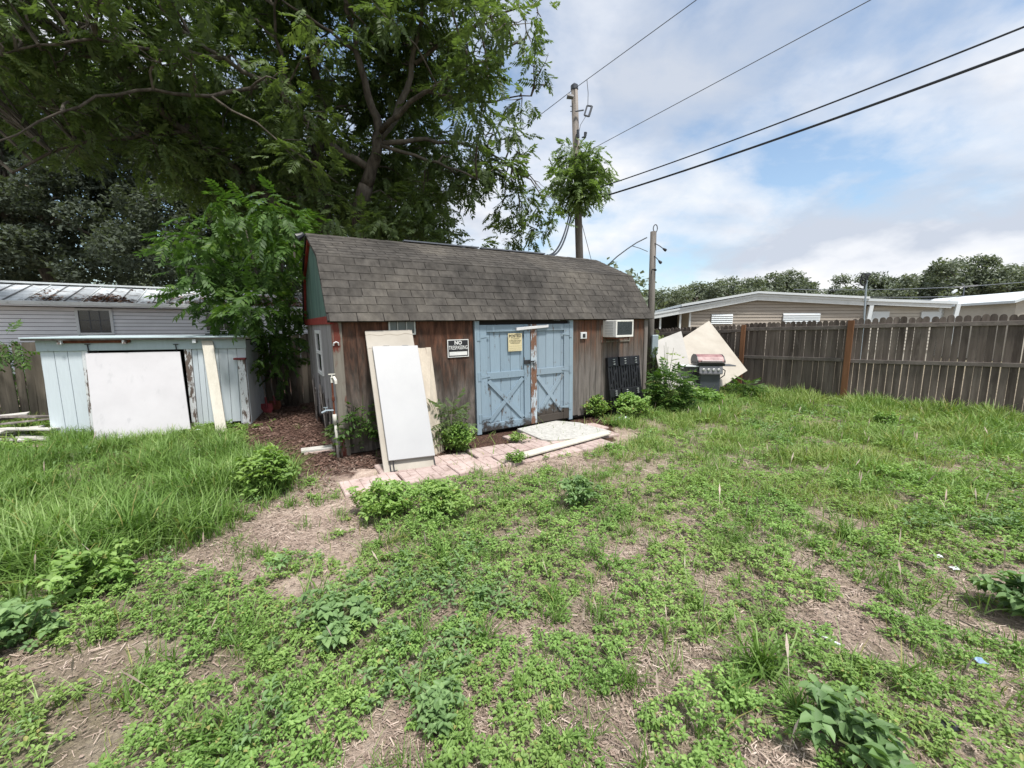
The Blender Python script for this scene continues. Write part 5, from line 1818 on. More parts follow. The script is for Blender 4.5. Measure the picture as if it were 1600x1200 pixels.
MB().prism([(uE0 - 0.1, zE0 - 0.09), (uE1 + 0.1, zE1 - 0.09), (uE1 + 0.1, zE1 + 0.03), (uE0 - 0.1, zE0 + 0.03)], 1, -0.35, 7.2).build('roof', M['roof_white'], ch)
MB().prism([(uE0 + 0.1, zE0 - 0.26), (uE1 - 0.1, zE1 - 0.26), (uE1 - 0.1, zE1 - 0.091), (uE0 + 0.1, zE0 - 0.091)], 1, -0.30, -0.27).build('fascia_board', M['fascia'], ch)
for px in (1352, 1487):
    a, z = eu(px, 478, -0.3)
    MB().prism([(a, 0.3), (a + 0.16, 0.3), (a + 0.36, zE1 - 0.1), (a + 0.2, zE1 - 0.1)], 1, -0.29, -0.2).build('roof_support', M['roof_white'], ch)
for (x0, x1) in ((1362, 1388), (1440, 1468)):
    a, z1 = eu(x0, 487, -0.05)
    b_, z0 = eu(x1, 503, -0.05)
    MB().box(a, b_, -0.07, -0.021, z0, z1).build('window_shutter', M['roof_white'], ch)
# white building and a gable further right
a0 = at(1492, 480, 24)
Hw = Fr((a0[0], 24, 0), math.atan2(-2.0, 10.0))
wh = thing('white_building', 'long low white roofed building at the right, beyond the cream mobile home', 'building', Hw.o, Hw.e)
wu = lambda px, py, v=0.0: Hw.f(px, py, v)
p1_, p2_, p3_ = wu(1478, 473, -0.2), wu(1520, 466, -0.2), wu(1590, 467, -0.2)
p4_ = (p3_[0] + 6, p3_[1] - 0.1)
MB().prism([(p1_[0], 0), (p4_[0], 0), (p4_[0], p4_[1] - 0.25), (p3_[0], p3_[1] - 0.35), (p1_[0], p1_[1] - 0.2)], 1, 0, 7).build('wall', M['fascia'], wh)
MB().prism([p1_, (p1_[0], p1_[1] - 0.1), (p3_[0], p3_[1] - 0.16), (p4_[0], p4_[1] - 0.14), p4_, p3_, p2_][::-1], 1, -0.25, 7.3).build('roof', M['roof_white'], wh)
a, z1 = wu(1552, 479.5, -0.02)
b_, z0 = wu(1583, 486, -0.02)
MB().box(a, b_, -0.1, -0.002, z0 - 0.6, z1).build('brown_shelf', M['post_new'], wh)
a0 = at(1590, 480, 20)
Hg = Fr((a0[0], 20, 0), math.atan2(-2.0, 10.0))
gh = thing('gable_house', 'pale house with a white gable roof at the far right edge beyond the fence', 'house', Hg.o, Hg.e)
g0, g1 = Hg.f(1577, 470, 0), Hg.f(1625, 453, 0)
g2 = (g1[0] * 2 - g0[0], g0[1])
MB().prism([(g0[0] + 0.3, 0), (g2[0] - 0.3, 0), (g2[0] - 0.3, g0[1]), (g1[0], g1[1] - 0.12), (g0[0] + 0.3, g0[1])], 1, 0, 6).build('wall', M['siding_cream'], gh)
MB().prism([g0, (g0[0], g0[1] - 0.12), (g1[0], g1[1] - 0.14), (g2[0], g2[1] - 0.12), g2, g1][::-1], 1, -0.3, 6.2).build('roof', M['roof_white'], gh)

# pole with coiled cable, TV antenna
p_ = at(1350, 500, 18.5)
cp_ = thing('coil_pole', 'thin pole with a loop of black cable coiled on its top beyond the fence', 'pole', (p_[0], p_[1], 0))
q = lambda px, py: at(px, py, 18.5) - np.array([p_[0], p_[1], 0])
MB().tube([(0, 0, 0), q(1350, 500), q(1354, 438)], 0.035, 8).build('pole', M['galv'], cp_)
for (cx_, cy_, rx, ry) in ((1351, 433, 5.0, 5.5), (1349, 440, 4.5, 6)):
    MB().tube([q(cx_ + rx * math.cos(a), cy_ + ry * math.sin(a)) for a in np.linspace(0, 2 * PI, 15)], 0.035, 6, cap=False).build('cable_coil', M['black_plastic'], cp_)
MB().tube([q(1353, 431), q(1359, 428)], [0.09, 0.06], 8).build('box', M['black_plastic'], cp_)
p_ = at(1505, 466, 24)
an = thing('tv_antenna', 'white rooftop television antenna standing in front of the dark trees at right', 'antenna', (p_[0], p_[1], 2.5))
q = lambda px, py: at(px, py, 24) - np.array([p_[0], p_[1], 2.5])
MB().tube([(0, 0, 0), q(1507, 447)], 0.03, 6).build('mast', M['wire_grey'], an)
MB().tube([q(1491, 449), q(1510, 447.5), q(1528, 446)], 0.035, 6).build('boom', M['steel'], an)
MB().tube([q(1503, 443), q(1507, 447), q(1511, 449)], 0.03, 6).tube([q(1500, 451), q(1507, 447.5)], 0.03, 6).build('element', M['steel'], an)
for i, (x, y) in enumerate(((1488, 457.5), (1491, 455.5))):
    bq = q(x, y)
    MB().tube([bq, bq + np.array([0.08, 0, 0.05]), bq + np.array([0.14, 0, 0.1])], [0.05, 0.09, 0.03], 8).build('insulator', M['litter_white'], an)
for i, (y0, y1) in enumerate(((452, 437), (461, 455), (465, 459))):
    a, b_ = at(1240, y0, 27), at(1640, y1, 27)
    wire(('highest', 'middle', 'lowest')[i] + ' of three faint wires strung before the dark trees beyond the houses', catenary(a, b_, 0.25), 0.02, M['wire_grey'], 'distant_wire', 'wire', 'wires beyond the houses')

# ------------------------------------------------------------------ leaf prototypes (all quads)
def leaf_quads(w, l=1.0, fold=0.12, droop=0.15):
    """ovate leaf along +x, folded at its midrib: 6 vertices, 2 quads"""
    v = [(0, 0, 0), (0.30 * l, w, fold * w * 2), (0.70 * l, w * 0.72, fold * w * 2 - droop * 0.35), (l, 0, -droop), (0.70 * l, -w * 0.72, fold * w * 2 - droop * 0.35), (0.30 * l, -w, fold * w * 2)]
    return np.array(v, float), np.array([[0, 3, 2, 1], [0, 5, 4, 3]])


def join(parts):
    V, Q, b = [], [], 0
    for v, q in parts:
        V.append(v)
        Q.append(q + b)
        b += len(v)
    return np.concatenate(V), np.concatenate(Q)


def xf(vq, scale=1.0, ry=0.0, rz=0.0, t=(0, 0, 0), rx=0.0):
    v, q = vq
    Mx = np.array(Euler((rx, 0, 0)).to_matrix())
    My = np.array(Euler((0, ry, 0)).to_matrix())
    Mz = np.array(Euler((0, 0, rz)).to_matrix())
    return (v * scale) @ (Mz @ My @ Mx).T + np.array(t), q


def frond(pairs, ll, lw, droop, seed):
    """pinnate leaf of unit length along +x, leaflets in pairs, drooping; one quad per leaflet"""
    rr = random.Random(seed)
    parts = []
    def spine(s):
        return np.array([s * (1 - 0.18 * droop * s), 0.03 * math.sin(3 * s + seed), -droop * s * s * 0.75])
    rv = []
    for s in (0.0, 0.5, 0.95):
        p_ = spine(s)
        rv += [p_ + (0, 0.006, 0), p_ - (0, 0.006, 0)]
    parts.append((np.array(rv), np.array([[0, 1, 3, 2], [2, 3, 5, 4]])))
    for i in range(pairs):
        s = 0.2 + 0.75 * i / (pairs - 1)
        le = ll * (0.75 + 0.5 * math.sin(PI * (0.25 + 0.65 * i / (pairs - 1)))) * rr.uniform(0.85, 1.1)
        for sg in (-1, 1):
            a = sg * R(rr.uniform(48, 66))
            d = np.array([math.cos(a), math.sin(a), -rr.uniform(0.25, 0.75)])
            d /= np.linalg.norm(d)
            n = np.cross(d, [0, 0, 1.0])
            n /= np.linalg.norm(n)
            n = n * lw + np.array([0, 0, rr.uniform(-0.3, 0.3) * lw])
            b = spine(s)
            v = np.array([b, b + d * le * 0.42 + n, b + d * le, b + d * le * 0.42 - n])
            parts.append((v, np.array([[0, 1, 2, 3]])))
    b = spine(0.95)
    parts.append((np.array([b, b + (ll * 0.5, lw, -0.05), b + (ll, 0, -0.14), b + (ll * 0.5, -lw, -0.05)]), np.array([[0, 1, 2, 3]])))
    return join(parts)


FR = [frond(7, 0.28, 0.066, d, k) for k, d in enumerate((0.2, 0.35, 0.55, 0.8))]
FR_SMALL = [frond(5, 0.30, 0.065, d, k + 9) for k, d in enumerate((0.4, 0.7, 0.95))]


def crown_fronds(clumps, n_per_m3, size, protos_, droop=0.5, shell=0.55, out_w=0.8):
    """clumps: (centre, (rx, ry, rz)); fronds in each clump pointing outwards and down"""
    P_, D_, S_ = [], [], []
    for c, r in clumps:
        r = np.array(r, float)
        n = int(n_per_m3 * r[0] * r[1] * r[2] * 4.19) + 3
        d = RNG.standard_normal((n, 3))
        d /= np.linalg.norm(d, axis=1)[:, None]
        rad = RNG.uniform(0, 1, n) ** (1 / (1 + 2 * shell))
        P_.append(np.array(c) + d * rad[:, None] * r)
        dd = d * out_w + RNG.standard_normal((n, 3)) * 0.55
        dd[:, 2] = dd[:, 2] * 0.6 - droop * RNG.uniform(0.2, 1.0, n) + 0.15
        D_.append(dd)
        S_.append(RNG.uniform(0.7, 1.25, n) * size)
    P_, D_, S_ = map(np.concatenate, (P_, D_, S_))
    return scatter(protos_, P_, rot_dir(D_, RNG.uniform(-0.5, 0.5, len(P_))), S_)


def add_np(name, V, Q, mat, parent=None):
    me = np_mesh(name, V, Q, mat)
    o_ = bpy.data.objects.new(name, me)
    col.objects.link(o_)
    if parent:
        o_.parent = parent
    return o_


def wiggle(pts, amp, seed, sub=3):
    rr = random.Random(seed)
    out_ = []
    for a, b_ in zip(pts[:-1], pts[1:]):
        for k in range(sub):
            s = k / sub
            p_ = np.array(a) + (np.array(b_) - np.array(a)) * s
            if k:
                p_ = p_ + np.array([rr.uniform(-amp, amp) for _ in range(3)])
            out_.append(p_)
    out_.append(np.array(pts[-1]))
    return out_


def taper(n, r0, r1):
    return [r0 + (r1 - r0) * (k / (n - 1)) ** 0.8 for k in range(n)]


# ------------------------------------------------------------------ the big spreading tree behind the sheds
tb0 = at(560, 330, 12.6)
T0 = np.array([tb0[0], 12.6, 0.0])
tree = thing('spreading_tree', 'huge spreading tree with drooping feathery leaves rising behind the brown shed', 'tree', T0)
tr_ = lambda px, py, Y: at(px, py, Y) - T0


def limb(name, pix, r0, r1, seed, mat='bark', amp=0.06, par=None):
    pts = [tr_(*q) if len(q) == 3 else np.array(q[:3]) for q in pix]
    pts = wiggle(pts, amp, seed)
    MB().tube(pts, taper(len(pts), r0, r1), 9).build(name, M[mat], par or tree, smooth=True)
    return pts


skel = []
tk = [np.array([0.3, 0.1, -0.1]), np.array([0.2, 0.0, 1.6]), tr_(562, 330, 12.6), tr_(572, 290, 12.5)]
tk = wiggle(tk, 0.05, 1)
MB().tube(tk, taper(len(tk), 0.34, 0.2), 12).build('trunk', M['bark'], tree, smooth=True)
skel += tk
for i, (pix, r0, r1, mt) in enumerate((
        ([(572, 292, 12.5), (588, 245, 12.3), (592, 205, 12.2), (575, 150, 12.0), (556, 80, 11.6), (540, -20, 11)], 0.19, 0.05, 'bark'),
        ([(590, 222, 12.3), (618, 185, 12.4), (642, 120, 12.4), (652, 60, 12.2), (668, -30, 12)], 0.13, 0.04, 'bark_pale'),
        ([(575, 262, 12.4), (520, 228, 12.0), (470, 180, 11.4), (420, 130, 10.6), (350, 90, 9.8), (270, 40, 9)], 0.11, 0.03, 'bark_pale'),
        ([(592, 226, 12.3), (650, 218, 12.6), (705, 222, 12.8), (760, 235, 12.9), (800, 262, 12.9)], 0.08, 0.02, 'bark_pale'),
        ([(596, 228, 12.2), (650, 243, 12.0), (700, 262, 11.9), (745, 280, 11.8)], 0.06, 0.02, 'bark_pale'),
        ([(592, 208, 12.2), (640, 160, 11.6), (700, 120, 11.2), (760, 95, 11.0), (820, 60, 10.8)], 0.08, 0.02, 'bark'),
        ([(648, 100, 12.4), (700, 60, 12.6), (760, 30, 12.8), (830, 10, 12.8)], 0.06, 0.02, 'bark'),
        ([(640, 140, 12.4), (700, 150, 12.8), (770, 160, 13), (830, 150, 13)], 0.05, 0.015, 'bark'),
        ([(420, 130, 10.6), (330, 150, 9.6), (240, 140, 8.8), (150, 150, 8.2), (60, 190, 7.8), (-30, 240, 7.5)], 0.045, 0.012, 'bark'),
        ([(350, 90, 9.8), (250, 80, 9.0), (150, 60, 8.3), (60, 70, 7.8), (-40, 90, 7.4)], 0.045, 0.012, 'bark'),
        ([(470, 180, 11.4), (440, 110, 11), (430, 40, 10.6), (440, -40, 10)], 0.06, 0.02, 'bark'),
        ([(556, 80, 11.6), (500, 40, 11.0), (440, 0, 10.4)], 0.05, 0.02, 'bark'))):
    skel += limb('limb', pix, r0, r1, 10 + i, mt)
# a second, older stem with the leaning pale limb to the left
skel += limb('trunk', [(500, 420, 13.6), (505, 330, 13.5), (495, 260, 13.4), (505, 170, 13.2), (480, 60, 13)], 0.3, 0.10, 40)
skel += limb('limb', [(455, 345, 12.8), (400, 295, 12.2), (350, 250, 11.6), (290, 205, 10.8), (220, 150, 10.0), (150, 90, 9.2)], 0.17, 0.05, 41, 'bark_pale')
skel += limb('limb', [(290, 205, 10.8), (210, 215, 10.2), (120, 225, 9.6), (20, 270, 9)], 0.06, 0.02, 42)
SK = np.array(skel)

sil = []       # clump centres: image rows give where the crown ends on the right
rr = random.Random(5)


def crown_right(py):
    tab = [(-220, 760), (-60, 830), (0, 838), (60, 812), (120, 832), (180, 800), (230, 790), (262, 800), (300, 720), (350, 715), (385, 760)]
    for (y0, x0), (y1, x1) in zip(tab[:-1], tab[1:]):
        if y0 <= py <= y1:
            return x0 + (x1 - x0) * (py - y0) / (y1 - y0)
    return 700


def crown_left(py):
    return -330 if py < 150 else (60 if py < 230 else (230 if py < 300 else 330))


yy = -200
while yy < 372:
    x = crown_left(yy) + rr.uniform(-20, 20)
    xr = crown_right(yy)
    while x < xr - 25:
        if yy > 235 and x < 240:
            x += 40
            continue
        Y = rr.uniform(9.5, 14.5)
        if x < 300:
            Y = rr.uniform(7.2, 10.5) + (2 if yy > 100 else 0)
        if yy > 260:
            Y = rr.uniform(12.2, 15.0)
        if 500 < x < 720 and 40 < yy < 330:
            Y = rr.uniform(12.9, 15.5)
        px_r = rr.uniform(30, 46)
        if rr.random() < (0.80 if x < 690 else 0.62):
            r_ = px_r * Y / F
            sil.append((tr_(min(x + rr.uniform(-14, 14), xr - px_r * 0.5), yy + rr.uniform(-14, 14), Y), (r_ * rr.uniform(0.9, 1.3), r_ * 1.1, r_ * rr.uniform(0.55, 0.8))))
        x += rr.uniform(34, 54)
    yy += 28
for (px, py, Y, pr_) in ((765, 250, 12.9, 26), (792, 262, 12.9, 22), (742, 215, 12.5, 26), (800, 205, 12.8, 24), (818, 232, 12.9, 14), (845, 290, 13, 14),
                         (800, 290, 13.0, 22), (820, 305, 13.0, 26), (845, 330, 13.0, 26), (800, 340, 13.0, 22), (780, 325, 13, 16), (830, 360, 13.0, 26), (790, 372, 13.0, 26), (858, 315, 13, 14), (850, 130, 12.8, 14), (838, 90, 12.8, 16), (845, 20, 12.8, 18),
                         (780, 200, 12.6, 26), (740, 250, 12.6, 26), (700, 250, 12.4, 28), (660, 300, 12.6, 28), (620, 310, 12.6, 28), (690, 340, 12.8, 26), (720, 300, 13, 20), (815, 160, 12.8, 24), (830, 60, 12.6, 22), (845, 105, 12.6, 16), (300, 180, 11, 34), (250, 130, 10, 34), (180, 60, 9, 34), (90, 110, 8.6, 34), (30, 60, 8.2, 34), (120, 170, 8.8, 30), (340, 240, 11.6, 34), (300, 290, 12, 34), (260, 250, 12, 30), (400, 250, 12, 34), (360, 310, 12, 30),
                         (870, 345, 13, 12), (848, 362, 13, 14), (812, 325, 12.9, 22), (500, 300, 12, 30), (540, 318, 12, 28), (590, 318, 12, 26), (640, 330, 12.2, 26), (470, 300, 12, 30), (500, 350, 11.8, 26), (560, 355, 11.6, 24), (600, 352, 11.6, 30), (655, 366, 11.8, 28), (700, 376, 11.9, 26), (735, 384, 11.9, 20), (560, 340, 11.4, 28), (520, 335, 11.0, 28)):
    r_ = pr_ * Y / F
    sil.append((tr_(px, py, Y), (r_ * 1.1, r_, r_ * 0.8)))
V_, Q_ = crown_fronds(sil, 34, 0.44, FR, droop=0.5, shell=0.25)
cro = add_np('crown', V_, Q_, M['chinaberry'], tree)
n_big = len(Q_)
tw = MB()
for k, (c, r) in enumerate(sil):
    d = np.linalg.norm(SK - c, axis=1) + np.maximum(0, SK[:, 2] - c[2]) * 0.3
    s = SK[np.argmin(d)]
    if np.linalg.norm(s - c) > 4.5 or (c + T0)[2] < 5.2:
        continue
    pts = wiggle([s, (s + c) / 2 + np.array([0, 0, 0.15]), c + np.array([0, 0, -0.1])], 0.07, 100 + k, 2)
    tw.tube(pts, taper(len(pts), 0.030, 0.012), 5)
    for j in range(3):
        e = c + np.array([rr.uniform(-1, 1) * r[0], rr.uniform(-1, 1) * r[1], rr.uniform(-0.8, 0.8) * r[2]])
        tw.tube(wiggle([pts[3], e], 0.04, 300 + k * 3 + j, 3), [0.013, 0.011, 0.008, 0.005], 4)
tw.build('twigs', M['bark_pale'], tree)

# ------------------------------------------------------------------ dark oak trees further left, behind the grey house
OAKP = []
for s in range(3):
    rq = random.Random(s)
    prt = []
    for k in range(9):
        prt.append(xf((np.array([(0, 0, 0), (0.5, 0.26, 0.03), (1, 0, -0.08), (0.5, -0.26, 0.03)]), np.array([[0, 1, 2, 3]])), 1.0, ry=rq.uniform(-0.9, 0.9), rz=rq.uniform(0, 6.28), rx=rq.uniform(-0.8, 0.8), t=(rq.uniform(-0.9, 0.9), rq.uniform(-0.9, 0.9), rq.uniform(-0.6, 0.6))))
    OAKP.append(join([(v, q[:, :]) for v, q in prt]))


def oak(base, label, clumps, mat, size, dens, trunk_r, group=None, name='oak_tree', cat='tree', trunk_mat='bark'):
    base = np.array(base, float)
    base[2] = 0
    tr = thing(name, label, cat, base, (0, 0, 0), group)
    zc = np.mean([c[2] for c, r in clumps])
    top = np.array([np.mean([c[0] for c, r in clumps]), np.mean([c[1] for c, r in clumps]), zc]) - base
    tp = wiggle([np.array([0, 0, -0.1]), top * np.array([0.4, 0.4, 0.5]), top], 0.08, int(abs(base[0]) * 10), 3)
    MB().tube(tp, taper(len(tp), trunk_r, trunk_r * 0.4), 8).build('trunk', M[trunk_mat], tr, smooth=True)
    lm = MB()
    for k, (c, r) in enumerate(clumps):
        if k % 2 == 0:
            s = tp[4 + k % 3]
            e = np.array(c) - base
            lm.tube(wiggle([s, (s + e) / 2 + np.array([0, 0, 0.2]), e], 0.1, k, 2), taper(5, trunk_r * 0.35, trunk_r * 0.08), 5)
    lm.build('limb', M[trunk_mat], tr)
    P_, S_ = [], []
    for c, r in clumps:
        r = np.array(r, float)
        n = int(dens * r[0] * r[2] * 3.1) + 4
        d = RNG.standard_normal((n, 3))
        d /= np.linalg.norm(d, axis=1)[:, None]
        rad = RNG.uniform(0.2, 1, n) ** 0.45
        P_.append(np.array(c) - base + d * rad[:, None] * r)
        S_.append(RNG.uniform(0.6, 1.3, n) * size)
    P_, S_ = np.concatenate(P_), np.concatenate(S_)
    Rm = rot_z(RNG.uniform(0, 6.28, len(P_)), RNG.uniform(0, 1.2, len(P_)), RNG.uniform(0, 6.28, len(P_)))
    V, Q = scatter(OAKP, P_, Rm, S_)
    add_np('crown', V, Q, M[mat], tr)
    return tr


def clump_grid(x0, x1, y0, y1, Y0, Y1, step, prad, skip=0.0, seed=1):
    rr = random.Random(seed)
    out_ = []
    y = y0
    while y < y1:
        x = x0 + rr.uniform(0, step)
        while x < x1:
            if rr.random() >= skip:
                Y = rr.uniform(Y0, Y1)
                r_ = prad * rr.uniform(0.75, 1.2) * Y / F
                out_.append((at(x + rr.uniform(-8, 8), y + rr.uniform(-8, 8), Y), (r_ * 1.15, r_, r_ * 0.8)))
            x += step
        y += step * 0.72
    return out_


oak(at(120, 440, 24), 'large dense grey-green oak behind the grey house at the far left', clump_grid(-260, 215, 120, 440, 20, 26, 52, 40, 0.03, 3), 'oak_leaf', 0.24, 30, 0.45, 'dark oaks behind the grey house')
oak(at(330, 440, 22), 'dark oak behind the right end of the grey house, under the spreading tree', clump_grid(200, 480, 180, 450, 19, 23, 50, 38, 0.05, 4), 'oak_leaf', 0.21, 34, 0.4, 'dark oaks behind the grey house')
oak(at(640, 440, 24), 'dark evergreen seen behind the brown shed roof and the trunk of the spreading tree', clump_grid(470, 690, 265, 420, 19, 24, 46, 34, 0.12, 6), 'oak_leaf', 0.20, 34, 0.35, 'dark oaks behind the grey house')

# ------------------------------------------------------------------ bright sapling between the sheds
sb = gp(452, 634)
sp_ = thing('bright_sapling', 'bright green bushy sapling with feathery leaves growing between the lean-to and the brown shed', 'tree', (sb[0], sb[1] , 0))
SB = np.array([sb[0], sb[1], 0.0])
ts = lambda px, py, Y: at(px, py, Y) - SB
cl = []
rr = random.Random(9)
for (px, py, pr_) in ((330, 340, 26), (380, 332, 28), (430, 330, 28), (462, 345, 24), (290, 385, 26), (335, 378, 32), (385, 375, 34), (435, 380, 32), (468, 392, 22),
                      (268, 375, 15), (300, 425, 26), (345, 425, 34), (395, 428, 34), (440, 430, 32), (468, 440, 20), (310, 462, 22), (350, 468, 32), (400, 475, 34), (445, 478, 32), (470, 490, 16),
                      (330, 500, 20), (372, 510, 26), (415, 520, 30), (455, 525, 26), (425, 555, 20), (455, 560, 20), (440, 585, 12), (262, 395, 12), (280, 450, 12), (352, 310, 18), (418, 312, 18)):
    Y = rr.uniform(6.6, 8.6) if py < 480 else rr.uniform(7.4, 8.4)
    r_ = pr_ * Y / F
    cl.append((ts(px, py, Y), (r_ * 1.15, r_ * 1.1, r_ * 0.72)))
for k in range(4):
    e = ts((330, 385, 430, 460)[k], (400, 360, 350, 380)[k], 7.6)
    pts = wiggle([np.array([0.06 * k, 0, -0.05]), e * np.array([0.35, 0.35, 0.45]), e], 0.05, 60 + k, 3)
    MB().tube(pts, taper(len(pts), 0.045, 0.015), 7).build('stem', M['bark_pale'], sp_, smooth=True)
V_, Q_ = crown_fronds(cl, 190, 0.36, FR, droop=0.6, shell=0.35, out_w=0.9)
add_np('crown', V_, Q_, M['sapling'], sp_)

# vine-like top on the utility pole
vb = at(905, 330, 15.4)
vn = thing('pole_vine', 'round leafy vine growing high on the utility pole', 'vine', vb)
cl = []
for (px, py, pr_) in ((890, 240, 20), (925, 245, 20), (905, 262, 28), (878, 275, 18), (935, 272, 18), (905, 292, 28), (880, 300, 16), (930, 300, 17), (908, 318, 16), (868, 262, 9), (946, 262, 9), (865, 288, 9), (944, 290, 9)):
    Y = random.uniform(14.9, 16.2)
    r_ = pr_ * Y / F
    cl.append((at(px, py, Y) - vb, (r_, r_, r_ * 0.85)))
V_, Q_ = crown_fronds(cl, 125, 0.44, FR, droop=0.7, shell=0.3)
add_np('foliage', V_, Q_, M['pole_leaf'], vn)
MB().tube(wiggle([np.array([0, 0, -0.1]), at(906, 290, 15.6) - vb, at(900, 240, 15.5) - vb], 0.08, 5, 3), 0.035, 6).build('stem', M['bark'], vn)

# ------------------------------------------------------------------ trees on the skyline at the right
kinds = ('small pale green tree on the skyline right of the short pole', 'pale rounded tree on the skyline behind the carport of the tan house', 'broad dark tree on the skyline above the ridge of the tan house', 'open branched tree on the skyline right of the tan house ridge',
         'low dark tree on the skyline left of the coil pole', 'dark tree on the skyline behind the coil pole', 'dark tree on the skyline between the coil pole and the antenna', 'low rounded tree behind the antenna\'s left arm', 'tallest broad crowned tree on the skyline behind the antenna',
         'dark tree on the skyline right of the tallest one', 'dark tree on the skyline at the right edge of the photo', 'dark tree past the right edge of the row')
tspec = [(1035, 30, 452, 60), (1085, 36, 446, 55), (1160, 48, 436, 55), (1222, 44, 426, 58), (1290, 44, 440, 55), (1348, 42, 430, 52), (1400, 40, 440, 50), (1440, 42, 432, 48), (1530, 66, 402, 48), (1465, 36, 428, 52), (1600, 55, 418, 46), (1690, 70, 415, 46)]
order = [0, 1, 2, 3, 4, 5, 6, 7, 8, 9, 10, 11]
lab2 = list(kinds)
lab2[9] = 'dark tree on the skyline just left of the tallest one'
for i, (px, pw, top, Y) in enumerate(tspec):
    rr = random.Random(40 + i)
    cl = []
    yb = 480
    y = top + 10
    while y < yb:
        wd_ = pw * (0.55 + 0.45 * min(1, (y - top) / 22))
        x = px - wd_
        while x <= px + wd_:
            if rr.random() > 0.14:
                Yq = Y + rr.uniform(-3, 3)
                r_ = rr.uniform(10, 16) * Yq / F
                cl.append((at(x + rr.uniform(-4, 4), y + rr.uniform(-4, 4), Yq), (r_ * 1.2, r_, r_ * 0.75)))
            x += 17
        y += 12
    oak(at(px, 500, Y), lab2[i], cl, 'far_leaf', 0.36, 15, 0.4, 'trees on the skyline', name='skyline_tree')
# low hedge mass below them so that no bare horizon shows
cl = clump_grid(1000, 1760, 470, 512, 62, 66, 26, 18, 0.0, 77)
b_ = at(1300, 500, 64)
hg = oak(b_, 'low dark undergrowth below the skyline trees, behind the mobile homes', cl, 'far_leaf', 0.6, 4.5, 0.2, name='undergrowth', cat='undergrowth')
hg['kind'] = 'stuff'
cl = clump_grid(-900, 1000, 455, 512, 34, 40, 60, 46, 0.0, 78)
b_ = at(700, 500, 37)
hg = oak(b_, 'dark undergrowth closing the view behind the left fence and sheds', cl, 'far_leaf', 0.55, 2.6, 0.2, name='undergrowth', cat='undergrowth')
hg['kind'] = 'stuff'

# ------------------------------------------------------------------ ground cover
def polar(n, r0, r1, pw, amax=1.02):
    """points in the fan the yard fills, denser near the house side of the yard"""
    u = RNG.uniform(0, 1, n)
    r = (r0 ** (2 - pw) + u * (r1 ** (2 - pw) - r0 ** (2 - pw))) ** (1 / (2 - pw))
    a = RNG.uniform(-amax, amax, n)
    x, y = r * np.sin(a), r * np.cos(a)
    return x, y


def pn(x, y, s, seed):
    """cheap smooth value noise, vectorised"""
    X, Y = x * s + seed * 17.3, y * s - seed * 9.1
    i, j = np.floor(X), np.floor(Y)
    fx, fy = X - i, Y - j
    fx, fy = fx * fx * (3 - 2 * fx), fy * fy * (3 - 2 * fy)

    def h(a, b):
        v = np.sin(a * 127.1 + b * 311.7 + seed * 74.7) * 43758.5453
        return v - np.floor(v)
    return (h(i, j) * (1 - fx) + h(i + 1, j) * fx) * (1 - fy) + (h(i, j + 1) * (1 - fx) + h(i + 1, j + 1) * fx) * fy


def patch(x, y):
    return 0.18 * pn(x, y, 1.3, 1.0) + 0.44 * pn(x, y, 3.4, 2.0) + 0.38 * pn(x, y, 7.5, 3.0)


PATH_POLY = lambda x, y: in_frame(PV, x, y, -0.03, 3.6, -0.03, 0.74) | in_frame(PV, x, y, 1.8, 4.3, 0.0, 1.5)


def tall_zone(x, y):
    X, Y = to_px(x, np.maximum(y, 0.4))
    e = (pn(x, y, 1.3, 5.0) - 0.5) * 60
    right = np.interp(Y, [640, 680, 700, 740, 780, 830, 880, 930, 960], [300, 340, 385, 455, 430, 365, 260, 150, 60]) + e
    return (X < right) & ((X > 78) | (Y > 712)) & (Y > 684 + e * 0.1) & (Y < 958 + e * 0.5)


# leafy sprig prototypes: rosettes of ovate leaves at different heights
def sprig(nl, seed, w=0.30, rise=0.9, spread=1.0):
    rq = random.Random(seed)
    prt = []
    for k in range(nl):
        a = k * 2.4 + rq.uniform(-0.4, 0.4)
        hgt = rq.uniform(0.15, 1.0) * rise
        rad = rq.uniform(0.0, 0.55) * spread
        prt.append(xf(leaf_quads(w * rq.uniform(0.85, 1.2), 1.0, 0.25, 0.2), rq.uniform(0.7, 1.1), ry=-rq.uniform(-0.35, 0.55), rz=a, t=(rad * math.cos(a), rad * math.sin(a), hgt)))
    return join(prt)


SPR = [sprig(8, k) for k in range(5)]
SPR2 = [sprig(7, k + 30, w=0.20, rise=1.5, spread=0.8) for k in range(4)]


def sow(name, label, protos_, mat, n, r0, r1, pw, size, dens_fn, zoff=0.0, tilt=0.25, grow=0.0):
    x, y = polar(n, r0, r1, pw)
    k = dens_fn(x, y)
    m_ = (RNG.uniform(0, 1, n) < k) & ~keep_clear(x, y)
    x, y = x[m_], y[m_]
    r = np.hypot(x, y)
    s = size * RNG.uniform(0.6, 1.35, len(x)) * (1 + grow * np.clip(r - 2, 0, 10))
    mh = np.clip(green(cover(x, y), patch(x, y)) * 0.22, 0, 0.085) * (0.5 + pn(x, y, 2.3, 21.0))
    pos = np.stack([x, y, ground_z(x, y) - 0.008 + zoff + mh * RNG.uniform(0.2, 1, len(x))], 1)
    V, Q = scatter(protos_, pos, rot_z(RNG.uniform(0, 6.28, len(x)), RNG.uniform(0, tilt, len(x)), RNG.uniform(0, 6.28, len(x))), s)
    return V, Q


def green(c_, t_):
    return c_ * 0.92 + (t_ - 0.5) * 1.7 - 0.475


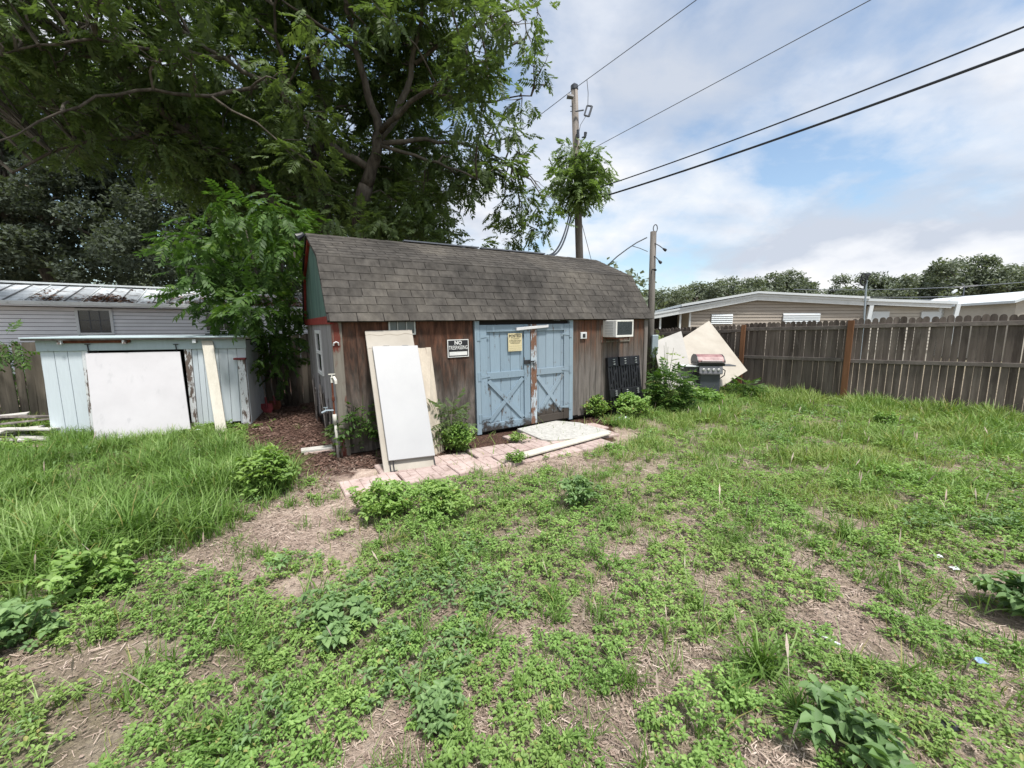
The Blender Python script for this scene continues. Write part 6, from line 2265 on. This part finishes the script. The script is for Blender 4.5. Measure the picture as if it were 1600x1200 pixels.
def d_weed(x, y):
    c_ = cover(x, y)
    t_ = patch(x, y)
    k = np.clip(green(c_, t_) * 5.0, 0, 1)
    k = np.where(tall_zone(x, y), 0.25 * k, k)
    X, Y = to_px(x, np.maximum(y, 0.4))
    k = np.where((Y < 735) & (X > 985), k * 0.35, k)
    return np.where(PATH_POLY(x, y), 0.0, k)


gcv = [sow('w', '', SPR, M['weed'], 45000, 1.0, 12.5, 1.1, 0.019, d_weed, grow=0.15)]
V_, Q_ = join(gcv)
o_ = add_np('low_weeds', V_, Q_, M['weed'])
tag(o_, 'mat of small round-leaved green weeds covering much of the yard', kind='stuff')
nw = len(Q_)
x_w = lambda x, y: d_weed(x, y) * np.clip((pn(x, y, 0.9, 8.0) - 0.52) * 6 + (pn(x, y, 4.2, 41.0) - 0.66) * 5, 0, 1)
V_, Q_ = sow('w', '', SPR2, M['weed_blue'], 17000, 1.0, 10.0, 1.1, 0.034, x_w, grow=0.13)
o_ = add_np('leafy_weeds', V_, Q_, M['weed_blue'])
tag(o_, 'taller bluish green leafy weeds in patches across the yard', kind='stuff')


# grass blades: arching strips, 3 quads each
def blade(bend, w, seed=0):
    v = []
    for s in (0.0, 0.38, 0.72, 1.0):
        x = bend * s ** 2.2
        z = s * (1 - 0.30 * abs(bend) * s)
        ww = w * (1.0, 0.95, 0.65, 0.08)[int(round(s * 3.0)) if s < 1 else 3]
        v += [(x, ww, z), (x, -ww, z)]
    return np.array(v), np.array([[0, 1, 3, 2], [2, 3, 5, 4], [4, 5, 7, 6]])


BL_ = [blade(b_, 0.018, 0) for b_ in (0.25, 0.45, 0.7, 0.95, 1.15)]


def blade2(bend, w):
    v = []
    for s, ww in ((0.0, w), (0.55, w * 0.85), (1.0, w * 0.08)):
        v += [(bend * s ** 2.0, ww, s * (1 - 0.30 * abs(bend) * s)), (bend * s ** 2.0, -ww, s * (1 - 0.30 * abs(bend) * s))]
    return np.array(v), np.array([[0, 1, 3, 2], [2, 3, 5, 4]])


BL2 = [blade2(b_, 0.019) for b_ in (0.25, 0.5, 0.75, 1.0)]


def blades(x, y, ln, w_scale=1.0, z0=0.0, pick=None, tilt=0.25, fam=None):
    pos = np.stack([x, y, ground_z(x, y) - 0.012 + z0], 1)
    S3 = np.stack([ln, ln * w_scale, ln], 1)
    return scatter(fam or BL_, pos, rot_z(RNG.uniform(0, 6.28, len(x)), RNG.uniform(0, tilt, len(x)), RNG.uniform(0, 6.28, len(x))), S3, pick)


# tall grass by the lean-to
n_ = 150000
x, y = RNG.uniform(-9.5, -0.5, n_), RNG.uniform(1.6, 6.6, n_)
m_ = tall_zone(x, y) & ~keep_clear(x, y)
cl_ = pn(x, y, 3.2, 4.0)
m_ &= RNG.uniform(0, 1, n_) < np.clip(0.25 + (cl_ - 0.3) * 1.6, 0.12, 1)
x, y, cl_ = x[m_], y[m_], cl_[m_]
hs_ = np.interp(np.hypot(x, y), [2.5, 4, 6, 8], [0.36, 0.34, 0.27, 0.22])
ln = hs_ * RNG.uniform(0.5, 1.2, len(x)) * (0.65 + 0.6 * cl_)
V_, Q_ = blades(x, y, ln, 0.85 + 0 * x[0])
o_ = add_np('tall_grass', V_, Q_, M['grass'])
tag(o_, 'long arching green grass growing thick in front of the pale blue lean-to', kind='stuff')
n_tall = len(Q_)

# tufts across the yard
tx, ty, tn, tl_ = [], [], [], []
tufts = [(690, 880, 60, 0.20), (860, 938, 60, 0.17), (1320, 838, 70, 0.22), (1190, 1050, 90, 0.26), (1330, 800, 40, 0.16), (540, 1095, 40, 0.14), (350, 1150, 60, 0.16), (1590, 1100, 12, 0.2),
         (1255, 1125, 70, 0.18), (455, 790, 60, 0.16), (430, 780, 40, 0.14), (765, 875, 30, 0.15), (1150, 1100, 50, 0.16), (930, 870, 40, 0.15), (1330, 1070, 40, 0.15), (980, 1070, 60, 0.15), (640, 990, 30, 0.14),
         (870, 970, 40, 0.16), (760, 1000, 50, 0.16), (600, 1010, 30, 0.14), (470, 1080, 40, 0.14), (1420, 1060, 40, 0.16), (1440, 760, 60, 0.18), (1500, 800, 60, 0.18), (1380, 700, 60, 0.16), (1250, 740, 50, 0.15)]
for (px, py, n, l) in tufts:
    g_ = gp(px, py)
    a, r = RNG.uniform(0, 6.28, n), np.abs(RNG.normal(0, 0.045, n))
    tx.append(g_[0] + r * np.cos(a))
    ty.append(g_[1] + r * np.sin(a))
    tl_.append(l * RNG.uniform(0.5, 1.15, n))
n_t = 2300
cx, cy = polar(n_t, 1.2, 11.5, 0.6)
kk = (RNG.uniform(0, 1, n_t) < np.clip(cover(cx, cy) * 1.0, 0, 1)) & ~keep_clear(cx, cy) & ~PATH_POLY(cx, cy)
cx, cy = cx[kk], cy[kk]
for a0, b0 in zip(cx, cy):
    n = int(RNG.integers(12, 42))
    a, r = RNG.uniform(0, 6.28, n), np.abs(RNG.normal(0, 0.05, n))
    tx.append(a0 + r * np.cos(a))
    ty.append(b0 + r * np.sin(a))
    tl_.append(RNG.uniform(0.07, 0.17) * RNG.uniform(0.5, 1.2, n))
V_, Q_ = blades(np.concatenate(tx), np.concatenate(ty), np.concatenate(tl_), 1.15, tilt=0.55)
o_ = add_np('grass_tufts', V_, Q_, M['grass'])
tag(o_, 'tufts of arching grass dotted over the bare and weedy yard', kind='stuff')


# finer, yellower grass: thick towards the fence, thin elsewhere
def d_fine(x, y):
    X, Y = to_px(x, np.maximum(y, 0.4))
    far = np.clip((860 - Y) / 160, 0, 1) * np.clip((X - 900 + (Y - 640) * 0.4) / 90, 0, 1)
    k = np.clip((green(cover(x, y), patch(x, y)) + 0.12 + 0.3 * far) * 3, 0, 1)
    k = k * (0.30 + 0.70 * far)
    k = k * np.clip((pn(x, y, 2.4, 31.0) * 0.6 + pn(x, y, 5.5, 32.0) * 0.4 - 0.30) * 3.2, 0.12, 1)
    k = np.where(tall_zone(x, y), 0.0, k)
    return np.where(PATH_POLY(x, y), 0.02, k)


n_ = 360000
x, y = polar(n_, 1.1, 13.0, 0.35)
m_ = (RNG.uniform(0, 1, n_) < d_fine(x, y)) & ~keep_clear(x, y)
x, y = x[m_], y[m_]
r = np.hypot(x, y)
ln = np.interp(r, [1.5, 4, 7, 11], [0.045, 0.08, 0.14, 0.20]) * RNG.uniform(0.5, 1.4, len(x)) * (0.45 + 1.1 * pn(x, y, 2.4, 31.0))
V_, Q_ = blades(x, y, ln, 1.35, tilt=0.7, fam=BL2)
o_ = add_np('fine_grass', V_, Q_, M['grass_pale'])
tag(o_, 'fine yellowish green grass spreading towards the picket fence', kind='stuff')
n_fine = len(Q_)

# thin dry stalks with seed heads
n_ = 900
x, y = polar(n_, 1.6, 11.0, 0.6)
X_, Y_ = to_px(x, y)
m_ = (RNG.uniform(0, 1, n_) < np.clip(cover(x, y), 0, 1) * np.where(X_ > 900, 0.8, 0.35)) & ~keep_clear(x, y) & ~PATH_POLY(x, y)
x, y = x[m_], y[m_]
stalk = (np.array([[0, 0.006, 0], [0, -0.006, 0], [0.05, 0.005, 0.6], [0.05, -0.005, 0.6], [0.10, 0.030, 0.80], [0.10, -0.030, 0.80], [0.16, 0.006, 1.0], [0.16, -0.006, 1.0]]),
         np.array([[0, 1, 3, 2], [2, 3, 5, 4], [4, 5, 7, 6]]))
ln = RNG.uniform(0.12, 0.30, len(x))
V_, Q_ = scatter([stalk], np.stack([x, y, ground_z(x, y) - 0.01], 1), rot_z(RNG.uniform(0, 6.28, len(x)), RNG.uniform(0, 0.4, len(x)), RNG.uniform(0, 6.28, len(x))), ln)
o_ = add_np('dry_stalks', V_, Q_, M['straw'])
tag(o_, 'thin dry seed stalks standing up among the weeds', kind='stuff')

# straw and wood chips on the bare ground
chip = (np.array([[-0.5, -0.06, 0.0], [0.5, -0.05, 0.0], [0.48, 0.06, 0.02], [-0.5, 0.05, 0.02]]), np.array([[0, 1, 2, 3]]))
chip2 = (np.array([[-0.5, -0.16, 0.0], [0.45, -0.20, 0.04], [0.5, 0.14, 0.0], [-0.42, 0.18, 0.05]]), np.array([[0, 1, 2, 3]]))
n_ = 280000
x, y = polar(n_, 0.95, 9, 1.1)
rm = red_mulch(x, y)
k = np.clip(1.15 - cover(x, y) * 0.75, 0.1, 1) * np.clip(pn(x, y, 1.6, 12.0) * 1.9 - 0.25, 0.08, 1)
m_ = (RNG.uniform(0, 1, n_) < k) & ~keep_clear(x, y) & (rm < 0.5) & ~PATH_POLY(x, y)
x, y = x[m_], y[m_]
pos = np.stack([x, y, ground_z(x, y) - 0.004 + RNG.uniform(0, 0.008, len(x))], 1)
V_, Q_ = scatter([chip, (chip[0] * np.array([1, 0.5, 1]), chip[1]), (chip[0] * np.array([0.5, 0.7, 1]), chip[1])], pos, rot_z(RNG.uniform(0, 6.28, len(x)), RNG.uniform(0, 0.3, len(x)), RNG.uniform(0, 6.28, len(x))),
                 (0.006 + 0.034 * RNG.uniform(0, 1, len(x)) ** 3.0) * (1 + 0.14 * np.hypot(x, y)))
o_ = add_np('straw_litter', V_, Q_, M['straw'])
tag(o_, 'pale straw and wood splinters littering the bare sandy patches', kind='stuff')
n_ = 150000
x, y = polar(n_, 0.95, 5.5, 1.3)
k = np.clip(1.2 - cover(x, y) * 0.8, 0.15, 1) * np.clip(pn(x, y, 4.0, 15.0) * 2.2 - 0.4, 0.15, 1)
m_ = (RNG.uniform(0, 1, n_) < k) & ~keep_clear(x, y) & ~PATH_POLY(x, y)
x, y = x[m_], y[m_]
pos = np.stack([x, y, ground_z(x, y) - 0.006 + RNG.uniform(0, 0.008, len(x))], 1)
V_, Q_ = scatter([chip2, (chip2[0] * np.array([0.7, 1.4, 1]), chip2[1]), chip], pos, rot_z(RNG.uniform(0, 6.28, len(x)), RNG.uniform(0, 0.5, len(x)), RNG.uniform(0, 6.28, len(x))),
                 RNG.uniform(0.005, 0.018, len(x)) * (1 + 0.12 * np.hypot(x, y)))
o_ = add_np('crumbled_bark', V_, Q_, M['crumb'])
tag(o_, 'fine crumbs of bark, soil and dead leaves scattered over the bare ground', kind='stuff')
n_ = 110000
x, y = RNG.uniform(-7.5, 3.2, n_), RNG.uniform(3.0, 10.5, n_)
m_ = (RNG.uniform(0, 1, n_) < red_mulch(x, y) * 0.9) & ~keep_clear(x, y) & ~PATH_POLY(x, y)
x, y = x[m_], y[m_]
pos = np.stack([x, y, ground_z(x, y) - 0.006 + RNG.uniform(0, 0.018, len(x))], 1)
V_, Q_ = scatter([chip2, chip], pos, rot_z(RNG.uniform(0, 6.28, len(x)), RNG.uniform(0, 0.6, len(x)), RNG.uniform(0, 6.28, len(x))), RNG.uniform(0.02, 0.07, len(x)))
o_ = add_np('mulch', V_, Q_, M['mulch_chip'])
tag(o_, 'dark reddish brown wood mulch between the sheds and along the brown shed', kind='stuff')

# a few longer sticks
for i, (px, py, l, a, lb) in enumerate(((1180, 935, 0.22, -40, 'thin dark stick on bare ground right of centre'), (1420, 945, 0.45, -38, 'long dark twig lying in the right part of the yard'), (1325, 1120, 0.3, -30, 'thin twig near the large-leaved weed at bottom right'),
                                        (775, 960, 0.16, 55, 'pale leaning grass stalk left of centre'), (1560, 1000, 0.3, -60, 'upright dry stalk by the sandy patch at right'), (430, 1150, 0.18, 60, 'pale stick near the bottom left'), (1130, 1150, 0.22, -50, 'thin brown stick near the bottom, right of centre'))):
    g_ = gp(px, py)
    o_ = MB().tube(wiggle([np.array([-l / 2, 0, 0.008]), np.array([l / 2, 0, 0.02])], 0.012, i, 4), [0.004, 0.004, 0.0035, 0.003, 0.002], 5).build('twig', M['bark_pale'] if i in (3, 5) else M['bark'])
    o_.location = Vector(map(float, g_ + np.array([0, 0, 0.01])))
    o_.rotation_euler = (0, 0, R(a))
    tag(o_, lb, 'twig', 'twigs lying in the yard')
# litter
for i, (px, py, s, mt, lb) in enumerate(((1465, 874, 0.022, 'litter_white', 'upper scrap of clear plastic litter in the weeds at right'), (1491, 893, 0.026, 'litter_white', 'lower, larger scrap of clear plastic litter in the weeds at right'),
                                         (1531, 1040, 0.022, 'litter_blue', 'small blue plastic scrap on the sandy patch at right'), (1481, 1142, 0.032, 'black_plastic', 'crumpled black plastic scrap near the bottom right'),
                                         (310, 676, 0.07, 'litter_white', 'white and blue plastic scrap at the foot of the lean-to post'))):
    g_ = gp(px, py)
    mb = MB()
    rq = random.Random(i)
    gr_ = [[(s * (a / 3 - 0.5) * 2 + rq.uniform(-0.1, 0.1) * s, s * (b / 3 - 0.5) * 1.4 + rq.uniform(-0.1, 0.1) * s, abs(rq.gauss(0, 0.25)) * s + 0.012) for a in range(4)] for b in range(4)]
    mb.v = [p_ for row in gr_ for p_ in row]
    mb.f = [(b * 4 + a, b * 4 + a + 1, b * 4 + a + 5, b * 4 + a + 4) for a in range(3) for b in range(3)]
    o_ = mb.build('plastic_scrap', M[mt])
    so = o_.modifiers.new('t', 'SOLIDIFY')
    so.thickness = 0.003
    o_.location = Vector(map(float, g_ + np.array([0, 0, 0.01])))
    tag(o_, lb, 'litter', 'scraps of litter in the yard')
g_ = gp(1290, 1002)
o_ = MB().prism([(-0.06, -0.006), (0.05, -0.009), (0.07, 0.004), (-0.055, 0.007)], 2, 0.018, 0.024).build('white_splinter', M['litter_white'])
o_.location = Vector(map(float, g_))
o_.rotation_euler = (0, 0, R(-52))
tag(o_, 'white splinter lying on weeds in the lower right of the yard', 'splinter')
for i, px in enumerate((968, 978)):
    g_ = gp(px, 661 - i)
    o_ = MB().tube([np.array([-0.06, 0, 0.04]), np.array([0.0, 0, 0.075]), np.array([0.07, 0.01, 0.045])], [0.03, 0.04, 0.02], 7).build('white_pebble', M['litter_white'])
    o_.location = Vector(map(float, g_))
    tag(o_, ('left', 'right')[i] + ' of two white scraps in the grass beyond the concrete slab', 'litter')

# ------------------------------------------------------------------ single plants
BIG = [sprig(9, k + 60, w=0.36, rise=0.9, spread=0.7) for k in range(3)]


def bush(px, py, w, h, label, kind, seed, n, leaf, mat='weed', name='weed_plant', cat='plant', dy=0.0):
    """a plant: stems plus foliage. w, h in metres"""
    g_ = gp(px, py)
    o_ = thing(name, label, cat, (g_[0], g_[1] + dy, 0))
    rq = np.random.default_rng(seed)
    st_ = MB()
    ns = 7 if kind != 'broad' else 5
    ends = []
    for k in range(ns):
        a = 2 * PI * k / ns + rq.uniform(-0.4, 0.4)
        e = np.array([math.cos(a) * w * rq.uniform(0.15, 0.42), math.sin(a) * w * rq.uniform(0.15, 0.42), h * rq.uniform(0.6, 1.0)])
        st_.tube([np.zeros(3), e * np.array([0.4, 0.4, 0.55]), e], [0.008, 0.006, 0.003], 5)
        ends.append(e)
    st_.build('stem', M['stem'], o_)
    d = rq.standard_normal((n, 3))
    d /= np.linalg.norm(d, axis=1)[:, None]
    rad = rq.uniform(0.25, 1, n) ** 0.5
    P_ = d * rad[:, None] * np.array([w / 2, w / 2, h / 2]) + np.array([0, 0, h * 0.52])
    P_[:, 2] = np.maximum(P_[:, 2], 0.02)
    lump = 0.75 + 0.5 * np.sin(P_[:, 0] * 14 / w + seed) * np.cos(P_[:, 1] * 11 / w)
    P_[:, :2] *= lump[:, None]
    if kind == 'frond':
        dd = d * 0.8 + rq.standard_normal((n, 3)) * 0.35
        dd[:, 2] = np.abs(dd[:, 2]) * 0.5 + 0.05
        V, Q = scatter(FR_SMALL, P_ * np.array([0.6, 0.6, 0.8]), rot_dir(dd, rq.uniform(-0.4, 0.4, n)), leaf * rq.uniform(0.7, 1.3, n))
    else:
        V, Q = scatter(BIG if kind == 'broad' else SPR, P_, rot_z(rq.uniform(0, 6.28, n), rq.uniform(0, 0.6, n), rq.uniform(0, 6.28, n)), leaf * rq.uniform(0.6, 1.3, n))
    add_np('foliage', V, Q, M[mat], o_)
    return o_


bush(1345, 1185, 0.42, 0.17, 'clump of large pale-veined green leaves at the bottom edge, right of centre', 'broad', 1, 26, 0.062, 'weed_blue')
bush(1600, 965, 0.42, 0.22, 'dense leafy weed cut by the right edge of the photo', 'broad', 2, 50, 0.06, 'weed_blue')
bush(25, 1010, 0.5, 0.20, 'broad-leaved weeds at the left edge, below the tall grass', 'broad', 3, 50, 0.05, 'weed_blue')
bush(150, 925, 0.6, 0.24, 'leafy weed standing in front of the long grass at left', 'broad', 4, 60, 0.05, 'weed')
bush(415, 772, 0.62, 0.42, 'round bushy weed at the right end of the long grass', 'leaf', 5, 190, 0.055, 'weed')
bush(600, 802, 0.66, 0.26, 'bushy weed growing over the front edge of the pink pavers, left part', 'leaf', 6, 230, 0.04, 'weed')
bush(690, 800, 0.62, 0.24, 'spreading leafy weed in front of the pavers below the white door', 'leaf', 7, 220, 0.038, 'weed')
bush(905, 790, 0.42, 0.24, 'bluish green weed in the grass below the right end of the pavers', 'broad', 8, 70, 0.045, 'weed_blue')
bush(520, 985, 0.5, 0.13, 'patch of larger-leaved bluish weeds left of centre', 'broad', 9, 60, 0.045, 'weed_blue')
bush(690, 1120, 0.26, 0.10, 'small round clump of dark glossy leaves in the lower middle', 'leaf', 10, 60, 0.032, 'weed_blue')
bush(566, 706, 0.5, 0.85, 'dark feathery plant against the plywood left of the leaning panels', 'frond', 11, 90, 0.26, 'sapling')
bush(548, 700, 0.3, 0.55, 'small dark feathery plant beside the water pipe', 'frond', 21, 30, 0.22, 'chinaberry')
bush(706, 700, 0.55, 0.75, 'feathery plant growing between the leaning panels and the blue door', 'frond', 12, 60, 0.24, 'chinaberry')
bush(718, 706, 0.42, 0.36, 'bright bushy weed at the foot of the plywood just left of the blue door', 'leaf', 13, 180, 0.05, 'weed')
bush(808, 692, 0.3, 0.14, 'small grass and leaf tuft by the left end of the white board', 'leaf', 14, 40, 0.035, 'weed')
bush(808, 724, 0.3, 0.14, 'small weed sprouting from the pavers near the white board', 'leaf', 24, 50, 0.035, 'weed')
bush(930, 652, 0.6, 0.38, 'pale leafy weed at the foot of the siding right of the blue doors', 'leaf', 15, 200, 0.055, 'grass_pale')
bush(985, 652, 0.85, 0.42, 'leafy weeds at the foot of the black pallet', 'leaf', 16, 260, 0.055, 'weed')
bush(1046, 642, 1.05, 1.0, 'large leafy bush beside the short pole, left of the grill', 'frond', 17, 240, 0.30, 'sapling')
bush(1040, 634, 0.5, 1.5, 'thin tall weed rising out of the bush in front of the pale sheet', 'frond', 18, 26, 0.26, 'grass_pale')
bush(1100, 632, 1.0, 0.30, 'leafy weeds at the foot of the grill', 'leaf', 19, 240, 0.06, 'weed')
bush(1165, 622, 1.2, 0.45, 'leafy green weeds against the fence, right of the beige sheet', 'frond', 20, 150, 0.26, 'sapling')
bush(40, 655, 1.0, 0.6, 'leafy green weed behind the heap of white boards', 'frond', 22, 90, 0.26, 'sapling', dy=0.5)
bush(-40, 655, 1.2, 1.0, 'weed at the old fence by the left edge', 'frond', 25, 90, 0.28, 'sapling', dy=0.6)
bush(1385, 665, 0.5, 0.2, 'small leafy weed at the foot of the fence right of the new post', 'leaf', 23, 70, 0.05, 'weed')
# vine hanging over the old fence at the left edge
vb = at(15, 545, 6.6)
vn = thing('fence_vine', 'light green feathery vine hanging over the old fence at the left edge', 'vine', vb)
V_, Q_ = crown_fronds([(np.zeros(3), (0.3, 0.25, 0.28)), (np.array([-0.4, 0, 0.1]), (0.35, 0.3, 0.3))], 260, 0.26, FR_SMALL, droop=0.6)
add_np('foliage', V_, Q_, M['sapling'], vn)
# ivy on the short pole
vb = at(1015, 585, 10.1)
vn = thing('pole_ivy', 'dark ivy climbing the foot of the short pole', 'ivy', (vb[0], vb[1], 0.0))
n_ = 240
a, z = RNG.uniform(0, 6.28, n_), RNG.uniform(0.1, 1.15, n_)
P_ = np.stack([0.13 * np.cos(a), 0.13 * np.sin(a), z], 1)
V_, Q_ = scatter(SPR, P_, rot_z(RNG.uniform(0, 6.28, n_), RNG.uniform(0.3, 1.4, n_), a), RNG.uniform(0.02, 0.045, n_))
add_np('leaves', V_, Q_, M['chinaberry'], vn)
g_ = at(1030, 523, 11.0)
vn = thing('fence_creeper', 'yellow-green creeper on the fence top just right of the short pole', 'creeper', (g_[0], g_[1], g_[2]))
V_, Q_ = crown_fronds([(np.zeros(3), (0.22, 0.2, 0.2))], 420, 0.2, FR_SMALL, droop=0.6)
add_np('foliage', V_, Q_, M['grass_pale'], vn)
print('tris', sum(sum(len(p_.vertices) - 2 for p_ in o_.data.polygons) for o_ in sc.objects if o_.type == 'MESH' and len(o_.data.polygons) < 3000),
      'big', {o_.name: len(o_.data.polygons) * 2 for o_ in sc.objects if o_.type == 'MESH' and len(o_.data.polygons) >= 3000})
